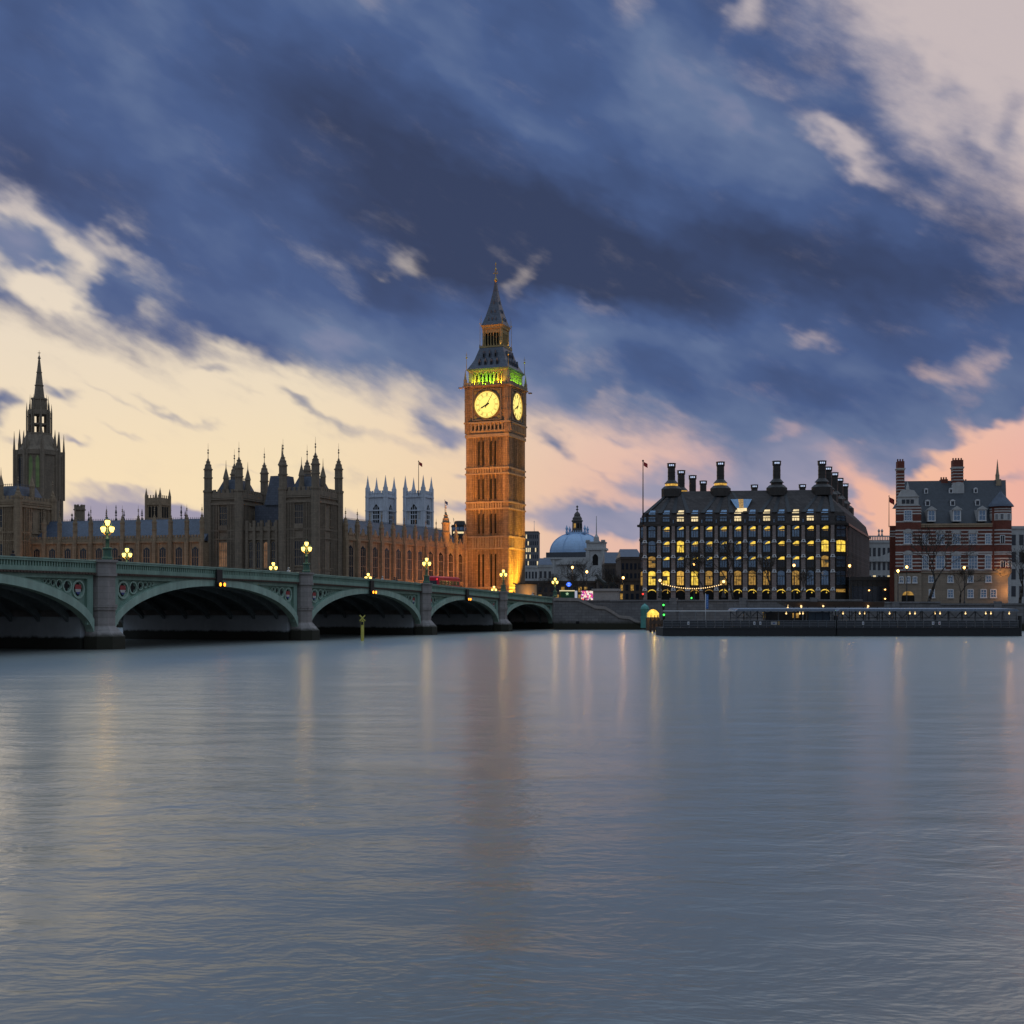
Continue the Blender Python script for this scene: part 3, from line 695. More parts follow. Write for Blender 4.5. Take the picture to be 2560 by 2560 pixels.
# clock storey
H2 = 6.55
ck = RB(); zc0, zc1 = tz(1063), tz(979)
ck.box(-6.2, 6.2, -6.2, 6.2, zc0 + .01, zc1)
co = RB()
zk0, zk1 = tz(1095), tz(1063)
for i in range(4):      # corbelled arcade that carries the clock storey
    f = i / 4; co.box(-6.15 - .5 * f, 6.15 + .5 * f, -6.15 - .5 * f, 6.15 + .5 * f, lerp(zk0 + .25, zk0 + 1.3, i / 4) , lerp(zk0 + .25, zk0 + 1.3, (i + 1) / 4) - .002)
co.box(-6.3, 6.3, -6.3, 6.3, zk0 + 1.3, zk1 - .3); co.box(-6.8, 6.8, -6.8, 6.8, zk1 - .3, zk1 + .15)
for k in range(4):
    co.ang = R(90) * k; ck.ang = R(90) * k
    for j in range(9):
        x = -4.6 + j * 9.2 / 8; co.box(x - .22, x + .22, -6.72, -6.3, zk0 + 1.3, zk1 - .3)
    # octagonal corner turret of the clock storey
    ck.oct(-5.75, -5.75, 1.12, zk0 + .6, zc1 + .4)
    for j in (-1, 0, 1): ck.box(-5.75 + j * .38 - .07, -5.75 + j * .38 + .07, -6.95, -6.75, zk0 + 1.3, zc1)
    for zz in (lerp(zc0, zc1, .33), lerp(zc0, zc1, .66)): ck.oct(-5.75, -5.75, 1.2, zz, zz + .25)
ck.ang = 0; ck.box(-6.7, 6.7, -6.7, 6.7, zc1, zc1 + .45); ck.box(-7.05, 7.05, -7.05, 7.05, zc1 + .45, zc1 + .8)
co.build('corbel_arcade', M['stone_trim'], tower); ck.build('clock_storey', M['tower_stone'], tower)
for k in (0, 1, 3):
    for j in range(8):
        x = -4.6 + (j + .5) * 9.2 / 8
        w = RB(); w.ang = R(90) * k; w.slab([(x - .3, zk0 + 1.6), (x + .3, zk0 + 1.6), (x + .3, zk1 - 1.2), (x, zk1 - .7), (x - .3, zk1 - 1.2)], -6.34, -6.3); w.build('niche', M['shadow'], tower)
DCZ = tz(1020); DR = 3.62
def circ(r, n=48): return [(r * math.cos(2 * math.pi * i / n), DCZ + r * math.sin(2 * math.pi * i / n)) for i in range(n)]
def polar_bar(mb, ang, r0, r1, w0, w1, y0, y1, off=0.0):
    """a radial bar; angle clockwise from twelve, off = sideways shift"""
    s, c = math.sin(ang), math.cos(ang)
    P = lambda r, q: (r * s + (q + off) * c, DCZ + r * c - (q + off) * s)
    mb.slab([P(r0, w0), P(r0, -w0), P(r1, -w1), P(r1, w1)], y0, y1)
ROM = ['XII', 'I', 'II', 'III', 'IV', 'V', 'VI', 'VII', 'VIII', 'IX', 'X', 'XI']
for k in range(4):
    fr = RB(); fr.ang = R(90) * k; S_ = 4.35
    for x0, x1, z0, z1 in ((-S_, S_, DCZ + S_ - .35, DCZ + S_), (-S_, S_, DCZ - S_, DCZ - S_ + .35), (-S_, -S_ + .35, DCZ - S_ + .35, DCZ + S_ - .35), (S_ - .35, S_, DCZ - S_ + .35, DCZ + S_ - .35)):
        fr.box(x0, x1, -6.62, -6.2, z0, z1)
    fr.box(-S_ + .351, S_ - .351, -6.3, -6.2, DCZ - S_ + .351, DCZ + S_ - .351)
    fr.build('dial_surround', M['stone_dark'], tower)
    dl = RB(); dl.ang = R(90) * k; dl.slab(circ(DR), -6.42, -6.302)
    if k in (2, 3): dl.build('clock_dial', M['dial'], tower); continue
    do = dl.build('clock_dial', M['dial'], tower)
    rg = RB(); rg.ang = R(90) * k
    for i in range(48):
        a0, a1 = 2 * math.pi * i / 48, 2 * math.pi * (i + 1) / 48
        for r0, r1, y0 in ((DR, DR + .3, -6.62),):
            rg.slab([(r * math.cos(a), DCZ + r * math.sin(a)) for r, a in ((r0, a0), (r1, a0), (r1, a1), (r0, a1))], y0, -6.303)
    for sx in (-1, 1):
        for sz in (-1, 1):
            rg.slab([(sx * 3.45 + .42 * math.cos(2 * math.pi * q / 8), DCZ + sz * 3.45 + .42 * math.sin(2 * math.pi * q / 8)) for q in range(8)], -6.42, -6.303)
    rg.build('dial_rim', M['gilt'], do)
    nm = RB(); nm.ang = R(90) * k
    for i in range(48):
        a0, a1 = 2 * math.pi * i / 48, 2 * math.pi * (i + 1) / 48
        for r0, r1 in ((DR * .90, DR * .915), (DR * .63, DR * .642)):
            nm.slab([(r * math.cos(a), DCZ + r * math.sin(a)) for r, a in ((r0, a0), (r1, a0), (r1, a1), (r0, a1))], -6.44, -6.421)
    nm.build('minute_ring', M['dial_mark'], do)
    nu = RB(); nu.ang = R(90) * k
    for h, s in enumerate(ROM):
        a = R(30 * h); r0, r1 = DR * .67, DR * .88
        wid = {'I': .16, 'V': .3, 'X': .3}; tot = sum(wid[ch] for ch in s); x = -tot / 2
        for ch in s:
            w = wid[ch]; cx = x + w / 2
            sn, cs = math.sin(a), math.cos(a)
            P = lambda r, q: (r * sn + q * cs, DCZ + r * cs - q * sn)
            def bar(qa, qb, t=.03):
                A, B = P(r0, qa - t), P(r0, qa + t); C, E = P(r1, qb + t), P(r1, qb - t); nu.slab([B, A, E, C], -6.46, -6.421)
            if ch == 'I': bar(cx, cx)
            if ch == 'V': bar(cx, cx - .1); bar(cx, cx + .1)
            if ch == 'X': bar(cx - .1, cx + .1); bar(cx + .1, cx - .1)
            x += w
    nu.build('numerals', M['dial_mark'], do)
    hh = RB(); hh.ang = R(90) * k
    polar_bar(hh, R(242.5), -.7, DR * .42, .2, .16, -6.56, -6.5); polar_bar(hh, R(242.5), DR * .42, DR * .58, .26, .03, -6.56, -6.5)
    hh.build('hour_hand', M['black'], do)
    mh = RB(); mh.ang = R(90) * k; polar_bar(mh, R(30), -.95, DR * .92, .13, .04, -6.63, -6.57); mh.slab(circ(.3, 12), -6.64, -6.49); mh.build('minute_hand', M['black'], do)
# parapet with cross finials round the belfry
bp = RB(); zp = zc1 + .8
for k in range(4):
    bp.ang = R(90) * k
    for j in range(17):
        x = -6.4 + j * .8; bp.box(x - .22, x + .22, -6.95, -6.65, zp, zp + .85)
    bp.oct(-6.45, -6.45, .45, zp, zp + 1.6); bp.oct(-6.45, -6.45, .5, zp + 1.6, zp + 1.8); bp.oct(-6.45, -6.45, .36, zp + 1.8, zp + 4.6, .02)
    bp.box(-7.9, -7.0, -7.9, -7.0, zc1 + .1, zc1 + .4)
bp.build('parapet', M['stone_trim'], tower)
# belfry
zb0, zb1 = zp, tz(933)
q = RB(); q.box(-4.3, 4.3, -4.3, 4.3, zb0 + .8, zb1 - .5); q.build('belfry_core', M['shadow'], tower)
bf = RB(); bf.box(-4.5, 4.5, -4.5, 4.5, zb0, zb0 + .8)
for k in range(4):
    bf.ang = R(90) * k
    bf.box(-5.75, -4.5, -5.75, -4.5, zb0, zb1)
    for j in range(8):
        x = -3.95 + j * 7.9 / 7
        bf.box(x - .25, x + .25, -5.6, -4.6, zb0, zb1 - 1.0)
    for j in range(7):
        x = -3.95 + (j + .5) * 7.9 / 7; w = 7.9 / 14 - .25
        bf.slab([(x - w, zb1 - 1.5), (x, zb1 - .75), (x, zb1 - .4), (x - w, zb1 - .4)], -5.45, -4.9); bf.slab([(x + w, zb1 - 1.5), (x + w, zb1 - .4), (x, zb1 - .4), (x, zb1 - .75)], -5.45, -4.9)
    bf.box(-4.5, 4.5, -5.66, -4.5, zb1 - .998, zb1 - .399) if False else None
    for j in range(15):
        x = -4.2 + j * .6; bf.box(x - .17, x + .17, -5.85, -5.5, zb1 - .9, zb1 - .4)
bf.ang = 0; bf.box(-5.85, 5.85, -5.85, 5.85, zb1 - .4, zb1 - .05)
bf.build('belfry', mat('belfry limestone', (.40, .31, .19), .8, .3, 1.2, .3), tower)
bi = RB()
for k in (0, 1, 3):
    for j in range(7):
        x = -3.95 + (j + .5) * 7.9 / 7
        w = RB(); w.ang = R(90) * k; w.box(x - .3, x + .3, -4.5, -4.3, zb0 + .8, zb1 - 1.6); w.build('belfry_opening', M['shadow'], tower)
# lower roof
zr0, zr1 = zb1, tz(874)
rf = RB(); rf.taper(-6.15, 6.15, -6.15, 6.15, zr0 - .05, -6.3, 6.3, -6.3, 6.3, zr0 + .35)
prof = [(6.1, zr0 + .35), (5.2, zr0 + 1.9), (4.55, lerp(zr0, zr1, .48)), (3.45, zr1)]
for (a, za), (b, zb_) in zip(prof, prof[1:]): rf.taper(-a, a, -a, a, za, -b, b, -b, b, zb_)
rf.build('lower_roof', M['iron_roof'], tower)
dm = RB()
def half(z):
    for (a, za), (b, zb_) in zip(prof, prof[1:]):
        if z <= zb_: return lerp(a, b, (z - za) / (zb_ - za))
    return prof[-1][0]
for k in (0, 1, 3):
    for zz, n in ((zr0 + 1.6, 4), (zr0 + 3.9, 3)):
        for j in range(n):
            y = -half(zz); x = (j - (n - 1) / 2) * 1.75
            d = RB(); d.ang = R(90) * k
            d.slab([(x - .36, zz - .3), (x + .36, zz - .3), (x + .36, zz + .9), (x, zz + 1.7), (x - .36, zz + .9)], y - .2, y + 1.5)
            do_ = d.build('dormer', M['iron_roof'], tower)
            e_ = RB(); e_.ang = R(90) * k; e_.box(x - .22, x + .22, y - .23, y - .201, zz - .1, zz + .8); e_.build('dormer_opening', M['shadow'], do_)
for k in range(4):
    p = RB(); p.ang = R(90) * k
    p.tube((-6.2, -6.2, zr0), (-6.2, -6.2, zr0 + 5.2), .1, .03); p.ball((-6.2, -6.2, zr0 + 3.6), .3, 6, 4); p.box(-6.5, -5.9, -6.23, -6.17, zr0 + 4.3, zr0 + 4.42)
    p.build('corner_finial', M['gilt'], tower)
# lantern stage
zl0, zl1 = zr1, tz(822)
ln = RB(); ln.box(-3.55, 3.55, -3.55, 3.55, zl0 - .02, zl0 + .45); q = RB(); q.box(-2.2, 2.2, -2.2, 2.2, zl0 + .45, zl1 - .5); q.build('lantern_core', M['shadow'], tower)
for k in range(4):
    ln.ang = R(90) * k
    ln.box(-2.85, -2.35, -2.85, -2.35, zl0 + .45, zl1 - .4)
    for j in range(6):
        x = -2.1 + j * .84; ln.box(x - .1, x + .1, -2.75, -2.45, zl0 + .45, zl1 - 1.0)
    ln.box(-2.35, 2.35, -2.7, -2.45, zl1 - 1.6, zl1 - .401)
    for j in range(9): ln.box(-3.4 + j * .85 - .1, -3.4 + j * .85 + .1, -3.5, -3.3, zl0 + .45, zl0 + .95)
ln.ang = 0
ln.box(-3.0, 3.0, -3.0, 3.0, zl1 - .4, zl1); ln.taper(-3.0, 3.0, -3.0, 3.0, zl1, -3.3, 3.3, -3.3, 3.3, zl1 + .5)
ln.build('lantern_stage', mat('gilded lantern ironwork', (.36, .255, .11), .6, .3, 2, .2), tower)
for k in range(4):
    p = RB(); p.ang = R(90) * k; p.tube((-3.35, -3.35, zl0), (-3.35, -3.35, zl1 + 2.6), .08, .03); p.tube((-3.1, -3.1, zl1 + .4), (-3.1, -3.1, zl1 + 3.4), .07, .02); p.ball((-3.35, -3.35, zl1 + 1), .2, 6, 4); p.build('corner_finial', M['gilt'], tower)
# spire
zs0, zs1 = zl1 + .5, tz(705)
sp = RB(); spp = [(3.1, zs0), (2.15, lerp(zs0, zs1, .22)), (1.25, lerp(zs0, zs1, .5)), (.55, lerp(zs0, zs1, .8)), (.26, zs1)]
for (a, za), (b, zb_) in zip(spp, spp[1:]): sp.taper(-a, a, -a, a, za, -b, b, -b, b, zb_)
sp.box(-.62, .62, -.62, .62, lerp(zs0, zs1, .78), lerp(zs0, zs1, .8))
sp.build('spire', M['iron_roof'], tower)
def sph(z):
    for (a, za), (b, zb_) in zip(spp, spp[1:]):
        if z <= zb_: return lerp(a, b, (z - za) / (zb_ - za))
for k in (0, 1, 3):
    for fz, n in ((.12, 3), (.3, 2), (.5, 1)):
        for j in range(n):
            zz = lerp(zs0, zs1, fz); y = -sph(zz); x = (j - (n - 1) / 2) * 1.1
            d = RB(); d.ang = R(90) * k; d.slab([(x - .2, zz - .2), (x + .2, zz - .2), (x + .2, zz + .3), (x, zz + .8), (x - .2, zz + .3)], y - .14, y + .6); do_ = d.build('lucarne', M['iron_roof'], tower)
fn = RB(); zf = zs1
fn.lathe([(.26, zf), (.5, zf + .3), (.5, zf + .7), (.2, zf + 1), (.1, zf + 1.5), (.09, zf + 3.0), (.3, zf + 3.5), (.08, zf + 4.0), (.06, zf + 4.6), (.2, zf + 5), (.02, zf + 5.6)], n=8)
fn.box(-.75, .75, -.05, .05, zf + 2.35, zf + 2.5); fn.box(-.05, .05, -.75, .75, zf + 2.35, zf + 2.5)
fn.tube((-.75, 0, zf + 2.2), (-.4, 0, zf + 3.0), .05); fn.tube((.75, 0, zf + 2.2), (.4, 0, zf + 3.0), .05)
fn.build('spire_finial', M['gilt'], tower)
# floodlights of the tower: sodium lamps in the yard, green lamps behind the belfry parapet
TM = Matrix.Translation((TX, TD, 0)) @ Matrix.Rotation(-TPHI, 4, 'Z')
tp = lambda x, y, z: TM @ Vector((x, y, z))
ORG = (1.0, .37, .05)
for x, e_, aim, sp_ in ((-8, 30000, 16, 70), (0, 26000, 26, 60), (7, 30000, 18, 70)):
    lamp('SPOT', tp(x, -22, 6.5), e_ * .36, ORG, tp(x * .4, -6, aim), .4, sp_, .8)
lamp('SPOT', tp(-2, -30, 7), 135000, ORG, tp(0, -6, 46), .4, 40, .9)
lamp('SPOT', tp(3, -32, 7), 80000, ORG, tp(0, -6, 58), .4, 26, .9)
lamp('SPOT', tp(13, -3.4, 5.5), 80000, (1.0, .50, .04), tp(6, -2.6, 19), .3, 64, .9)
lamp('SPOT', tp(11.5, -4.4, 5.5), 17000, (1.0, .55, .05), tp(6, -4.2, 13), .3, 80, .8)
lamp('SPOT', tp(26, 4, 7), 11000, ORG, tp(6, 0, 46), .4, 60, .9)
for k in (0, 1):
    c, q = math.cos(R(90) * k), math.sin(R(90) * k)
    for x in (-3.6, -1.2, 1.2, 3.6):
        rot = lambda X, Y: (X * c - Y * q, X * q + Y * c)
        g = (.30, 1.0, .015) if abs(x) < 2 or k == 1 else ((.75, .9, .02) if x < 0 else (1.0, .62, .02))
        a_ = rot(x, -6.35); b_ = rot(x, -4.7)
        lamp('SPOT', tp(a_[0], a_[1], zp + .2), 850 if k == 0 else 520, g, tp(b_[0], b_[1], zp + 3.6), .15, 130, .7)
    a_ = rot(2.6, -3.3); b_ = rot(2.2, -2.0); lamp('SPOT', tp(a_[0], a_[1], zl0 + .6), 60 if k == 0 else 200, (1.0, .6, .12), tp(b_[0], b_[1], zl1), .15, 120, .7)
# ------------------------------------------------------------------ gothic palace
def turret(mb, x, y, r, z0, z1, cap, fin, open_=False):
    """octagonal turret with string rings, ogee cap and finial"""
    mb.oct(x, y, r, z0, z1)
    for zz in (lerp(z0, z1, .55), z1 - .35): mb.oct(x, y, r * 1.18, zz, zz + .3)
    mb.lathe([(r * .95, z1), (r * .82, z1 + cap * .25), (r * .45, z1 + cap * .6), (r * .16, z1 + cap)], x, y, 8, R(22.5))
    for q in (.3, .62): mb.oct(x, y, r * (1.08 - q * .8), z1 + cap * q, z1 + cap * q + .22)
    mb.lathe([(.09, z1 + cap), (.08, z1 + cap + fin * .3), (.26, z1 + cap + fin * .36), (.06, z1 + cap + fin * .45), (.2, z1 + cap + fin * .55), (.04, z1 + cap + fin * .62), (.02, z1 + cap + fin)], x, y, 6)
def gothic_window(w, z0, z1, parent, x, y, nm=3, lit=None, pointed=True, rec=.05):
    """tall mullioned window: pane, with its stone mullions as a sub-part"""
    h = w * .35 if pointed else 0.01
    key = (round(w, 2), round(z1 - z0, 2), nm, pointed)
    if key not in GWC:
        p = MB(); p.slab([(-w / 2, 0), (w / 2, 0), (w / 2, z1 - z0 - h), (0, z1 - z0), (-w / 2, z1 - z0 - h)], 0, .06)
        m_ = MB()
        for i in range(1, nm): xx = -w / 2 + w * i / nm; m_.box(xx - .05, xx + .05, -.08, -.002, 0, z1 - z0 - h)
        for f in (.34, .66): m_.box(-w / 2, w / 2, -.1, -.003, (z1 - z0) * f, (z1 - z0) * f + .1)
        m_.box(-w / 2 - .12, -w / 2, -.12, .1, 0, z1 - z0 - h); m_.box(w / 2, w / 2 + .12, -.12, .1, 0, z1 - z0 - h); m_.box(-w / 2 - .2, w / 2 + .2, -.16, .1, -.2, 0)
        po = p.build('window', M['glass'], parent); mo = m_.build('mullions', M['stone_trim'], po)
        GWC[key] = (po.data, mo.data)
    else:
        po = link('window', GWC[key][0], parent); mo = link('mullions', GWC[key][1], po)
    po.location = (x, y - rec, z0)
    if lit:
        po.data = po.data.copy(); po.data.materials[0] = M[lit]
    return po
GWC = {}
def battlement(mb, x0, x1, y0, y1, z, pitch=1.0, h=.7, w=.55):
    n = max(1, int((x1 - x0) / pitch)); p = (x1 - x0) / n
    for i in range(n): mb.box(x0 + i * p + p * (1 - w) / 2, x0 + i * p + p * (1 + w) / 2, y0, y1, z, z + h)
def gothic_wing(root, L, depth, nb, ze, zr, zt, stone, wall_z0=None, tr_r=.62, lit=(), big=None, gablet=False):
    """a long range of bays along +x facing -y: wall, windows, buttress turrets, parapet, slate roof"""
    w0 = GZ - .4; bay = L / nb
    wl = MB(); wl.box(0, L, 0, depth, w0, ze)
    for zz in (lerp(GZ, ze, .16), lerp(GZ, ze, .40)): wl.box(0, L, -.14, 0, zz, zz + .3)
    for i in range(nb):
        for f in (.25, .75, .12, .88): wl.box(i * bay + bay * f - .09, i * bay + bay * f + .09, -.16, -.001, GZ, ze)
    wl.build('wall', stone, root)
    pa = MB(); pa.box(0, L, -.32, .3, ze, ze + .35); pa.box(0, L, -.12, .12, ze + .35, ze + 1.25); battlement(pa, 0, L, -.2, .2, ze + 1.25, .8, .5)
    if gablet:
        for i in range(nb):
            c = (i + .5) * bay; pa.slab([(c - .8, ze + 1.25), (c + .8, ze + 1.25), (c + .12, ze + 3.0), (c - .12, ze + 3.0)], -.24, .1)
    pa.build('parapet', stone, root)
    ro = MB()
    ro.slabx([(.5, ze + .36), (depth - .5, ze + .36), (depth * .5, zr)], .2, L - .2)
    x = .4
    while x < L - .4: ro.box(x, x + .08, depth * .5 - .05, depth * .5 + .05, zr - .1, zr + .4); x += .5
    ro.build('roof', M['slate'], root)
    for i in range(nb):
        c = (i + .5) * bay
        z0, z1 = lerp(GZ, ze, .44), lerp(GZ, ze, .93)
        gothic_window(bay * .40, z0, z1, root, c, 0, 3, lit='lit_dim' if i in lit else None)
        gothic_window(bay * .40, lerp(GZ, ze, .2), lerp(GZ, ze, .38), root, c, 0, 3, pointed=False)
    for i in range(nb + 1):
        x = min(max(i * bay, tr_r * .5), L - tr_r * .5)
        bt = MB(); bt.box(x - tr_r * .8, x + tr_r * .8, -.75, -.002, w0, ze + .36)
        bt.box(x - tr_r * .3, x + tr_r * .3, -.85, -.75, w0, ze)
        if big is not None and i in big: turret(bt, x, -.1, tr_r * 1.5, ze + .36, zt + 3.2, 2.8, 3)
        else: turret(bt, x, -.2, tr_r * .86, ze + .36, zt, 1.7, 2.2)
        bt.build('buttress', stone, root)
def palace_tower(root, x0, x1, y0, y1, zp, tt, stone, lit=None, rr=.92):
    """square pavilion tower: four octagonal corner turrets, oriel windows, steep iron roof with cresting"""
    b = MB(); b.box(x0, x1, y0, y1, GZ - .4, zp - 1.2)
    for zz, h, p in ((20.2, .35, .22), (22.2, .35, .25), (28.4, .5, .4), (29.6, .3, .3), (13.0, .3, .15)):
        b.box(x0 - p, x1 + p, y0 - p, y1 + p, zz, zz + h)
    w = x1 - x0; d = y1 - y0
    for f in (.15, .2, .25, .3, .355, .645, .7, .75, .8, .85):
        b.box(x0 + w * f - .12, x0 + w * f + .12, y0 - .3, y0 - .001, GZ, 28.4); b.box(x1 + .001, x1 + .3, y0 + d * f - .12, y0 + d * f + .12, GZ, 28.4)
    b.box(x0 + w * .36, x0 + w * .64, y0 - .35, y0 - .19, 22.5, 23.6)
    b.build('wall', stone, root)
    pa = MB()
    for (a, c, e_, f) in ((x0, x1, y0 - .2, y0 + .2), (x0, x1, y1 - .2, y1 + .2)): pa.box(a, c, e_, f, zp - 1.2, zp); battlement(pa, a, c, e_ + .02, f - .02, zp, 1.1, .8)
    for e_ in (x0, x1):
        pa.box(e_ - .2, e_ + .2, y0 + .2, y1 - .2, zp - 1.2, zp)
        n = int(d / 1.1)
        for i in range(n): pa.box(e_ - .18, e_ + .18, y0 + .3 + i * 1.1, y0 + .9 + i * 1.1, zp, zp + .8)
    pa.build('parapet', stone, root)
    ro = MB(); ro.taper(x0 + 1.0, x1 - 1.0, y0 + 1.0, y1 - 1.0, zp - .6, x0 + 2.6, x1 - 2.6, y0 + 2.8, y1 - 2.8, zp + 3.4)
    for i in range(12):
        xx = lerp(x0 + 2.7, x1 - 2.7, i / 11); yy = lerp(y0 + 2.9, y1 - 2.9, i / 11)
        ro.box(xx - .05, xx + .05, y0 + 2.85, y0 + 2.93, zp + 3.4, zp + 4.0); ro.box(x1 - 2.75, x1 - 2.67, yy - .05, yy + .05, zp + 3.4, zp + 4.0)
    ro.box(x0 + 2.7, x1 - 2.7, y0 + 2.84, y0 + 2.94, zp + 3.8, zp + 3.88); ro.box(x1 - 2.76, x1 - 2.66, y0 + 2.9, y1 - 2.9, zp + 3.8, zp + 3.88)
    ro.build('roof', M['iron_roof'], root)
    for (cx, cy) in ((x0, y0), (x1, y0), (x1, y1), (x0, y1)):
        t = MB(); t.oct(cx, cy, rr * 1.15, GZ - .4, zp + .6); t.oct(cx, cy, rr * 1.3, zp + .2, zp + .7)
        turret(t, cx, cy, rr, zp + .7, tt, 2.4, 3.6)
        t.build('corner_turret', stone, root)
    # small pinnacled dormers in the middle of each side
    for (cx, cy) in (((x0 + x1) / 2, y0 + 1.1), (x1 - 1.1, (y0 + y1) / 2)):
        t = MB(); t.oct(cx, cy, .62, zp - .5, zp + 3.4); t.lathe([(.75, zp + 3.4), (.5, zp + 4.4), (.1, zp + 6.0), (.02, zp + 7.8)], cx, cy, 8, R(22.5)); t.build('roof_pinnacle', stone, root)
    cx = (x0 + x1) / 2
    gothic_window(w * .24, 23.4, 27.9, root, cx, y0, 4, pointed=False)
    gothic_window(w * .26, 14, 19.6, root, cx, y0, 4, lit=lit, pointed=False); gothic_window(w * .26, 7, 12.4, root, cx, y0, 4, pointed=False)
    for f in (.33, .67):
        for a, c in ((23.2, 28.0), (13.6, 19.8), (6.5, 12.5)):
            p = gothic_window(d * .14, a, c, root, 0, 0, 2); p.location = (x1 + .05, y0 + d * f, a); p.rotation_euler = (0, 0, R(90))
def wing_at(name, label, pxa, Da, pxb, Db, cat='palace'):
    A = Vector((PX(pxa, Da), Da)); B = Vector((PX(pxb, Db), Db)); d = B - A
    return thing(name, label, cat, (A.x, A.y, 0), math.atan2(d.y, d.x)), d.length
# north wing behind the bridge, floodlit warm
nw, L = wing_at('palace_wing', 'floodlit north wing of the gothic palace running up to the clock tower', 860, 301.5, 1162, 353)
gothic_wing(nw, L, 11, 11, 20.4, 26.0, 24.2, M['stone'], lit=(), big=(9,), gablet=True, tr_r=.7)
# river front
rw, L = wing_at('palace_wing', 'long dim river front of the palace with slate roof and lit buttress feet', -260, 317, 509, 296.8)
nb = round(L / 4.13); gothic_wing(rw, L, 14, nb, 19.6, 25.6, 24.6, M['stone'], tr_r=.6)
RWM = rw.matrix_basis.copy()
import mathutils
def at_obj(o, x, y, z): return Matrix.Translation(o.location) @ o.rotation_euler.to_matrix().to_4x4() @ Vector((x, y, z))
for i in range(nb - 12, nb + 1):
    lamp('SPOT', at_obj(rw, min(i * L / nb, L - .5), -3.0, 7.0), 900, (1.0, .42, .12), at_obj(rw, min(i * L / nb, L - .5), -.7, 15), .2, 46, 1.0)
for fx, e_ in ((.24, 2200), (.42, 3600), (.60, 6000), (.78, 8000), (.94, 9000)):
    lamp('SPOT', at_obj(nw, 57.4 * fx, -15, 5.6), e_ * 1.15, (1.0, .34, .09), at_obj(nw, 57.4 * fx, 0, 14.5), .4, 76, .9)
# twin towers of the north-east corner
SPA = R(-19.47)
tw = thing('palace_tower', 'paired dark gothic palace towers bristling with turrets behind the widest arch', 'palace', (PX(792, 290), 290, 0), SPA)
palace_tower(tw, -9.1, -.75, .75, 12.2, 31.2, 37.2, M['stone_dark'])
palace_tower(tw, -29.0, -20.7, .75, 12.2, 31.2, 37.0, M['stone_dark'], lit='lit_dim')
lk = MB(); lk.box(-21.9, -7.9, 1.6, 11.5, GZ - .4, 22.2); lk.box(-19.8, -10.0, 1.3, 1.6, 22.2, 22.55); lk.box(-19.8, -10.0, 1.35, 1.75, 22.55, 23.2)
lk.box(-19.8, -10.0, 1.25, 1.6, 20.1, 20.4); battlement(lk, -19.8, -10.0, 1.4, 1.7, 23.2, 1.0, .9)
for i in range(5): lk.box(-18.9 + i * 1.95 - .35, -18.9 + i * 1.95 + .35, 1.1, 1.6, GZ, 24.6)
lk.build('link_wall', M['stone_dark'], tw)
for i in range(4):
    gothic_window(1.0, 13.6, 19.6, tw, -17.92 + i * 1.95, 1.6, 2, lit='lit_dim' if i == 2 else None); gothic_window(1.0, 6.5, 12.4, tw, -17.92 + i * 1.95, 1.6, 2)
rf = MB(); rf.box(-19, -10.6, 5, 11, 22.2, 28.4); rf.taper(-16.2, -10.5, 4.5, 10.5, 28.4, -15.2, -11.2, 5.6, 9.4, 35.3); rf.build('link_roof', M['iron_roof'], tw)
vt = MB(); vt.oct(-13.2, 7.5, .95, 35.3, 35.9); 
for k in range(6): vt.tube((-13.2 + .7 * math.cos(k * 1.047), 7.5 + .7 * math.sin(k * 1.047), 35.9), (-13.2 + .7 * math.cos(k * 1.047), 7.5 + .7 * math.sin(k * 1.047), 38), .12)
vt.lathe([(1.05, 38), (.8, 38.5), (.2, 40), (.03, 43)], -13.2, 7.5, 8); vt.build('roof_ventilator', M['stone_dark'], tw)
# river tower at the left edge
D = 303; lt = thing('palace_tower', 'dim palace river tower at the left edge below the tall open spire', 'palace', (PX(45, D), D, 0), SPA)
palace_tower(lt, -12.5, -.6, .7, 13.0, 30.3, 30.9, M['stone'], rr=.8)
for k in range(3):
    lamp('SPOT', at_obj(lt, 4.5, 3 + 4 * k, 6), 1500, (1.0, .42, .12), at_obj(lt, 0, 3 + 4 * k, 16), .2, 60, 1.0)
# central lantern tower with open spire
D = 430; k_ = D / FPX
ct = thing('spire_tower', 'dark octagonal gothic tower with see through lantern and needle spire', 'tower', (PX(98, D), D, 0), R(6))
z = lambda py: PZ(py, D)
b = MB(); b.oct(0, 0, 6.9, GZ, z(1128))
for i in range(8):
    a = R(45 * i)
    bx, by = 7.0 * math.cos(a + R(22.5)), 7.0 * math.sin(a + R(22.5)); b.oct(bx, by, .75, GZ, z(1128))
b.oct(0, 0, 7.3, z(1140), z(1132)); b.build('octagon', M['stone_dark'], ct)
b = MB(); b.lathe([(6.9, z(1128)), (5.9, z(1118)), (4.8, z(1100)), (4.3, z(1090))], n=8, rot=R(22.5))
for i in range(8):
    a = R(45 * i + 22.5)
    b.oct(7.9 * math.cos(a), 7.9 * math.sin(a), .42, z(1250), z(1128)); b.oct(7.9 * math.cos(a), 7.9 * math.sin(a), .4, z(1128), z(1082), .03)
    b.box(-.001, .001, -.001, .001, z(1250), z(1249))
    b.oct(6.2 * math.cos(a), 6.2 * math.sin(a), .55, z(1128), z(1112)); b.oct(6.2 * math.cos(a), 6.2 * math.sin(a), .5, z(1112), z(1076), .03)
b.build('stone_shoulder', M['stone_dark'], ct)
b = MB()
b.oct(0, 0, 4.1, z(1092), z(1084)); b.oct(0, 0, 3.6, z(1038), z(1026)); b.oct(0, 0, 3.3, z(1064), z(1060))
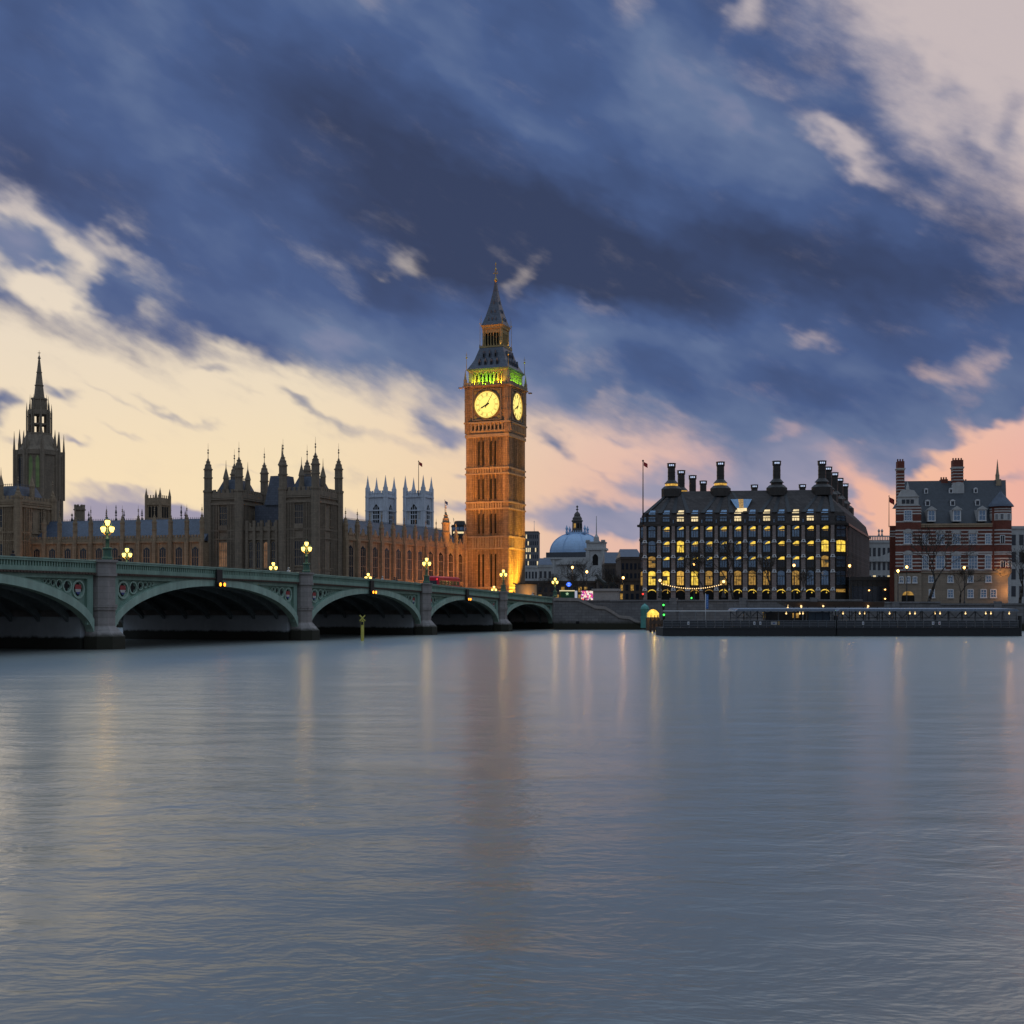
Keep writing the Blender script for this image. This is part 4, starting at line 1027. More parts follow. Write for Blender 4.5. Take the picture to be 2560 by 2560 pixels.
for i in range(8):
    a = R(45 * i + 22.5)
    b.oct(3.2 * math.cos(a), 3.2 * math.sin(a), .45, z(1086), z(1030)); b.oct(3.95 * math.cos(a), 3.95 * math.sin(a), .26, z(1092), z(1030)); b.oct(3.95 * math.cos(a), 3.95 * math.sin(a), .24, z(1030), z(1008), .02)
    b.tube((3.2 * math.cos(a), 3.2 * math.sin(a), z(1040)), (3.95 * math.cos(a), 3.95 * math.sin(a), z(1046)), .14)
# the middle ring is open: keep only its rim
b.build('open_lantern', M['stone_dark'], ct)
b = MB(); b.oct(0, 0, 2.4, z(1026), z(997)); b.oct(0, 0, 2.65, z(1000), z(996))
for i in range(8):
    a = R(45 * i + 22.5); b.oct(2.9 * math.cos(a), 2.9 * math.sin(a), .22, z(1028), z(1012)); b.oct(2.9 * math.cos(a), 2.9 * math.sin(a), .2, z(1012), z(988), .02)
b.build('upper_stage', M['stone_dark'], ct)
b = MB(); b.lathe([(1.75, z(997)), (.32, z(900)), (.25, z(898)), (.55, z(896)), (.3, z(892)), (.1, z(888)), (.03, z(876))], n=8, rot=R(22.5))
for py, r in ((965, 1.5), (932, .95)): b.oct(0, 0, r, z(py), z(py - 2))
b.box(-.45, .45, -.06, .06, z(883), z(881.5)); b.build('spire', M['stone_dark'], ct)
lg = emit('green tinted lit glass', (.42, .60, .22), .035, .9, .5)
for i in range(8):
    if i in (1, 2): continue
    a = R(45 * i)
    for s in (-1, 1):
        w = MB(); w.slab([(-.6 + 1.1 * s, z(1222)), (.6 + 1.1 * s, z(1222)), (.6 + 1.1 * s, z(1152)), (1.1 * s, z(1142)), (-.6 + 1.1 * s, z(1152))], -6.46, -6.3)
        o = w.build('tall_window', lg if i in (0,) else M['glass'], ct); o.rotation_euler = (0, 0, a)
# square pinnacled turret tower, chimney stack and roof-top finials behind the river front
D = 372; st = thing('turret_tower', 'small square dark tower with four pinnacles rising over the palace roof', 'tower', (PX(395, D), D, 0), SPA); z = lambda py: PZ(py, D)
b = MB(); b.box(-2.4, 2.4, -2.4, 2.4, GZ, z(1246)); b.box(-2.65, 2.65, -2.65, 2.65, z(1264), z(1260)); b.box(-2.6, 2.6, -2.6, 2.6, z(1302), z(1296))
for sx in (-1, 1):
    for sy in (-1, 1): b.oct(2.35 * sx, 2.35 * sy, .45, z(1300), z(1240)); b.oct(2.35 * sx, 2.35 * sy, .42, z(1240), z(1221), .02)
for i in range(5): b.box(-1.8 + i * .9 - .12, -1.8 + i * .9 + .12, -2.4, -2.2, z(1246), z(1239)); b.box(2.2, 2.4, -1.8 + i * .9 - .12, -1.8 + i * .9 + .12, z(1246), z(1239))
b.build('walls', M['stone'], st)
for kx in (-1.1, 0, 1.1):
    w = MB(); w.slab([(kx - .4, z(1295)), (kx + .4, z(1295)), (kx + .4, z(1270)), (kx, z(1266)), (kx - .4, z(1270))], -2.44, -2.4); w.build('louvre_window', M['shadow'], st)
    w = MB(); w.box(2.4, 2.44, kx - .4, kx + .4, z(1295), z(1268)); w.build('louvre_window', M['shadow'], st)
D = 340; ch = MB(); z = lambda py: PZ(py, D); x = PX(199, D)
ch.oct(x, D, 1.35, GZ, z(1276)); ch.oct(x, D, 1.6, z(1276), z(1273)); ch.oct(x, D, 1.4, z(1273), z(1266))
for k in range(8): ch.box(x + 1.2 * math.cos(k * .785) - .22, x + 1.2 * math.cos(k * .785) + .22, D + 1.2 * math.sin(k * .785) - .22, D + 1.2 * math.sin(k * .785) + .22, z(1266), z(1262))
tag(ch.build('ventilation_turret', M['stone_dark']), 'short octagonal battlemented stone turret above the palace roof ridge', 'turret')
D = 322
for i, (px, py, lb) in enumerate(((180, 1282, 'thin iron roof finial just left of the octagonal battlemented turret'), (222, 1278, 'thin iron roof finial just right of the octagonal battlemented turret'), (266, 1272, 'thin iron roof finial above the nearest lamp'), (290, 1262, 'tallest tiered iron finial on the palace roof'), (310, 1275, 'thin iron finial right of the tallest tiered one'), (355, 1272, 'thin iron roof finial left of the square pinnacled tower'), (453, 1262, 'dark tiered iron finial right of the square pinnacled tower'), (463, 1276, 'thin iron finial nearest the twin towers'))):
    f = MB(); z = lambda p: PZ(p, D)
    f.lathe([(.55, z(1310)), (.35, z(1300)), (.12, z(1294)), (.1, z(1290)), (.35, z(1288)), (.08, z(1286)), (.28, z(1282 if py < 1275 else 1286)), (.07, z(py + 10)), (.16, z(py + 8)), (.03, z(py))], 0, 0, 6)
    tag(f.build('roof_finial', M['iron'], None, (PX(px, D), D, 0)), lb, 'finial', 'iron finials on the palace roof')
# terrace wall at the foot of the palace
tw_ = MB(); a = Vector((-120, 291)); b_ = Vector((-14.5, 267)); d = b_ - a; n_ = d.length
tw_.box(0, n_, 0, 1.2, -3, GZ + .1); tw_.box(0, n_, -.1, .4, GZ + .1, GZ + 1.1)
tag(tw_.build('terrace_wall', M['granite_wall'], None, (a.x, a.y, 0), math.atan2(d.y, d.x)), 'dark granite terrace wall along the river below the palace', 'river wall')

# ------------------------------------------------------------------ abbey towers and their surroundings
def abbey(px, label, flag):
    D = 668; z = lambda py: PZ(py, D); s = 6.05
    r = thing('abbey_tower', label, 'church tower', (PX(px, D), D, 0), R(-20.5), 'white abbey towers')
    b = MB(); b.box(-s + .5, s - .5, -s + .5, s - .5, GZ, z(1236))
    for zz in (z(1278), z(1244), z(1320)): b.box(-s - .1, s + .1, -s - .1, s + .1, zz - .35, zz + .35)
    for sx in (-1, 1):
        for sy in (-1, 1): b.box(sx * s - (1.9 if sx > 0 else 0), sx * s + (1.9 if sx < 0 else 0), sy * s - (1.9 if sy > 0 else 0), sy * s + (1.9 if sy < 0 else 0), GZ, z(1231))
    b.build('walls', M['abbey'], r)
    p = MB()
    for k in range(4):
        for i in range(6):
            c = -3.6 + i * 1.44
            if k == 0: p.box(c - .45, c + .45, -s + .3, -s + .8, z(1236), z(1229))
            if k == 1: p.box(s - .8, s - .3, c - .45, c + .45, z(1236), z(1229))
            if k == 2: p.box(c - .45, c + .45, s - .8, s - .3, z(1236), z(1229))
            if k == 3: p.box(-s + .3, -s + .8, c - .45, c + .45, z(1236), z(1229))
    p.build('battlements', M['abbey'], r)
    for sx in (-1, 1):
        for sy in (-1, 1):
            q = MB(); q.box(sx * 5.1 - .95, sx * 5.1 + .95, sy * 5.1 - .95, sy * 5.1 + .95, z(1231), z(1221)); q.lathe([(1.1, z(1221)), (.75, z(1214)), (.2, z(1196)), (.03, z(1190))], sx * 5.1, sy * 5.1, 4, R(45)); q.build('pinnacle', M['abbey'], r)
    for k, off in ((0, 0), (1, 0)):
        w = RB(); w.ang = R(90) * k; w.slab([(-1.7, z(1312)), (1.7, z(1312)), (1.7, z(1272)), (0, z(1262)), (-1.7, z(1272))], -s + .38, -s + .52); wo_ = w.build('louvre_window', M['shadow'], r)
        m_ = RB(); m_.ang = R(90) * k
        for xx in (-.6, .6): m_.box(xx - .14, xx + .14, -s + .25, -s + .379, z(1312), z(1268))
        for py in (1300, 1288): m_.box(-1.7, 1.7, -s + .27, -s + .378, z(py) - .2, z(py) + .2)
        m_.build('tracery', M['abbey'], wo_)
        for xx in (-3.1, 3.1):
            w = RB(); w.ang = R(90) * k; w.box(xx - .5, xx + .5, -s + .4, -s + .5, z(1300), z(1282)); w.build('blind_panel', M['stone_pale'], r)
    return r
abbey(952.5, 'white abbey tower with four pinnacles, farther from the clock tower', 0)
abbey(1046, 'white abbey tower with four pinnacles and a flagpole, nearer the clock tower', 1)
def flagpole(px, D, y0, y1, r, label, flagcol=None, fw=1.6, base=None):
    o = thing('flagpole', label, 'flagpole', (PX(px, D), D, 0), 0)
    b = MB(); b.tube((0, 0, PZ(y0, D)), (0, 0, PZ(y1, D)), r, r * .6, 6); b.ball((0, 0, PZ(y1, D)), r * 1.6, 6, 4); b.build('pole', M['white'] if flagcol is None else M['brown'], o)
    if flagcol is not None:
        f = MB(); n = 6; zt = PZ(y1, D) - .2
        for i in range(n):
            x0, x1 = fw * i / n, fw * (i + 1) / n; w = lambda x: .18 * math.sin(x * 4)
            f.hexa([(r + x0 * .7, w(x0), zt - fw * .7 - x0 * .5), (r + x1 * .7, w(x1), zt - fw * .7 - x1 * .5), (r + x1 * .7, w(x1) + .02, zt - fw * .7 - x1 * .5), (r + x0 * .7, w(x0) + .02, zt - fw * .7 - x0 * .5)],
                   [(r + x0 * .7, w(x0), zt - x0 * .4), (r + x1 * .7, w(x1), zt - x1 * .4), (r + x1 * .7, w(x1) + .02, zt - x1 * .4), (r + x0 * .7, w(x0) + .02, zt - x0 * .4)])
        f.build('flag', flagcol, o)
    return o
M['flag_red'] = mat('red flag cloth', (.45, .04, .04), .8, .3, 1, bump=0)
M['flag_blue'] = mat('blue and white flag cloth', (.10, .14, .3), .8, .5, 1.5, bump=0)
flagpole(1046.5, 660, 1240, 1153, .22, 'tall flagpole with a small red flag on the abbey tower', M['flag_red'], 2.4)
flagpole(1112, 420, 1330, 1250, .08, 'thin pale flagpole with drooping dark flag left of the clock tower', M['flag_blue'], 1.3)
flagpole(1607.5, 303.5, 1318, 1152, .16, 'tall brown flagpole on the left roof corner of the office block with chimneys', M['flag_red'], 1.3)
flagpole(2222.5, 300, 1318, 1240, .09, 'white flagpole with a red flag beside the striped brick house', M['flag_red'], 1.7)
flagpole(1335.5, 900, 1330, 1304, .2, 'slim mast on top of the distant office slab')
# ------------------------------------------------------------------ river wall, steps, land front
EA = Vector((8.9, 259.6)); EB = Vector((420, 134.0)); ED = (EB - EA).normalized(); EROT = math.atan2(ED.y, ED.x)
def emb(s, w=0.0):
    """a point s metres along the embankment wall, w metres inland"""
    return EA + ED * s + Vector((-ED.y, ED.x)) * w
def emb_s(px, w=0.0):
    k = (px - CXP) / FPX; o = EA + Vector((-ED.y, ED.x)) * w
    return (k * o.y - o.x) / (ED.x - k * ED.y)
eroot = thing('river_wall', 'long grey granite embankment wall behind the floating pier', 'river wall', (EA.x, EA.y, 0), EROT)
w = MB()
for s0, s1, top in ((-1.5, 60, 5.85), (60, 74, 5.4), (74, 170, 5.05), (170, 420, 5.05)):
    w.box(s0, s1, 0, 1.2, -3, top - .3); w.box(s0, s1, -.18, .7, top - .3, top)
w.build('wall', M['granite_wall'], eroot)
for i, s in enumerate([24, 37.6, 51, 66, 84, 102]):
    q = MB(); q.box(s - .7, s + .7, -.35, 1.3, -3, 6.2 if s < 60 else 5.4); q.build('wall_pier', M['granite_wall'], eroot)
# granite steps wall going down from the bridge end to the pier
D = 251.0; z = lambda py: PZ(py, D); x = lambda px: PX(px, D)
sw_ = thing('stair_wall', 'granite wall with a wavy sloping parapet going down from the bridge end to the pier', 'stair wall', (0, D, 0), R(-4))
line = [(1384, 1494), (1446, 1495), (1462, 1502), (1488, 1514), (1512, 1516), (1530, 1526), (1548, 1538), (1572, 1540), (1588, 1549), (1602, 1554), (1640, 1555)]
q = MB(); top = [(x(a), z(b)) for a, b in line]
for (x0, z0), (x1, z1) in zip(top, top[1:]):
    q.hexa([(x0, 0, -3), (x1, 0, -3), (x1, 2.5, -3), (x0, 2.5, -3)], [(x0, 0, z0 - .6), (x1, 0, z1 - .6), (x1, 2.5, z1 - .6), (x0, 2.5, z0 - .6)])
q.build('wall', M['granite_wall'], sw_)
q = MB()
for (x0, z0), (x1, z1) in zip(top, top[1:]):
    q.hexa([(x0, -.2, z0 - .6), (x1, -.2, z1 - .6), (x1, .5, z1 - .6), (x0, .5, z0 - .6)], [(x0, -.2, z0), (x1, -.2, z1), (x1, .5, z1), (x0, .5, z0)])
q.build('coping', M['granite'], sw_)
q = MB(); q.box(x(1440), x(1448), -.02, .1, z(1560), z(1553)); q.build('drain_opening', M['shadow'], sw_)

# ------------------------------------------------------------------ the dark office block with chimneys
PA = Vector((PX(1587, 302), 302.0)); PF = Vector((math.cos(R(7)), -math.sin(R(7)))); PN = Vector((.347, .938)).normalized()
pc = thing('office_block', 'big dark office block with lit window grid and a row of black drum chimneys', 'office building', (PA.x, PA.y, 0), R(-7))
c7, s7 = math.cos(R(7)), math.sin(R(7))
SK_ = (PN.x * c7 - PN.y * s7, PN.x * s7 + PN.y * c7)     # the side direction in the block's own axes
W_, DP = 48.9, 62.0
def pt_(u, v): return (u + SK_[0] * v, SK_[1] * v)
zf = lambda py: PZ(py, 300)
EV = zf(1311)
M['p_dark'] = mat('bronze cladding', (.042, .036, .032), .5, .3, .6, .4, metal=.1)
M['p_roof'] = mat('dark bronze roof panels', (.078, .067, .063), .8, .25, .8, .2, courses=(1.0, .8, .03, .3), spec=.15)
M['p_stone'] = mat('pink sandstone pier', (.31, .245, .22), .8, .2, 1, .3, courses=(1.2, .5, .03, .25))
ch = 2.9
b = MB(); foot = [pt_(ch, 0.6), pt_(W_ - ch, 0.6), pt_(W_ - .4, ch), pt_(W_ - .4, DP), pt_(.4, DP), pt_(.4, ch)]
b.prism(foot, GZ - .4, EV); b.build('wall', M['p_dark'], pc)
b = MB()
for zz, o_, h in ((EV - .3, .55, .5), (zf(1348) - .2, .1, .5), (zf(1387) - .2, .1, .5), (zf(1425) - .2, .1, .5), (zf(1468) - .2, .1, .5)):
    f2 = [pt_(ch - o_ * .4, .6 - o_), pt_(W_ - ch + o_ * .4, .6 - o_), pt_(W_ - .4 + o_, ch - o_ * .4), pt_(W_ - .4 + o_, DP), pt_(.4 - o_, DP), pt_(.4 - o_, ch - o_ * .4)]
    b.prism(f2, zz, zz + h)
b.build('floor_band', M['p_dark'], pc)
# mansard: a slightly leaning attic, then the long roof
a0 = [pt_(ch, .45), pt_(W_ - ch, .45), pt_(W_ - .25, ch), pt_(W_ - .25, DP), pt_(.25, DP), pt_(.25, ch)]
a1 = [pt_(ch + .4, 1.2), pt_(W_ - ch - .4, 1.2), pt_(W_ - 1.0, ch + .5), pt_(W_ - 1.0, DP - .5), pt_(1.0, DP - .5), pt_(1.0, ch + .5)]
a2 = [pt_(7.0, 9.0), pt_(W_ - 7.0, 9.0), pt_(W_ - 6.6, 9.5), pt_(W_ - 6.6, DP - 9), pt_(6.6, DP - 9), pt_(6.6, 9.5)]
ZA, ZM, ZR = EV + .2, zf(1280), PZ(1228, 309)
def loft(mb, p, q, z0, z1, cap=False):
    n = len(p); mb._add([(x, y, z0) for x, y in p] + [(x, y, z1) for x, y in q], [(k, (k + 1) % n, n + (k + 1) % n, n + k) for k in range(n)] + ([tuple(range(n, 2 * n))] if cap else []))
b = MB(); loft(b, a0, a1, ZA, ZM); loft(b, a1, a2, ZM, ZR, True); b.build('roof', M['p_roof'], pc)
XP = [2.35 + 3.327 * i for i in range(14)]
CHX = [(8.6, 39.2), (20.3, 39.4), (33.6, 39.4), (44.2, 39.3)]
# roof ducts running from every pier up to the chimneys
rid = MB()
for x_ in XP:
    c = min(CHX, key=lambda q: abs(q[0] - x_))[0]
    tx = c + (x_ - c) * .32; P0_ = Vector((x_ + .2, 1.0, ZM - .1)); P1_ = Vector((tx + 1.2, 8.3, ZR - .5))
    rid.hexa([(P0_.x - .5, P0_.y - .28, P0_.z), (P0_.x + .5, P0_.y - .28, P0_.z), (P0_.x + .5, P0_.y + .5, P0_.z), (P0_.x - .5, P0_.y + .5, P0_.z)],
             [(P1_.x - .3, P1_.y - .25, P1_.z), (P1_.x + .3, P1_.y - .25, P1_.z), (P1_.x + .3, P1_.y + .5, P1_.z), (P1_.x - .3, P1_.y + .5, P1_.z)])
rid.build('roof_duct', M['black'], pc)['kind'] = 'stuff'
# stone piers with their pale capital boxes
for i, x_ in enumerate(XP):
    q = MB()
    for (z0, z1, hw_) in ((GZ - .3, zf(1474), .55), (zf(1474), zf(1429), .5), (zf(1429), zf(1392), .46), (zf(1392), zf(1354), .42), (zf(1354), EV - .35, .38)):
        q.box(x_ - hw_, x_ + hw_, .6 - .75 - (hw_ - .38), .62, z0, z1)
    po = q.build('stone_pier', M['p_stone'], pc)
    for py in (1353.5, 1391, 1428.5, 1473):
        zz = zf(py); q = MB(); q.box(x_ - .38, x_ + .38, -.55, -.3, zz - .33, zz + .36); q.slab([(x_ - .6, zz - .36), (x_ + .6, zz - .36), (x_ + .45, zz + .1), (x_ - .45, zz + .1)], -.5, -.28)
        co = q.build('capital', M['white'], po)
        q = MB(); q.tube((x_, -.56, zz + .02), (x_, -.52, zz + .02), .17, n=10); q.build('bolt_hole', M['black'], co)
# windows: frame, pane and the glow of the vaulted ceiling inside
LITMAP = {1: 'd....', }
rows = [('attic', 1302.8, 1291), ('r4', 1342.5, 1314.5), ('r3', 1380, 1351.5), ('r2', 1418, 1390), ('r1', 1462.5, 1427)]
lit4 = [0, 2, 1, 1, 2, 2, 2, 2, 2, 2, 1, 3, 3]; lit3 = [0, 2, 4, 2, 2, 1, 1, 2, 1, 3, 3, 3, 4]; lit2 = [5, 2, 2, 2, 1, 1, 1, 1, 1, 3, 2, 3, 5]; lit1 = [4, 4, 4, 4, 5, 5, 5, 5, 5, 0, 5, 0, 0]; litA = [0, 0, 6, 6, 0, 0, 6, 0, 6, 0, 6, 6, 0]
WL = {}
def seg_arch(x0, x1, z0, z1, rise, n=6):
    return [(x0, z0), (x1, z0)] + [(lerp(x1, x0, i / n), z1 - rise + rise * math.sin(math.pi * i / n)) for i in range(n + 1)]
for ri, (nm, pb, pt2) in enumerate(rows):
    kinds = [litA, lit4, lit3, lit2, lit1][ri]
    z0, z1 = zf(pb), zf(pt2)
    for i in range(13):
        cx = (XP[i] + XP[i + 1]) / 2; hw_ = .78; k = kinds[i]
        yy = .56 if ri else .62
        q = MB(); q.slab(seg_arch(cx - hw_, cx + hw_, z0, z1, .3 if ri else .02), yy - .05, yy + .1)
        wm = M['glass_blue'] if k in (0, 1, 2) else (M['lit'] if (i * 7 + ri) % 3 else M['lit_warm']) if k == 4 else M['lit_white'] if k == 6 else M['lit_soft'] if k == 5 else M['glass']
        wo_ = q.build('window', wm, pc)
        f = MB(); zm = lerp(z0, z1, .62)
        f.box(cx - hw_, cx + hw_, yy - .12, yy - .051, zm - .09, zm + .09)
        for e_ in (-.26, .26): f.box(cx + e_ - .05, cx + e_ + .05, yy - .1, yy - .051, z0, zm - .09)
        for e_ in (-hw_ - .12, hw_): f.box(cx + e_, cx + e_ + .12, yy - .14, yy - .05, z0, z1)
        f.box(cx - hw_ - .12, cx + hw_ + .12, yy - .16, yy - .05, z0 - .3, z0)
        f.build('window_frame', M['p_dark'], wo_)
        if k in (4, 5) and (i * 5 + ri * 3) % 4 < 2 and ri:
            q = MB(); hb = (.25, .45, .6, .35)[(i + ri) % 4] * (zm - z0); q.box(cx - hw_ * (1 if i % 2 else .1), cx + hw_ * (.3 if i % 3 else 1), yy - .062, yy - .052, zm - .09 - hb, zm - .09); q.build('blind', M['blind'], wo_)
        if ri == 0:     # sloping rooflight above the attic window
            q = MB(); q.hexa([(cx - hw_, 1.02, ZM - .35), (cx + hw_, 1.02, ZM - .35), (cx + hw_, 1.5, ZM - .35), (cx - hw_, 1.5, ZM - .35)], [(cx - hw_ * .75 + .25, 1.55, ZM + .55), (cx + hw_ * .75 + .25, 1.55, ZM + .55), (cx + hw_ * .75 + .25, 2.3, ZM + .55), (cx - hw_ * .75 + .25, 2.3, ZM + .55)])
            q.build('rooflight', M['lit_white'] if k == 6 and i % 2 == 0 else M['glass_blue'], pc)
        elif k in (1, 2, 3):
            # the lit vault seen through the upper light: a lens leaning to the right
            zb = zm + .12; zt2 = z1 - .06; t_ = {1: .45, 2: .8, 3: 1.0}[k]
            pts = [(cx - hw_ * (.2 + .7 * t_), zb)] + [(cx + hw_ * .95, zb + (.5 * (1 - t_)) * (zt2 - zb))] + [(lerp(cx + hw_ * .95, cx - hw_ * (.2 + .7 * t_), s / 6), lerp(zt2 - .18, zb, (s / 6) ** (1.0 + 1.2 * t_)) + .22 * math.sin(math.pi * min(1, s / 6)) * .6) for s in range(6)]
            q = MB(); q.slab(pts, yy - .062, yy - .052); q.build('lit_ceiling', M['lit'], wo_)
            if k > 1 and ri in (1, 2): q = MB(); q.box(cx - hw_ * .5, cx + hw_ * .9, yy - .062, yy - .052, zm - .26, zm - .12); q.build('lit_ceiling', M['lit_soft'], wo_)
# ground floor arcade
for i in range(13):
    cx = (XP[i] + XP[i + 1]) / 2; hw_ = 1.08
    q = MB(); q.slab(seg_arch(cx - hw_, cx + hw_, GZ, zf(1472.5), .85, 10), .5, .58); ar = q.build('arcade_opening', M['shadow'], pc)
    q = MB(); n = 8
    for k in range(n):
        a0_, a1_ = math.pi * (.08 + .84 * k / n), math.pi * (.08 + .84 * (k + 1) / n)
        zc = zf(1472.5) - .9
        q.slab([(cx + .95 * math.cos(a0_), zc + .62 * math.sin(a0_)), (cx + 1.0 * math.cos(a0_), zc + .82 * math.sin(a0_)), (cx + 1.0 * math.cos(a1_), zc + .82 * math.sin(a1_)), (cx + .95 * math.cos(a1_), zc + .62 * math.sin(a1_))][::-1], .48, .499)
    q.build('lit_vault', M['lit_soft'] if i in (1, 2, 3, 4) else M['lit'], ar)
    if i % 2 or i > 5:
        q = MB(); zc = zf(1482); q.ball((cx + .35, .4, zc), .16, 8, 4, .6); q.tube((cx + .35, .4, zc), (cx + .35, .4, zc + 1.0), .02); q.build('pendant_lamp', M['lit'], ar)
# canted corner bays and the side facing the street
for (xa, ya, xb, yb, lt_) in ((pt_(.4, ch) + pt_(ch, .6) + ((0, 0, 0, 0, 5),)), (pt_(W_ - ch, .6) + pt_(W_ - .4, ch) + ((0, 0, 4, 0, 0),))):
    d_ = Vector((xb - xa, yb - ya)); n_ = d_.length; rot = math.atan2(d_.y, d_.x)
    for ri, (nm, pb, pt2) in enumerate(rows):
        z0, z1 = zf(pb), zf(pt2)
        q = MB(); q.slab(seg_arch(.5, n_ - .5, z0, z1, .2 if ri else .02), -.06, .05)
        o = q.build('corner_window', {0: M['glass_blue'], 4: M['lit'], 5: M['lit_soft']}[lt_[ri]], pc, (xa, ya, 0), rot)
        f = MB(); f.box(.35, .5, -.12, .05, z0 - .2, z1); f.box(n_ - .5, n_ - .35, -.12, .05, z0 - .2, z1); f.box(n_ / 2 - .06, n_ / 2 + .06, -.12, -.061, z0, z1); f.box(.5, n_ - .5, -.12, -.061, lerp(z0, z1, .6), lerp(z0, z1, .66)); f.build('window_frame', M['p_dark'], o)
    q = MB(); q.slab([(.5, zf(1474) - .6), (n_ - .5, zf(1474) - .6), (n_ - .5, zf(1474) + .1), (.5, zf(1474) + .1)], -.07, .05)
    if lt_[2] == 4: q.build('lit_vault', M['lit_soft'], pc, (xa, ya, 0), rot)
rot_s = math.atan2(SK_[1], SK_[0])
for i in range(16):
    v = ch + 1.2 + i * 3.55; p = pt_(W_ - .4, v)
    for ri, (nm, pb, pt2) in enumerate(rows[1:]):
        z0, z1 = zf(pb), zf(pt2); q = MB(); q.box(0, 2.1, -.05, .05, z0, z1); q.build('side_window', M['glass'], pc, (p[0], p[1], 0), rot_s)
    q = MB(); q.box(2.45, 3.15, -.45, .02, GZ, EV - .35); q.build('side_pier', M['p_stone'], pc, (p[0], p[1], 0), rot_s)
# central skylight
q = MB(); D = 306; zz0, zz1 = ZM + 1.05, ZM + 3.3
cx = 25.0; y0_, y1_ = 2.0, 4.9
q.hexa([(cx - 1.3, y0_, zz0), (cx + 1.3, y0_, zz0), (cx + 1.3, y0_ + 1, zz0), (cx - 1.3, y0_ + 1, zz0)], [(cx - 2.5, y1_ - .6, zz1), (cx + 2.5, y1_ - .6, zz1), (cx + 2.5, y1_ + .4, zz1), (cx - 2.5, y1_ + .4, zz1)]); sk = q.build('skylight', M['glass_blue'], pc)
q = MB(); q.hexa([(cx - .6, y0_ - .02, zz0), (cx + .4, y0_ - .02, zz0), (cx + .4, y0_ + .02, zz0), (cx - .6, y0_ + .02, zz0)], [(cx - .7, y1_ - .64, zz1), (cx + .5, y1_ - .64, zz1), (cx + .5, y1_ - .6, zz1), (cx - .7, y1_ - .6, zz1)]); q.build('lit_pane', M['lit_soft'], sk)
q = MB(); q.box(cx - 1.1, cx + 1.1, 1.2, 1.5, ZM - .2, ZM + .95); q.build('rooflight', M['lit_white'], pc)
# narrow vent slots between the attic windows
for i in (2, 4, 5, 6, 7, 8, 9, 11):
    q = MB(); x_ = XP[i] + .0; q.box(x_ - .1, x_ + .1, .3, .45, zf(1307), zf(1299)); q.build('vent_slot', M['glass_blue'], pc)
# chimneys
def chimney(x_, y_, top, base, r=.92, lantern=False, cone=True):
    q = MB()
    if cone:
        q.oct(x_, y_, 2.5, base - 1.0, base + .9, 2.5, 12); q.lathe([(2.5, base + .9), (1.75, base + 1.6)], x_, y_, 12)
        q.lathe([(1.4, base + 1.6), (1.4, base + 2.2)], x_, y_, 12); q.lathe([(1.75, base + 2.2), (1.1, base + 2.9), (r, base + 3.1)], x_, y_, 12)
    q.lathe([(r, base), (r * .97, top - 1.0)], x_, y_, 12)
    for zz in [base + 4 + i * .9 for i in range(int(max(0, (top - base - 5) / .9)))]: q.lathe([(r * 1.03, zz), (r * 1.03, zz + .1)], x_, y_, 12)
    q.lathe([(r * 1.0, top - 1.0), (r * 1.12, top - .85), (r * 1.12, top - .8), (r * 1.12, top)], x_, y_, 12)
    q.lathe([(r * 1.2, top), (r * 1.2, top + .12)], x_, y_, 12)
    co = q.build('chimney', M['p_dark'], pc)
    q = MB()
    for k in (-1, 0, 1):
        a = R(-90 + 24 * k); q.tube((x_ + r * 1.12 * math.cos(a), y_ + r * 1.12 * math.sin(a), top - .62), (x_ + r * 1.12 * math.cos(a), y_ + r * 1.12 * math.sin(a), top - .24), .15, n=6)
    q.build('lit_slot', M['lit_blue'], co)
    if lantern:
        q = MB(); q.lathe([(1.5, base + 1.66), (1.55, base + 2.14)], x_, y_, 14, 0, True); q.build('lit_lantern', M['lit_warm'], co)
for i, (x_, tp_) in enumerate(CHX): chimney(x_, 8.6, tp_, ZR - .4, lantern=i in (0, 1))
for px, D, base, ln_ in ((1703, 326, ZR - .5, True), (1731.5, 338, ZR, False), (1758, 352, ZR, False), (2070, 318, ZR - 1, False), (2086, 331, ZR - 1, False), (2099, 345, ZR - 1, False), (2112, 360, ZR - 1, False), (1886, 363, ZR, False), (2006, 362, ZR, False)):
    gx, gy = PX(px, D) - PA.x, D - PA.y
    chimney(gx * c7 - gy * s7, gx * s7 + gy * c7, 39.3, base, lantern=ln_, cone=px in (1703, 2070, 2086, 2099, 2112))

# ------------------------------------------------------------------ striped brick house
HD = 290.0; HPH = R(-6)
hs = thing('brick_house', 'tall red brick house with white stone stripes, steep slate roof and tall striped chimneys', 'house', (PX(2237.5, HD), HD, 0), HPH)
hz = lambda py: PZ(py, HD - 1); hx = lambda px: (px - 2237.5) / FPX * HD * .985
xr = hx(2528); xl = 0.0; xb = hx(2300); xt = hx(2476)
ZG = hz(1430)
def striped(mb_b, mb_s, x0, x1, y0, y1, z0, z1, pitch, pr=.03, sw=.28):
    mb_b.box(x0, x1, y0, y1, z0, z1)
    zz = z0 + pitch * .6
    while zz < z1 - .3: mb_s.box(x0 - pr, x1 + pr, y0 - pr, y1 + pr, zz, zz + sw); zz += pitch
gr = MB(); gr.box(xl, xr - 1.2, 0, 20, GZ - .4, ZG); gr.box(xl - .15, xb + .1, -.75, 0, GZ - .4, ZG - .3); gr.box(xl - .2, xr - 1, -.25, 0, ZG - .25, ZG + .15); gr.build('granite_base', mat('warm granite', (.29, .235, .175), .85, .2, .5, .3, courses=(1.4, .55, .025, .18)), hs)
bb = MB(); ss = MB()
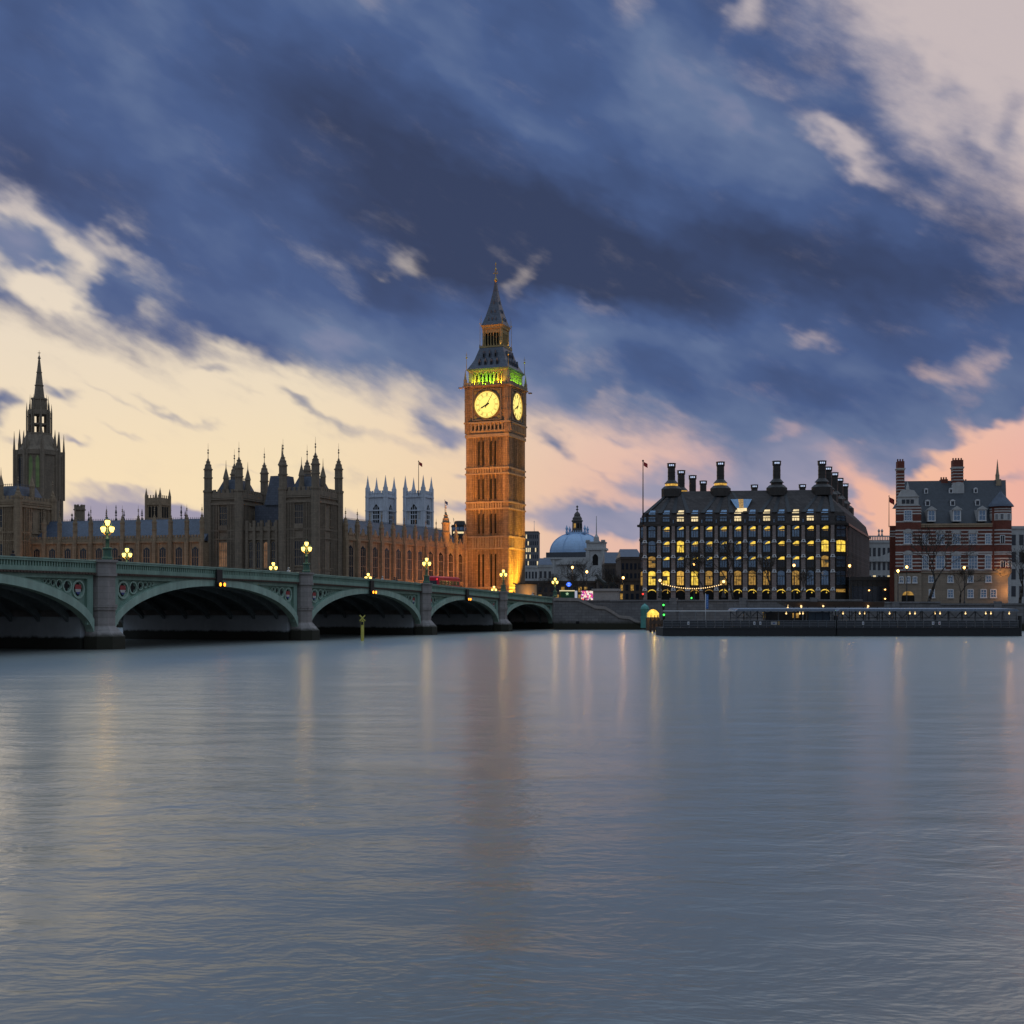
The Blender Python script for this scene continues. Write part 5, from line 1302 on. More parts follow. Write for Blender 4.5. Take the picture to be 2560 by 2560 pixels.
def bands(x0, x1, y0, y1, zs):
    for zz in zs: ss.box(x0 - .03, x1 + .03, y0 - .03, y1 + .03, zz - .14, zz + .14)
z_e = hz(1312); z_l = hz(1266)
bb.box(xb, xt, 0, 20, ZG, z_e); bb.box(xl, xb, -.7, 20, ZG, z_l); bb.box(xt, xr - .6, .3, 20, ZG, hz(1270))
SR = [1326, 1335, 1343.5, 1352.5, 1361.5, 1381, 1386, 1397, 1406.5, 1415, 1425]
bands(xb + .04, xt, 0, 1, [hz(p) for p in SR]); bands(xl, xb, -.7, 19, [hz(p) for p in SR + [1270, 1277, 1284, 1304]])
bb.box(hx(2221), -.01, 5, 18, GZ, hz(1310)); bands(hx(2221), -.05, 5, 18, [hz(1324), hz(1331), hz(1337)])
bb.build('brick_wall', M['brick'], hs); ss.build('stone_stripe', M['stripe'], hs)['kind'] = 'stuff'
q = MB(); q.box(xb + .02, xt, -.45, .2, hz(1313), hz(1309)); q.box(xb + .02, xt, -.3, .2, hz(1318), hz(1313)); q.build('cornice', M['stone_trim'], hs)
# roof
q = MB(); ZRD = hz(1196) + .4
q._add([(xl + .2, .6, z_e), (xr - 1.4, .6, z_e), (xr - 1.4, 9.5, ZRD), (xl + .2, 9.5, ZRD), (xl + .2, 19, z_e), (xr - 1.4, 19, z_e)], [(0, 1, 2, 3), (3, 2, 5, 4), (0, 3, 4), (1, 5, 2)])
q.build('roof', M['slate_dark'] if 'slate_dark' in M else mat('dark green slate', (.05, .055, .064), .6, .25, 1.2, .25, courses=(.4, .28, .01, .25)), hs)
def roof_y(zz): return lerp(.6, 9.5, (zz - z_e) / (ZRD - z_e))
def splay(*names):
    # the plot is not square: the flanks run back along the side street
    for ch_ in hs.children:
        if ch_.name.split('.')[0] in names:
            for v in ch_.data.vertices:
                if v.co.y > 0: v.co.x += .24 * v.co.y
splay('granite_base', 'brick_wall', 'stone_stripe', 'roof')
# sash windows
def sash(xc, zc0, zc1, w, y, parent=hs, mat_=None, nv=3, nh=4, name='window', pediment=None):
    q = MB(); q.box(xc - w / 2, xc + w / 2, y - .06, y + .02, zc0, zc1); o = q.build(name, mat_ or M['glass_blue'], parent)
    f = MB()
    for s in (-1, 1): f.box(xc + s * w / 2 - (.17 if s < 0 else 0), xc + s * w / 2 + (.17 if s > 0 else 0), y - .14, y + .02, zc0 - .15, zc1 + .15)
    f.box(xc - w / 2, xc + w / 2, y - .14, y + .02, zc1, zc1 + .2); f.box(xc - w / 2 - .25, xc + w / 2 + .25, y - .2, y + .02, zc0 - .25, zc0 - .001)
    for i in range(1, nv): xx = xc - w / 2 + w * i / nv; f.box(xx - .04, xx + .04, y - .09, y - .061, zc0, zc1)
    for i in range(1, nh): zz = lerp(zc0, zc1, i / nh); f.box(xc - w / 2, xc + w / 2, y - .088, y - .061, zz - .04, zz + .04)
    f.build('window_frame', M['white'], o)
    if pediment:
        p = MB()
        if pediment == 'tri': p.slab([(xc - w / 2 - .45, zc1 + .2), (xc + w / 2 + .45, zc1 + .2), (xc + w / 2 + .45, zc1 + .34), (xc, zc1 + 1.05), (xc - w / 2 - .45, zc1 + .34)], y - .35, y + .1)
        else: p.slab([(xc - w / 2 - .35, zc1 + .2), (xc + w / 2 + .35, zc1 + .2)] + [(xc + (w / 2 + .35) * math.cos(math.pi * i / 8), zc1 + .35 + .7 * math.sin(math.pi * i / 8)) for i in range(9)], y - .3, y + .02)
        p.build('pediment', M['stone_pale'], o)
    return o
for i, px in enumerate((2312, 2349, 2388, 2429, 2466)): 
    sash(hx(px), hz(1360), hz(1336), 1.5 if i not in (0, 4) else 1.0, 0, pediment='arc' if i in (1, 2, 3) else None)
    sash(hx(px), hz(1421), hz(1390), 1.7 if i not in (0, 4) else 1.1, 0, pediment='arc' if i in (1, 2, 3) else None)
sash(hx(2268), hz(1301), hz(1277), 1.5, -.7); sash(hx(2268), hz(1358), hz(1334), 1.5, -.7, pediment='arc'); sash(hx(2268), hz(1420), hz(1388), 1.5, -.7, pediment='arc')
for px in (2327, 2374, 2423, 2467): sash(hx(px), hz(1455), hz(1441), 1.0, 0, nv=2, nh=2)
for px in (2328, 2374, 2423, 2455, 2479): sash(hx(px), hz(1493), hz(1475), 1.05, 0, nv=2, nh=3)
for k in (-1, 0, 1): sash(hx(2268) + k * 1.5, hz(1456), hz(1443), .7, -.75, nv=2, nh=2)
# dormers and rooflights
for i, px in enumerate((2327.6, 2390, 2452)):
    zc0, zc1 = hz(1301), hz(1277); xc = hx(px); q = MB(); q.box(xc - .95, xc + .95, .1, 5, zc0 - .2, zc1 + .25); d = q.build('dormer', M['stone_pale'], hs)
    sash(xc, zc0, zc1, 1.3, .08, d, nv=2, nh=2, name='dormer_window', pediment='tri')
    for py0, py1, w in ((1259, 1249, .7), (1225, 1217, .5)):
        z0, z1 = hz(py0), hz(py1); y_ = roof_y((z0 + z1) / 2) - .5; xx = hx(px + (3 if py1 < 1230 else 1))
        q = MB(); q.box(xx - w / 2 - .17, xx + w / 2 + .17, y_, y_ + 2, z0 - .15, z1 + .15); q.slab([(xx - w / 2 - .3, z1 + .15), (xx + w / 2 + .3, z1 + .15), (xx, z1 + .4)], y_ - .05, y_ + 1.5); d = q.build('small_dormer', M['white'], hs)
        q = MB(); q.box(xx - w / 2, xx + w / 2, y_ - .03, y_ - .001, z0, z1); q.build('pane', M['glass'], d)
# dutch gable over the left bay
xc = hx(2268); q = MB()
g = [(xl + .5, z_l), (xb - .5, z_l), (xb - .5, hz(1246)), (xb - .7, hz(1238)), (xc + 1.4, hz(1226)), (xc + .5, hz(1224)), (xc, hz(1221)), (xc - .5, hz(1224)), (xc - 1.4, hz(1226)), (xl + .7, hz(1238)), (xl + .5, hz(1246))]
q.slab(g, -.6, .2); q.box(xl + .4, xb - .4, -.75, .2, hz(1242), hz(1239.5)); q.box(xl + .3, xb - .3, -.75, .2, hz(1264.5), hz(1262)); q.lathe([(.4, hz(1226)), (.32, hz(1216)), (.12, hz(1208)), (.03, hz(1203))], xc, -.35, 6)
for s in (xl + .9, xb - .9): q.oct(s, -.3, .35, z_l, hz(1252)); q.oct(s, -.3, .3, hz(1252), hz(1247), .02)
q.build('gable', M['stone_pale'], hs)
for k in (-1, 0, 1): q = MB(); q.box(xc + k * .95 - .38, xc + k * .95 + .38, -.63, -.58, hz(1259), hz(1248.5)); q.build('gable_window', M['glass'], hs)
q = MB(); q._add([(xl + .5, -.1, z_l), (xb - .5, -.1, z_l), (xc, -.1, hz(1226)), (xl + .5, 6, z_l), (xb - .5, 6, z_l), (xc, 6, hz(1226))], [(0, 3, 5, 2), (1, 2, 5, 4), (3, 4, 5)]); q.build('gable_roof', M['slate'], hs)
# chimneys
def stack(px0, px1, py0, py1, y0, y1, name='chimney'):
    q = MB(); s_ = MB(); x0, x1 = hx(px0), hx(px1); z0, z1 = hz(py0), hz(py1)
    zc = z1 - 1.6
    q.box(x0, x1, y0, y1, z0, zc - .5); q.box(x0, x1, y0, y1, zc, z1)
    n = max(3, int((x1 - x0) / .5))
    for i in range(n): xx = lerp(x0 + .2, x1 - .2, i / (n - 1)); q.oct(xx, (y0 + y1) / 2, .17, z1, z1 + .55)
    o = q.build(name, M['brick'], hs)
    s_.box(x0 - .2, x1 + .2, y0 - .2, y1 + .2, zc - .25, zc); s_.box(x0 - .08, x1 + .08, y0 - .08, y1 + .08, zc - .5, zc - .25)
    zz = z0 + .6
    while zz < zc - .9: s_.box(x0 - .04, x1 + .04, y0 - .04, y1 + .04, zz, zz + .2); zz += .72
    s_.build('chimney_band', M['stripe'], o)
stack(2246.6, 2263.6, 1262, 1150, 1.2, 3.2); stack(2400, 2425, 1240, 1141, 7.2, 9.6); stack(2374, 2391, 1200, 1188, 9, 11); stack(2430, 2446, 1200, 1192, 11, 13)
xc = hx(2412); yg = roof_y(hz(1212)) - 1.2
q = MB(); q.slab([(xc - 1.25, hz(1227)), (xc + 1.25, hz(1227)), (xc + 1.25, hz(1210))] + [(xc + 1.25 * math.cos(math.pi * i / 8), hz(1207) + .85 * math.sin(math.pi * i / 8)) for i in range(9)] + [(xc - 1.25, hz(1210))], yg, yg + 2.5); q.build('arched_gable', M['stone_pale'], hs)
# round corner turret
tcx, tr_, tcy = hx(2502), hx(2528) - hx(2502), 1.8
q = MB(); q.lathe([(.3, hz(1468)), (tr_ * .55, hz(1452)), (tr_ * .8, hz(1440)), (tr_, hz(1432)), (tr_ * 1.03, hz(1422))], tcx, tcy, 20, 0, True); q.build('turret_corbel', M['stone_trim'], hs)
q = MB(); q.lathe([(tr_, hz(1422)), (tr_, hz(1266))], tcx, tcy, 20, 0, True); tu = q.build('corner_turret', M['brick'], hs)
for p in SR[:-1] + [1273, 1279]:
    q = MB(); q.lathe([(tr_ + .04, hz(p) - .14), (tr_ + .04, hz(p) + .14)], tcx, tcy, 20, 0, True); q.build('stone_band', M['stripe'], tu)
q = MB(); q.lathe([(tr_ + .05, hz(1302)), (tr_ + .05, hz(1284))], tcx, tcy, 20, 0, True); q.build('stone_band', M['stripe'], tu)
for a, w, p0, p1 in ((-98, .62, 1299, 1286), (-62, .62, 1299, 1286), (-125, .5, 1299, 1286), (-95, .8, 1358, 1340), (-92, .9, 1418, 1404), (-52, .9, 1418, 1404)):
    q = MB(); q.box(-w / 2, w / 2, -tr_ - .1, -tr_ + .3, hz(p0), hz(p1)); q.build('turret_window', M['glass'], tu, (tcx, tcy, 0), R(a + 90))
    q = MB()
    for s in (-1, 1): q.box(s * (w / 2 + .06) - .06, s * (w / 2 + .06) + .06, -tr_ - .16, -tr_ + .2, hz(p0) - .1, hz(p1) + .1)
    q.box(-w / 2, w / 2, -tr_ - .16, -tr_ + .2, hz(p1), hz(p1) + .12); q.box(-.04, .04, -tr_ - .13, -tr_ - .101, hz(p0), hz(p1)); q.build('window_frame', M['white'], tu, (tcx, tcy, 0), R(a + 90))
q = MB(); q.lathe([(tr_ + .55, hz(1267)), (tr_ + .3, hz(1262)), (tr_ * .62, hz(1246)), (.25, hz(1230)), (.05, hz(1225))], tcx, tcy, 20); q.lathe([(.8, hz(1237)), (.06, hz(1228)), (.02, hz(1205))], tcx, tcy, 8); q.build('turret_roof', M['slate'], hs)
# right-hand gable chimney and obelisk
q = MB(); xo = hx(2518); q.box(xo - .5, xo + .5, 8.5, 10.5, z_e, hz(1190)); q.box(xo - .7, xo + .5, 8.3, 10.7, hz(1207), hz(1202)); q.oct(xo - .1, 9.5, .45, hz(1190), hz(1180)); q.lathe([(.5, hz(1180)), (.35, hz(1174)), (.3, hz(1170)), (.03, hz(1138))], xo - .1, 9.5, 6); q.build('gable_obelisk', M['stone_trim'], hs)
# doorway with lamp
q = MB(); q.slab(seg_arch(hx(2268) - 1.4, hx(2268) + 1.4, GZ, hz(1480), 1.0, 8), -.8, -.74); dr = q.build('doorway', M['shadow'], hs)
q = MB(); q.slab([(hx(2268) + 1.2 * math.cos(math.pi * i / 8), hz(1488) + .9 * math.sin(math.pi * i / 8)) for i in range(9)], -.84, -.801); q.build('lit_fanlight', M['lit_soft'], dr)
q = MB(); q.box(hx(2268) - 1.1, hx(2268) + 1.1, -.83, -.801, hz(1511), hz(1503)); q.build('gate', M['brown'], dr)
lamp('SPOT', at_obj(hs, tcx - .5, tcy - 9, GZ + 1.5), 2600, (1.0, .46, .12), at_obj(hs, tcx, tcy, hz(1408)), .3, 34, 1.0)
lamp('POINT', at_obj(hs, tcx + 1.0, tcy - 3.6, hz(1478)), 260, (1.0, .45, .15), size=.3)
# ------------------------------------------------------------------ domed hall and the blocks behind
M['lead'] = mat('blue grey lead', (.33, .48, .68), .5, .2, .6, .4)
M['dull'] = mat('dull grey render', (.16, .16, .17), .9, .25, .3, .4)
M['dull_brown'] = mat('brown brick', (.10, .075, .06), .9, .3, .4, .3, courses=(.8, .4, .02, .2))
D = 620.0; z = lambda py: PZ(py, D); k_ = D / FPX
dh = thing('domed_hall', 'pale stone hall under a big blue grey square dome with a dark lantern', 'hall', (PX(1447, D), D + 15, 0), R(-12))
q = MB(); s = 13.6
q.box(-s, s, -s, s, GZ, z(1394)); q.box(-s - .7, s + .7, -s - .7, s + .7, z(1397), z(1393))
for i in range(9): xx = -s + 1 + i * (2 * s - 2) / 8; q.box(xx - .5, xx + .5, -s - .35, -s, GZ, z(1397))
q.slab([(s * math.cos(math.pi * i / 10) * .62, z(1411) + 3.2 * math.sin(math.pi * i / 10)) for i in range(11)], -s - 1.2, -s - .36)
q.build('walls', M['stone_pale'], dh)
q = MB(); q.box(-s + .3, s - .3, -s + .3, s - .3, z(1393), z(1380)); q.build('attic', mat('dark slate attic', (.07, .075, .085), .7, .2, 1), dh)
q = MB(); n = 9; rows_ = []
for i in range(n + 1):
    t = i / n * R(76); w = 13.2 * (math.cos(t) ** .9); rows_.append((w, z(1380) + (z(1329) - z(1380)) * math.sin(t) / math.sin(R(76))))
for (a, za), (b, zb_) in zip(rows_, rows_[1:]):
    e = lambda w: [(w * math.cos(R(22.5 + 45 * j)) * 1.04, w * math.sin(R(22.5 + 45 * j)) * 1.04) for j in range(8)]
    loft(q, e(a), e(b), za, zb_)
for j in range(8):
    for (a, za), (b, zb_) in zip(rows_, rows_[1:]):
        c, s2 = math.cos(R(22.5 + 45 * j)) * 1.05, math.sin(R(22.5 + 45 * j)) * 1.05; q.tube((a * c, a * s2, za), (b * c, b * s2, zb_), .28, n=4)
q.build('dome', M['lead'], dh)
q = MB(); q.ball((-1.6, -9.6, z(1357)), 1.5, 10, 6, .9); q.build('oculus', M['slate'], dh)
q = MB(); q.box(-5, 5, -5, 5, z(1331), z(1327))
for sx in (-1, 1):
    for sy in (-1, 1): q.lathe([(.7, z(1327)), (.45, z(1322)), (.75, z(1317)), (.3, z(1313)), (.1, z(1309))], 4.5 * sx, 4.5 * sy, 8)
for i in range(9): q.box(-4.4 + i * 1.1 - .2, -4.4 + i * 1.1 + .2, -5, -4.8, z(1327), z(1323))
q.build('balustrade', M['lead'], dh)
q = MB(); q.lathe([(2.9, z(1327)), (2.6, z(1322)), (2.45, z(1300)), (2.9, z(1298)), (2.9, z(1296)), (2.3, z(1294)), (2.4, z(1290)), (1.5, z(1284)), (1.6, z(1281)), (1.0, z(1276)), (.3, z(1273)), (.2, z(1270)), (.75, z(1268)), (.2, z(1265)), (.2, z(1263)), (.7, z(1261)), (.1, z(1257))], n=12); q.build('lantern', M['bronze'] if False else mat('dark lantern stone', (.10, .085, .075), .8, .3, 1.5), dh)
for a in (-110, -70, -30): q = MB(); q.box(-.5, .5, -2.62, -2.4, z(1316), z(1304)); q.build('lantern_window', M['lit_soft'] if a == -110 else M['shadow'], dh, None, R(a + 90))
# white baroque tower to the right of the dome
D = 600.0; z = lambda py: PZ(py, D)
bt_ = thing('stone_tower', 'white baroque stone tower block with a thin mast right of the dome', 'tower', (PX(1491, D), D, 0), R(-10))
q = MB(); q.box(-4.5, 4.5, -4.5, 4.5, GZ, z(1372)); q.box(-5.1, 5.1, -5.1, 5.1, z(1376), z(1371)); q.box(-4.2, 4.2, -4.2, 4.2, z(1371), z(1355)); q.box(-4.6, 4.6, -4.6, 4.6, z(1358), z(1355))
for sx in (-3.6, 3.6): q.box(sx - .8, sx + .8, -4.9, -4.5, GZ, z(1376)); q.box(sx - .9, sx + .9, -4.9, -3, z(1355), z(1351))
q.build('walls', M['stone_pale'], bt_)
q = MB(); q.slab(seg_arch(-1.3, 1.3, z(1414), z(1386), 1.3, 8), -4.53, -4.5); q.build('tall_window', M['shadow'], bt_)
q = MB(); q.lathe([(1.4, z(1355)), (1.2, z(1343)), (.5, z(1338)), (.25, z(1334)), (.12, z(1290))], 0, 0, 8); q.build('mast', M['stone_pale'], bt_)
def block(name, px0, px1, y0, D, dep, m, label, cat='building', rows=3, cols=6, rot=0.0, roof=None, litp=0.2, win=True, seed=1, wcol=None):
    x0, x1 = PX(px0, D), PX(px1, D); top = PZ(y0, D); rr = random.Random(seed)
    o = thing(name, label, cat, (x0, D, 0), rot); W = x1 - x0
    q = MB(); q.box(0, W, 0, dep, GZ - .3, top); q.box(-.2, W + .2, -.2, dep + .2, top - .8, top - .4); q.build('walls', m, o)
    if roof:
        q = MB(); q._add([(-.1, -.1, top), (W + .1, -.1, top), (W + .1, dep + .1, top), (-.1, dep + .1, top), (.5, dep / 2, top + roof), (W - .5, dep / 2, top + roof)], [(0, 1, 5, 4), (1, 2, 5), (2, 3, 4, 5), (3, 0, 4)]); q.build('roof', M['slate'], o)
    if win:
        for r_ in range(rows):
            for c in range(cols):
                cw = W / cols; zc = lerp(GZ + 2, top - 1.5, (r_ + .5) / rows); hh = (top - GZ - 3) / rows * .3
                q = MB(); q.box(c * cw + cw * .22, c * cw + cw * .78, -.04, .02, zc - hh, zc + hh)
                q.build('window', (wcol or M['lit_white']) if rr.random() < litp else M['glass'], o)
    return o
ofb = block('office_tower', 1309, 1346, 1328, 900, 20, M['dull'], 'distant grey office slab with rows of lit windows right of the clock tower', 'office building', rows=11, cols=8, litp=.3, rot=R(-4), seed=4)
block('low_block', 1312, 1352, 1414, 480, 14, M['stone_pale'], 'low grey block with terraces in front of the distant office slab', rows=3, cols=5, litp=.15, seed=2)
block('pale_house', 1346, 1380, 1412, 430, 14, M['stone_pale'], 'pale stone house at the left foot of the domed hall', rows=3, cols=3, roof=2.5, litp=0, seed=3)
block('slate_hall', 1512, 1570, 1408, 560, 18, M['dull_brown'], 'long brown building with blue slate roof between dome and chimney block', rows=3, cols=9, roof=5.2, litp=.05, seed=5)
block('corner_block', 1552, 1604, 1392, 420, 20, M['dull_brown'], 'dark brown corner building close left of the chimney office block', rows=4, cols=5, roof=3, litp=.05, seed=6)
block('street_terrace', 1300, 1500, 1452, 400, 12, M['dull_brown'], 'dark low terrace behind the bare trees at the bridge end', rows=2, cols=14, litp=.2, seed=7, wcol=M['lit_soft'])
block('street_terrace', 1496, 1600, 1446, 390, 12, M['dull_brown'], 'dark low terrace behind the chariot statue', rows=2, cols=8, litp=.2, seed=8, wcol=M['lit_soft'])
gb = block('glass_roof_block', 1129, 1166, 1312, 470, 16, M['iron'], 'dark glazed rooftop storey seen just left of the clock tower', rows=1, cols=1, win=False)
for i in range(4): q = MB(); q.box(.3 + i * 1.35, 1.4 + i * 1.35, -.06, .02, PZ(1326, 470), PZ(1315, 470)); q.build('window', M['glass_blue'], gb)
q = MB(); q.box(.6, 5.2, -.08, .02, PZ(1334, 470), PZ(1329, 470)); q.build('lit_window', M['lit_white'], gb)
q = MB(); q.oct(2.8, 6, 2.6, PZ(1312, 470), PZ(1300, 470), 1.9); q.tube((1, 2, PZ(1312, 470)), (.6, 2, PZ(1294, 470)), .1); q.build('roof_plant', M['iron'], gb)
block('ministry_block', 2168, 2240, 1350, 372, 25, M['stone_pale'], 'grey classical stone building between the office block and the brick house', rows=4, cols=6, litp=.1, seed=9)
pm = bpy.data.objects['ministry_block']
q = MB()
for i in range(18): q.box(i * .48, i * .48 + .22, -.1, .12, PZ(1350, 372), PZ(1342, 372))
q.box(-.1, 8.5, -.15, .2, PZ(1342, 372), PZ(1339, 372))
for xx in (3.4, 4.3): q.lathe([(.35, PZ(1339, 372)), (.15, PZ(1332, 372)), (.4, PZ(1327, 372)), (.05, PZ(1322, 372))], xx, 0, 6)
q.slab([(0, PZ(1404, 372)), (8.4, PZ(1404, 372)), (8.4, PZ(1375, 372))], -.5, -.06); q.build('balustrade', M['stone_pale'], pm)
block('classical_block', 2524, 2760, 1315, 355, 25, M['stone_pale'], 'grey classical stone building at the right edge behind the brick house', rows=4, cols=12, litp=.02, seed=10)
lkb = block('glass_link', 2126, 2236, 1442, 296, 10, M['p_dark'], 'low dark glass link building between office block and brick house', rows=1, cols=1, win=False)
q = MB(); q.box(.4, 9.6, -.1, -.02, GZ, PZ(1466, 296)); q.build('glazing', M['glass'], lkb)
for i in range(9): q = MB(); q.box(.6 + i * 1.1, .68 + i * 1.1, -.16, -.101, GZ, PZ(1444, 296)); q.build('mullion', M['iron'], lkb)
for xx, py in ((7.9, 1474), (7.9, 1497), (4.2, 1476)): q = MB(); q.ball((xx, -.5, PZ(py, 296)), .16, 8, 4); q.build('wall_lamp', M['lamp_warm'], lkb)
D = 1180.0
for i, (px0, px1, y0, lb) in enumerate(((640, 912, 1318, 'far grey roofline behind the left abbey tower'), (1560, 1640, 1440, 'far dark block behind the flagpole corner'), (2180, 2280, 1420, 'far dark block behind the ministry'), (-400, 130, 1400, 'far dark block hidden behind the spire tower'))): block('far_block', px0, px1, y0, 1000 if i else 760, 20, M['dull'], lb, win=False)
# lit hoarding by the tower's foot
hd = thing('lit_hoarding', 'curved orange lit hoarding at the foot of the clock tower', 'hoarding', (PX(1315, 322), 322, 0))
q = MB(); n = 10
for i in range(n):
    a0, a1 = R(-150 + 120 * i / n), R(-150 + 120 * (i + 1) / n); r0, r1 = 3.0, 3.1
    q.hexa([(r * math.cos(a), r * math.sin(a), GZ) for r, a in ((r1, a0), (r1, a1), (r0, a1), (r0, a0))], [(r * math.cos(a), r * math.sin(a), PZ(1461, 322)) for r, a in ((r1, a0), (r1, a1), (r0, a1), (r0, a0))])
q.build('panels', mat('cream hoarding', (.45, .33, .2), .8, .1, 1), hd)
q = MB(); q.lathe([(3.3, PZ(1461, 322)), (3.3, PZ(1461, 322) + .25)], 0, 0, 20); q.build('top_rim', M['iron'], hd)
lamp('POINT', (PX(1322, 322), 322 - 5.5, 7.5), 300, (1.0, .5, .1), size=.3)

# ------------------------------------------------------------------ bare winter trees
def bare_tree(seed, h, spread=.62, levels=6, twig=.024):
    rr = random.Random(seed); tk = MB(); br = MB()
    def grow(p, d, length, r, lev):
        segs = 3 if lev < 3 else 2; q = p
        for s_ in range(segs):
            d = (d + Vector((rr.gauss(0, .13), rr.gauss(0, .13), .05))).normalized(); e = q + d * (length / segs); r2 = r * .86
            (tk if lev < 2 else br).tube(q, e, max(r, twig), max(r2, twig * .8), 6 if lev < 2 else 3); q = e; r = r2
            if lev >= 2 and rr.random() < .85: side(q, d, length * .55, r * .5, lev + 2)
        if lev >= levels: return
        for _ in range(3 if lev < 4 else 2):
            side(q, d, length * rr.uniform(.62, .82), r * .68, lev + 1)
    def side(q, d, ln, r, lev):
        if lev > levels: return
        a = d.orthogonal().normalized(); a.rotate(Matrix.Rotation(rr.uniform(0, 6.28), 3, d))
        grow(q, (d + a * rr.uniform(.4, .95) * spread * 1.4 + Vector((0, 0, .12))).normalized(), ln, r, lev)
    grow(Vector((0, 0, -.2)), Vector((0, 0, 1)), h * .3, h * .024, 0)
    return tk, br
TREES = [bare_tree(s, h) for s, h in ((3, 14), (11, 13), (23, 15))]
TM_ = []
for tk, br in TREES:
    r = thing('bare_tree', '', 'tree'); tk.build('trunk', M['bark'], r); br.build('crown', M['bark'], r); TM_.append(r)
TSP = [(1388, 330, .72, 0, 'bare tree in front of the pale house left of the dome'), (1425, 318, .8, 1, 'bare tree behind the blue roundel sign'), (1462, 322, .86, 2, 'bare tree behind the lit souvenir stall'), (1500, 325, .85, 0, 'bare tree behind the chariot statue'), (1545, 320, .75, 1, 'bare tree between the chariot statue and the office block'), (1352, 335, .55, 2, 'small bare tree close to the clock tower foot'),
       (1768, 262, .95, 0, 'leftmost bare tree in front of the chimney office block'), (1838, 261, 1.0, 2, 'bare tree right of the second festoon lamp'), (1925, 259, .95, 1, 'bare tree before the middle of the chimney office block'), (2000, 258, .62, 0, 'small bare tree before the right part of the office block'),
       (2318, 252, 1.12, 2, 'large bare tree in front of the brick house'), (2400, 254, .7, 1, 'smaller bare tree before the brick house windows'), (2550, 246, .95, 0, 'bare tree at the right edge by the round turret')]
used = set()
for i, (px, D, sc, k, lb) in enumerate(TSP):
    o = TM_[k] if k not in used else dup(TM_[k], (0, 0, 0)); used.add(k)
    o.location = (PX(px, D), D, GZ); o.scale = (sc, sc, sc); o.rotation_euler = (0, 0, i * 1.3); o['label'] = lb; o['group'] = 'bare winter trees'

# ------------------------------------------------------------------ chariot statue on its plinth
D = 264.0; z = lambda py: PZ(py, D)
pl = thing('statue_plinth', 'big pale granite plinth beside the bridge steps', 'plinth', (PX(1516, D), D, 0), R(-15))
q = MB(); q.box(-2.5, 2.5, -1.6, 1.6, GZ - 1, z(1478)); q.box(-2.75, 2.75, -1.85, 1.85, z(1477.9), z(1472)); q.box(-2.9, 2.9, -2, 2, GZ - 1, GZ + .7); q.build('block', mat('pale plinth granite', (.34, .31, .29), .8, .2, .8, .3), pl)
st_ = thing('chariot_statue', 'dark bronze chariot statue with two rearing horses and a standing woman', 'statue', (PX(1516, D), D, z(1472)), R(-15))
def skin(name, J, E, m, parent, loc=(0, 0, 0), rotz=0, root=0, zs=1):
    ks = list(J); me = bpy.data.meshes.new(name); me.from_pydata([J[k][:3] for k in ks], [tuple(ks.index(v) for v in e.split('-')) for e in E.split()], [])
    o = link(name, me, parent, loc, rotz); o.modifiers.new('skin', 'SKIN')
    for i, k in enumerate(ks): me.skin_vertices[0].data[i].radius = (J[k][3], J[k][3])
    me.skin_vertices[0].data[root].use_root = True
    s_ = o.modifiers.new('sub', 'SUBSURF'); s_.levels = 1; s_.render_levels = 1; me.materials.append(m); return o
HJ = dict(hip=(0.55, 0, 1.25, .32), bel=(.0, 0, 1.55, .33), che=(-.5, 0, 1.95, .34), nk=(-.85, 0, 2.45, .2), pol=(-1.1, 0, 2.9, .15), muz=(-1.5, 0, 2.68, .09), ear=(-1.05, 0, 3.08, .03),
          k1=(.35, .2, .95, .17), h1=(.75, .2, .55, .08), f1=(.55, .2, .02, .09), k2=(.35, -.2, .95, .17), h2=(.75, -.2, .55, .08), f2=(.55, -.2, .02, .09),
          a1=(-.95, .18, 1.85, .11), b1=(-1.35, .18, 1.95, .08), c1=(-1.4, .18, 1.5, .07), a2=(-.9, -.18, 1.7, .11), b2=(-1.25, -.18, 1.6, .08), c2=(-1.2, -.18, 1.2, .07), tl=(.9, 0, 1.3, .08), tl2=(1.1, 0, .7, .05))
HE = 'hip-bel bel-che che-nk nk-pol pol-muz pol-ear hip-k1 k1-h1 h1-f1 hip-k2 k2-h2 h2-f2 che-a1 a1-b1 b1-c1 che-a2 a2-b2 b2-c2 hip-tl tl-tl2'
for yy in (-.6, .6): skin('horse', HJ, HE, M['bronze'], st_, (-.9, yy, 0))
WJ = dict(pel=(0, 0, 1.1, .2), ch=(0, 0, 1.5, .2), nk=(0, 0, 1.75, .08), hd=(0, 0, 1.95, .13), hem=(0, 0, .1, .36), ls=(-.05, .24, 1.62, .09), le=(-.1, .6, 1.85, .07), lh=(-.1, .85, 2.2, .06), rs=(-.05, -.24, 1.62, .09), re=(-.15, -.55, 1.9, .07), rh=(-.15, -.75, 2.3, .06))
skin('woman', WJ, 'pel-ch ch-nk nk-hd pel-hem ch-ls ls-le le-lh ch-rs rs-re re-rh', M['bronze'], st_, (1.35, 0, .65))
q = MB(); q.box(.85, 2.0, -.75, .75, .55, .7); q.slab([(.8, .65), (2.0, .65), (2.0, .9), (1.2, 1.5), (.8, 1.55)], -.8, -.72); q.slab([(.8, .65), (2.0, .65), (2.0, .9), (1.2, 1.5), (.8, 1.55)], .72, .8); q.box(.75, .83, -.8, .8, .65, 1.55); q.tube((.9, 0, .6), (-1.2, 0, 1.3), .06); q.tube((1.35, .75, 2.9), (1.1, .75, .9), .03); q.build('chariot', M['bronze'], st_)
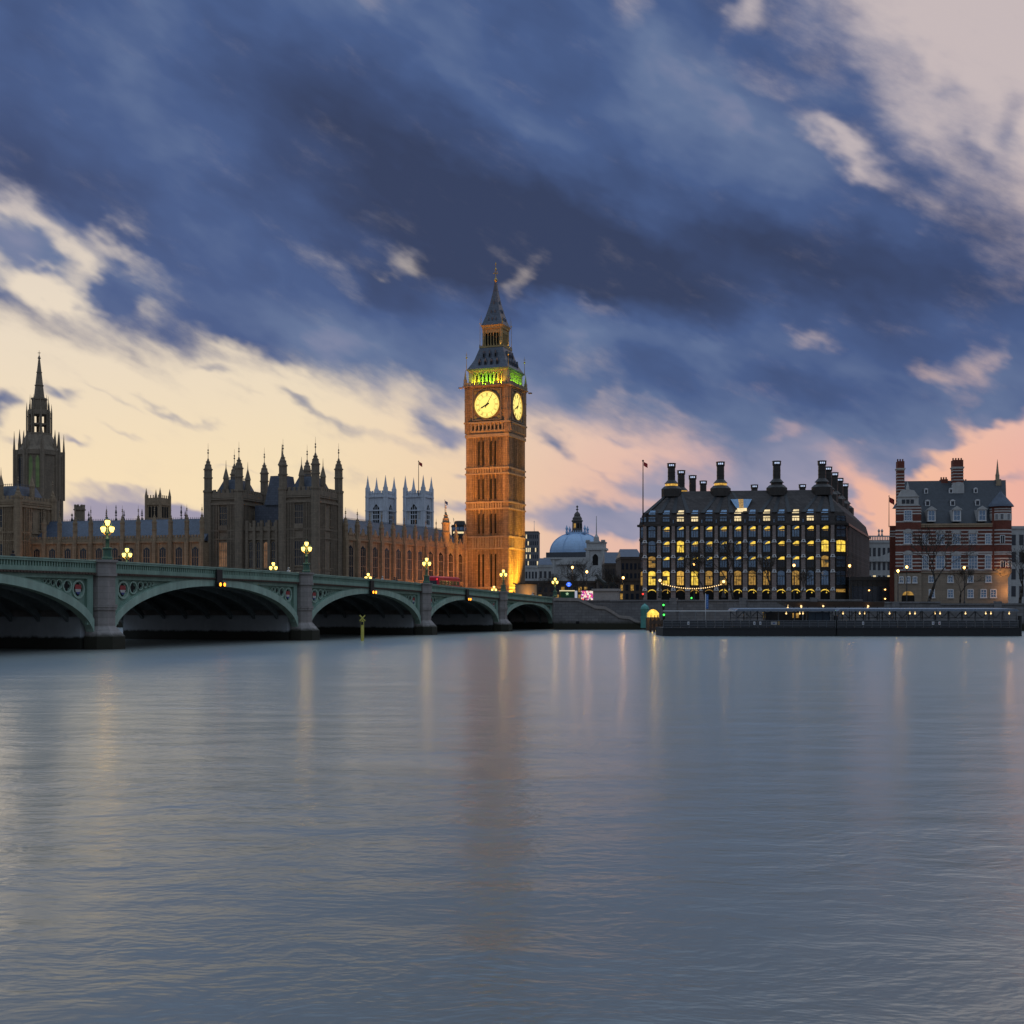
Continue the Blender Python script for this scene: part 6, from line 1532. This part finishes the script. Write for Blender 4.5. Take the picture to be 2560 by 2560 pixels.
for s in (-1, 1):
    q = MB(); n = 14
    for i in range(n):
        a0, a1 = 2 * math.pi * i / n, 2 * math.pi * (i + 1) / n; q.slab([(1.45 + r * math.cos(a), .52 + r * math.sin(a)) for r, a in ((.52, a0), (.52, a1), (.44, a1), (.44, a0))][::-1], s * .9 - .05, s * .9 + .05)
        if i % 2: q.tube((1.45, s * .9, .52), (1.45 + .46 * math.cos(a0), s * .9, .52 + .46 * math.sin(a0)), .03, n=4)
    q.build('wheel', M['bronze'], st_)

# ------------------------------------------------------------------ street lamps, festoon, signals, kiosks
def tall_lamp(px, py, D, label, m='lamp_warm', e=500, base=GZ):
    o = thing('street_lamp', label, 'street lamp', (PX(px, D), D, base), 0, 'tall sodium street lamps on the embankment'); h = PZ(py, D) - base
    q = MB(); q.lathe([(.2, 0), (.2, .8), (.11, .9), (.07, h - .25)], n=8, smooth=True); q.box(-.14, .14, -.14, .14, h + .32, h + .38); q.build('post', M['iron'], o)
    q = MB(); q.lathe([(.1, h - .25), (.26, h - .05), (.27, h + .15), (.12, h + .32)], n=10, smooth=True); q.build('lamp_glass', M[m], o)
    if e: lamp('POINT', (PX(px, D), D - .6, PZ(py, D)), e * .4, (1.0, .52, .18), size=.12, name='street_light')
    return o
for px, py, D, lb, e in ((1431, 1419, 300, 'tall sodium street lamp left in front of the dome', 400), (1467, 1430, 292, 'tall sodium street lamp above the souvenir stall', 400), (1558, 1445, 285, 'tall sodium street lamp between the statue and the office block', 400), (2245, 1428, 262, 'tall sodium street lamp left of the brick house door', 500), (2411, 1420, 258, 'tall street lamp on a dark pole before the brick house', 160), (2267, 1418, 275, 'faint small street lamp in front of the brick house left bay', 0), (2124, 1415, 270, 'small amber street lamp at the right corner of the office block', 60), (1985, 1414, 268, 'small amber street lamp before the lit grid right of centre', 0), (1735, 1411, 268, 'small amber street lamp before the lit grid left part', 0)):
    tall_lamp(px, py, D, lb, e=e)
def globe_lamp(px, py, D, label):
    o = thing('globe_lamp', label, 'street lamp', (PX(px, D), D, 6.2), 0, 'globe lamps on the embankment wall'); h = PZ(py, D) - 6.2
    q = MB(); q.lathe([(.42, 0), (.42, .35), (.3, .5), (.34, .9), (.16, 1.2), (.1, h - .35), (.2, h - .3)], n=10, smooth=True); q.build('post', M['iron'], o)
    q = MB(); q.ball((0, 0, h), .3, 12, 8); q.build('globe', M['bulb'], o); q = MB(); q.lathe([(.16, h + .29), (.05, h + .5)], n=8); q.build('crown_cap', M['iron'], o)
    lamp('POINT', (PX(px, D), D - .6, PZ(py, D)), 60, (1.0, .62, .25), size=.15, name='street_light')
ES = [(1650, 1451), (1809, 1454)]
Dg = [emb((24 if px == 1650 else 37.6) if False else emb_s(px, .5), .5).y for px, _ in ES]
globe_lamp(1650, 1451, Dg[0], 'globe lamp holding the left end of the bulb string'); globe_lamp(1809, 1454, Dg[1], 'globe lamp holding the right end of the bulb string')
fs = thing('festoon', 'sagging string of round white bulbs between two globe lamps', 'festoon lights')
A_ = Vector((PX(1650, Dg[0]), Dg[0], PZ(1456, Dg[0]))); B_ = Vector((PX(1809, Dg[1]), Dg[1], PZ(1458, Dg[1])))
fp = lambda t: A_.lerp(B_, t) - Vector((0, 0, 4 * 1.02 * t * (1 - t)))
q = MB()
for i in range(40): q.tube(fp(i / 40), fp((i + 1) / 40), .02, n=3)
q.build('wire', M['black'], fs)
bm_ = MB(); bm_.ball((0, 0, -.12), .105, 8, 6)
b0 = None
for i in range(28):
    t = (i + .8) / 29
    if b0 is None: b0 = bm_.build('bulb', M['bulb'], fs, fp(t))
    else: link('bulb', b0.data, fs, fp(t))
def signal(px, py, D, m, label, base, lit=0):
    o = thing('traffic_light', label, 'traffic light', (PX(px, D), D, base)); h = PZ(py, D) - base
    q = MB(); q.tube((0, 0, 0), (0, 0, h - .3), .07, n=6); q.build('post', M['iron'], o)
    q = MB(); q.box(-.2, .2, -.12, .2, h - .75 + .5 * (1 - lit) * 0, h + .35); hs_ = q.build('housing', M['black'], o)
    for i, zz in enumerate((h, h - .3)):
        q = MB(); q.tube((0, -.12, zz), (0, -.17, zz), .17 if i == 0 else .1, n=10); q.build('lens', m if i == 0 else M['black'], hs_)
    return o
signal(1607, 1485, 262, M['red_l'], 'red traffic light at the left foot of the office block', GZ); signal(1728.5, 1495, 262, M['green_l'], 'small green traffic light in an office block arcade opening', GZ)
signal(1658.5, 1512.5, 215, M['green_l'], 'upper green signal lamp at the pier entrance', 1.0); signal(1659.5, 1537, 212, M['green_l'], 'lower green signal lamp at the pier entrance', 1.0)
# blue banner, teal kiosk, yellow lit shelter
D = 192.0; o = thing('banner', 'tall narrow blue banner on a pole at the pier', 'banner', (PX(1764, D), D, 0)); q = MB(); q.tube((0, 0, .5), (0, 0, PZ(1484, D)), .05, n=6); q.build('pole', M['white'], o)
q = MB(); q.box(.06, .42, -.02, .02, PZ(1522, D), PZ(1486, D)); q.build('cloth', mat('blue banner cloth', (.05, .15, .42), .7, .2, 1, bump=0), o)
q = MB()
for i in range(7): q.box(.17, .31, -.026, -.021, PZ(1517 - i * 4.2, D), PZ(1515 - i * 4.2, D))
q.build('pale_lettering', mat('pale banner print', (.3, .45, .7), .7, .1, 1, bump=0), o)
D = 246.0; z = lambda py: PZ(py, D); o = thing('kiosk', 'small teal octagonal kiosk with a domed roof beside the steps', 'kiosk', (PX(1610.5, D), D - 1, 0)); teal = mat('teal paint', (.10, .32, .29), .6, .15, 1.5, .3)
q = MB(); q.oct(0, 0, .8, 0.4, z(1522)); q.oct(0, 0, .88, z(1544), z(1542)); q.oct(0, 0, .9, z(1523), z(1521.5)); q.build('walls', teal, o)
q = MB(); q.lathe([(.85, z(1521.5)), (.72, z(1516)), (.4, z(1512)), (.12, z(1510)), (.05, z(1507))], n=8, rot=R(22.5)); q.build('dome_roof', teal, o)
for a in (-22, 22, -67): q = MB(); q.box(-.2, .2, -.77, -.73, z(1540), z(1526)); q.build('panel', mat('dark teal panel', (.05, .18, .17), .4, .1, 1), o, None, R(a))
D = 238.0; z = lambda py: PZ(py, D); o = thing('lit_shelter', 'bright yellow lit arched shelter at the pier gangway', 'shelter', (PX(1634, D), D, 0))
q = MB(); q.box(-1.2, 1.3, .1, 2.5, -1, z(1545)); q.build('base', M['brown'], o)
q = MB(); q.slab(seg_arch(-1.05, 1.0, z(1543), z(1523), .75, 10), 0, 1.6); q.build('glowing_canopy', emit('yellow lit canopy', (1.0, .62, .1), .95, .5, 1.4), o)
for xx in (-.5, .2, .75): q = MB(); q.oct(xx, -.15, .09, z(1545), z(1538)); q.build('post', M['iron'], o)
lamp('POINT', (PX(1634, D), D - 1.5, z(1530)), 120, (1.0, .6, .12), size=.2)
D = 218.0; o = thing('mooring_dolphin', 'dark timber mooring structure at the left end of the floating pier', 'mooring', (PX(1641, D), D, 0))
for xx in (-1.0, -.35, .4, 1.0): q = MB(); q.oct(xx, 0, .2, -2, PZ(1549, D)); q.build('pile', M['brown'], o)
q = MB(); q.box(-1.2, 1.2, -.25, .25, PZ(1560, D), PZ(1552, D)); q.box(-1.2, 1.2, -.22, .22, PZ(1575, D), PZ(1570, D)); q.build('waling', M['brown'], o)
# roundel, green kiosk, souvenir stall
D = 276.0; z = lambda py: PZ(py, D); o = thing('roundel_sign', 'glowing blue round station sign on a post at the bridge end', 'sign', (PX(1422, D), D, GZ))
q = MB(); q.tube((0, 0, 0), (0, 0, z(1468) - GZ), .07, n=6); q.build('post', M['iron'], o)
q = MB(); n = 20; zc = z(1461) - GZ
for i in range(n):
    a0, a1 = 2 * math.pi * i / n, 2 * math.pi * (i + 1) / n; q.slab([(r * math.cos(a), zc + r * math.sin(a)) for r, a in ((.5, a0), (.5, a1), (.3, a1), (.3, a0))][::-1], -.08, .08)
q.build('blue_ring', emit('blue lit ring', (.03, .13, 1.0), 1.5), o)
q = MB(); q.slab([(.295 * math.cos(2 * math.pi * i / 16), zc + .295 * math.sin(2 * math.pi * i / 16)) for i in range(16)], -.05, .05); q.build('white_disc', emit('white lit disc', (.6, .75, 1.0), .7), o)
q = MB(); q.box(-.6, .6, -.11, -.081, zc - .1, zc + .1); q.build('blue_bar', emit('blue lit bar', (.05, .2, 1.0), 1.0), o)
D = 272.0; z = lambda py: PZ(py, D); o = thing('kiosk', 'long low dark green kiosk with a lit top edge under the blue sign', 'kiosk', (PX(1418, D), D, 0))
q = MB(); q.box(-1.5, 1.5, 0, 1.6, GZ, z(1478)); q.build('walls', mat('kiosk green', (.015, .09, .04), .5, .15, 2), o)
q = MB(); q.box(-1.6, 1.6, -.2, 1.7, z(1478), z(1475.6)); q.build('lit_roof_edge', emit('cream lit edge', (1.0, .85, .5), .7), o)
q = MB(); q.slab([(.42 * math.cos(i * math.pi / 5 + math.pi / 2) * (1 if i % 2 == 0 else .45), z(1484.5) + .42 * math.sin(i * math.pi / 5 + math.pi / 2) * (1 if i % 2 == 0 else .45)) for i in range(10)], -.03, -.001); q.build('star_emblem', emit('pale star', (.6, .9, .5), .5), o)
q = MB(); q.box(1.62, 2.15, 0, .3, GZ, z(1477)); q.build('white_panel', emit('white lit panel', (.7, .75, .9), .45), o)
D = 270.0; z = lambda py: PZ(py, D); o = thing('souvenir_stall', 'brightly lit souvenir stall packed with pink and white goods', 'stall', (PX(1468.5, D), D, 0))
def goods():
    m = bpy.data.materials.new('lit goods'); m.use_nodes = True; t = m.node_tree; N = NT(t); b = t.nodes['Principled BSDF']
    v = N.n.new('ShaderNodeTexVoronoi'); v.inputs['Scale'].default_value = 3.4; t.links.new(N.n.new('ShaderNodeTexCoord').outputs['Object'], v.inputs['Vector'])
    s_ = N.n.new('ShaderNodeSeparateColor'); t.links.new(v.outputs['Color'], s_.inputs[0])
    c = N.ramp(s_.outputs[0], [(0, (1, .75, .55, 1)), (.22, (.8, .08, .3, 1)), (.4, (1, .9, .8, 1)), (.58, (.55, .05, .4, 1)), (.72, (.9, .12, .1, 1)), (.85, (.15, .08, .1, 1))], 'CONSTANT')
    t.links.new(c, b.inputs['Emission Color']); t.links.new(c, b.inputs['Base Color']); b.inputs['Emission Strength'].default_value = .85; return m
q = MB(); q.box(-1.35, 1.35, .5, 2, GZ, z(1476)); q.box(-1.45, 1.45, -.3, 2, z(1476), z(1474)); q.build('booth', M['black'], o)
q = MB(); q.box(-1.3, 1.3, .3, .5, GZ + .7, z(1477)); q.build('lit_goods', goods(), o); q = MB(); q.hexa([(-1.3, -.3, GZ + .3), (1.3, -.3, GZ + .3), (1.3, .3, GZ + .7), (-1.3, .3, GZ + .7)], [(-1.3, -.3, GZ + .75), (1.3, -.3, GZ + .75), (1.3, .3, GZ + 1.15), (-1.3, .3, GZ + 1.15)]); q.build('counter', goods(), o)
for px, D, lb in ((1475, 267.5, 'person in dark clothes standing in front of the souvenir stall'), (1462, 268, 'person in dark clothes left of the one before the souvenir stall')):
    p = dup(bpy.data.objects['person.001'], (PX(px, D), D, GZ), 1.0, lb, 'people by the souvenir stall')

# ------------------------------------------------------------------ floating pier
D = 186.0; kp = D / FPX; z = lambda py: PZ(py, D)
M['hull'] = mat('black hull paint', (.018, .019, .022), .55, .25, 1, .3); M['canopy'] = mat('grey blue canopy', (.17, .21, .27), .5, .2, .6, .2); M['rail'] = mat('pier rail grey', (.17, .18, .2), .5, .2, 1); M['screen'] = mat('smoked screen', (.05, .055, .065), .3, .25, .6)
def pontoon(px0, px1, label, canopy, posts, lamps, gang):
    o = thing('floating_pier', label, 'pier', (PX(px0, D), D, 0)); L = (px1 - px0) * kp; X_ = lambda px: (px - px0) * kp
    q = MB(); q.slab([(0, -.6), (L, -.6), (L, z(1569)), (0, z(1569))], 0, 9); q.box(-.03, L + .03, -.08, 9.05, z(1572), z(1569.5)); 
    q.build('hull', M['hull'], o)
    q = MB(); xx = .1
    while xx < L: q.box(xx - .03, xx + .03, .1, .16, z(1569), z(1551)); xx += 1.25
    for py in (1551, 1557, 1563): q.box(.05, L - .05, .1, .15, z(py) - .03, z(py) + .03)
    q.build('railing', M['rail'], o)
    q = MB(); xx = .15
    while xx < L - 1: q.box(xx, xx + 1.1, .17, .19, z(1568.5), z(1552)); xx += 1.25
    q.build('rail_screen', M['screen'], o)
    c0, c1 = canopy; q = MB()
    q.hexa([(X_(c0), -.3, z(1528)), (X_(c1), -.3, z(1528)), (X_(c1), 7.5, z(1528)), (X_(c0), 7.5, z(1528))], [(X_(c0) + .3, -.3, z(1522.5)), (X_(c1) - .3, -.3, z(1522.5)), (X_(c1) - .3, 7.5, z(1519.5)), (X_(c0) + .3, 7.5, z(1519.5))])
    n = int((c1 - c0) / 12)
    for i in range(n): q.box(X_(c0 + (i + .5) * 12) - .04, X_(c0 + (i + .5) * 12) + .04, -.34, -.301, z(1528), z(1523))
    q.build('canopy_roof', M['canopy'], o)
    if gang:
        q = MB(); q.box(X_(gang[0]), X_(gang[1]), .5, 2.6, z(1528.5), z(1526)); q.build('gangway_roof', M['white'], o)
    q = MB()
    for i, p in enumerate(posts):
        q.box(X_(p) - .07, X_(p) + .07, 1.0, 1.15, z(1569), z(1527)); q.box(X_(p) - .07, X_(p) + .07, 6.5, 6.65, z(1569), z(1527))
        if i + 1 < len(posts): a, b = X_(p), X_(posts[i + 1]); q.tube((a, 6.6, z(1528)), ((a + b) / 2, 6.6, z(1545)), .06, n=4); q.tube(((a + b) / 2, 6.6, z(1545)), (b, 6.6, z(1528)), .06, n=4); q.box(a, b, 6.55, 6.62, z(1546), z(1544.5))
    q.build('canopy_frame', M['rail'], o)
    l0 = None
    for px in lamps:
        if l0 is None: q = MB(); q.ball((0, 0, 0), .12, 8, 5); q.tube((0, 0, .05), (0, 0, .3), .03, n=4); l0 = q.build('deck_lamp', M['bulb'], o, (X_(px), 1.2, z(1534)))
        else: link('deck_lamp', l0.data, o, (X_(px), 1.2, z(1534)))
    return o, X_
p1, X1 = pontoon(1657, 2089, 'left floating pier pontoon with an open gangway and blue doors', (1840, 2089), [1845, 1880, 1915, 1950, 1990, 2020, 2085], [1970, 2004, 2012], (1663, 1842))
p2, X2 = pontoon(2093, 2549, 'right floating pier pontoon under one long canopy with a row of lamps', (2094, 2546), [2100 + 34.5 * i for i in range(14)], [2113, 2155, 2168, 2230, 2281, 2294, 2344, 2357, 2421, 2472, 2485, 2531], None)
q = MB(); q.box(X1(2028), X1(2084), 2.0, 5, z(1569), z(1530)); kb = q.build('ticket_cabin', mat('blue cabin paint', (.055, .09, .14), .45, .15, 1), p1)
for a in (2030, 2048, 2066): q = MB(); q.box(X1(a), X1(a + 15), 1.94, 1.999, z(1568), z(1533)); q.build('blue_door', mat('blue door', (.075, .13, .20), .4, .15, 1), kb)
q = MB(); q.box(X1(1928), X1(2022), 4.2, 6.3, z(1569), z(1530)); cb = q.build('waiting_room', M['screen'], p1)
for a, b in ((1997, 2003), (2006, 2013)): q = MB(); q.box(X1(a), X1(b), 4.12, 4.199, z(1545), z(1533)); q.build('lit_window', M['lit_soft'], cb)
for px, w, m_, o, X_ in ((1721, 5, 'white', p1, X1), (1886, 5, 'white', p1, X1), (1901, 5, 'white', p1, X1), (1935, 15, 'stone_pale', p1, X1), (1947, 4, 'gilt', p1, X1), (2158, 5, 'white', p2, X2), (2333, 6, 'white', p2, X2), (2349, 5, 'white', p2, X2)):
    q = MB(); q.box(X_(px - w / 2), X_(px + w / 2), .03, .09, z(1562), z(1554)); s_ = q.build('notice', M[m_], o); q = MB(); q.box(X_(px - w / 5), X_(px + w / 5), .02, .029, z(1560), z(1556.5)); q.build('printed_mark', M['flag_blue'] if px != 2349 else M['flag_red'], s_)
for px, lb in ((2091, 'dark steel mooring pile between the two pontoons'), (2553, 'dark steel mooring pile at the right end of the pier')):
    q = MB(); q.lathe([(.28, -3), (.28, z(1540))], 0, 0, 10, 0, True); tag(q.build('mooring_pile', M['hull'], None, (PX(px, D), D + .5, 0)), lb, 'mooring pile')
for px in (1700, 1740, 1790): 
    q = MB(); q.tube((X1(px), .6, z(1569)), (X1(px), .6, z(1527)), .05, n=5); q.tube((X1(px), .6, z(1530)), (X1(px + 40), .6, z(1562)), .035, n=4); q.build('gangway_strut', M['rail'], p1)
# brown roofed pier shelter on the embankment
D = 220.0; z = lambda py: PZ(py, D); o = thing('pier_shelter', 'long low shelter with a brown canopy and warm lamps behind the floating pier', 'shelter', (PX(1958, D), D, 0)); L = (2210 - 1958) * D / FPX
q = MB(); q.hexa([(1.6, 0, z(1517)), (L, 0, z(1517)), (L, 6, z(1517)), (1.6, 6, z(1517))], [(0, -.4, z(1504.5)), (L, -.4, z(1504.5)), (L, 6, z(1504.5)), (0, 6, z(1504.5))]); q.build('canopy', mat('brown canopy', (.10, .065, .05), .6, .2, 1, .3), o)
q = MB()
for i in range(7): q.box(2 + i * 2.4, 2.15 + i * 2.4, 1, 1.2, -2, z(1516))
q.box(1.8, L, 0.6, 5.5, z(1560), z(1552)); q.build('frame', M['iron'], o)
for px, py in ((2001, 1515.5), (2056, 1515.5), (2168, 1515.5), (1970, 1520), (2004, 1520.5), (2170, 1520.5)):
    q = MB(); q.ball(((px - 1958) * D / FPX, -.6 if py < 1518 else .2, z(py)), .17, 8, 5); q.tube(((px - 1958) * D / FPX, -.6 if py < 1518 else .2, z(py)), ((px - 1958) * D / FPX, 0, z(1512)), .03, n=4); q.build('canopy_lamp', M['bulb'], o)
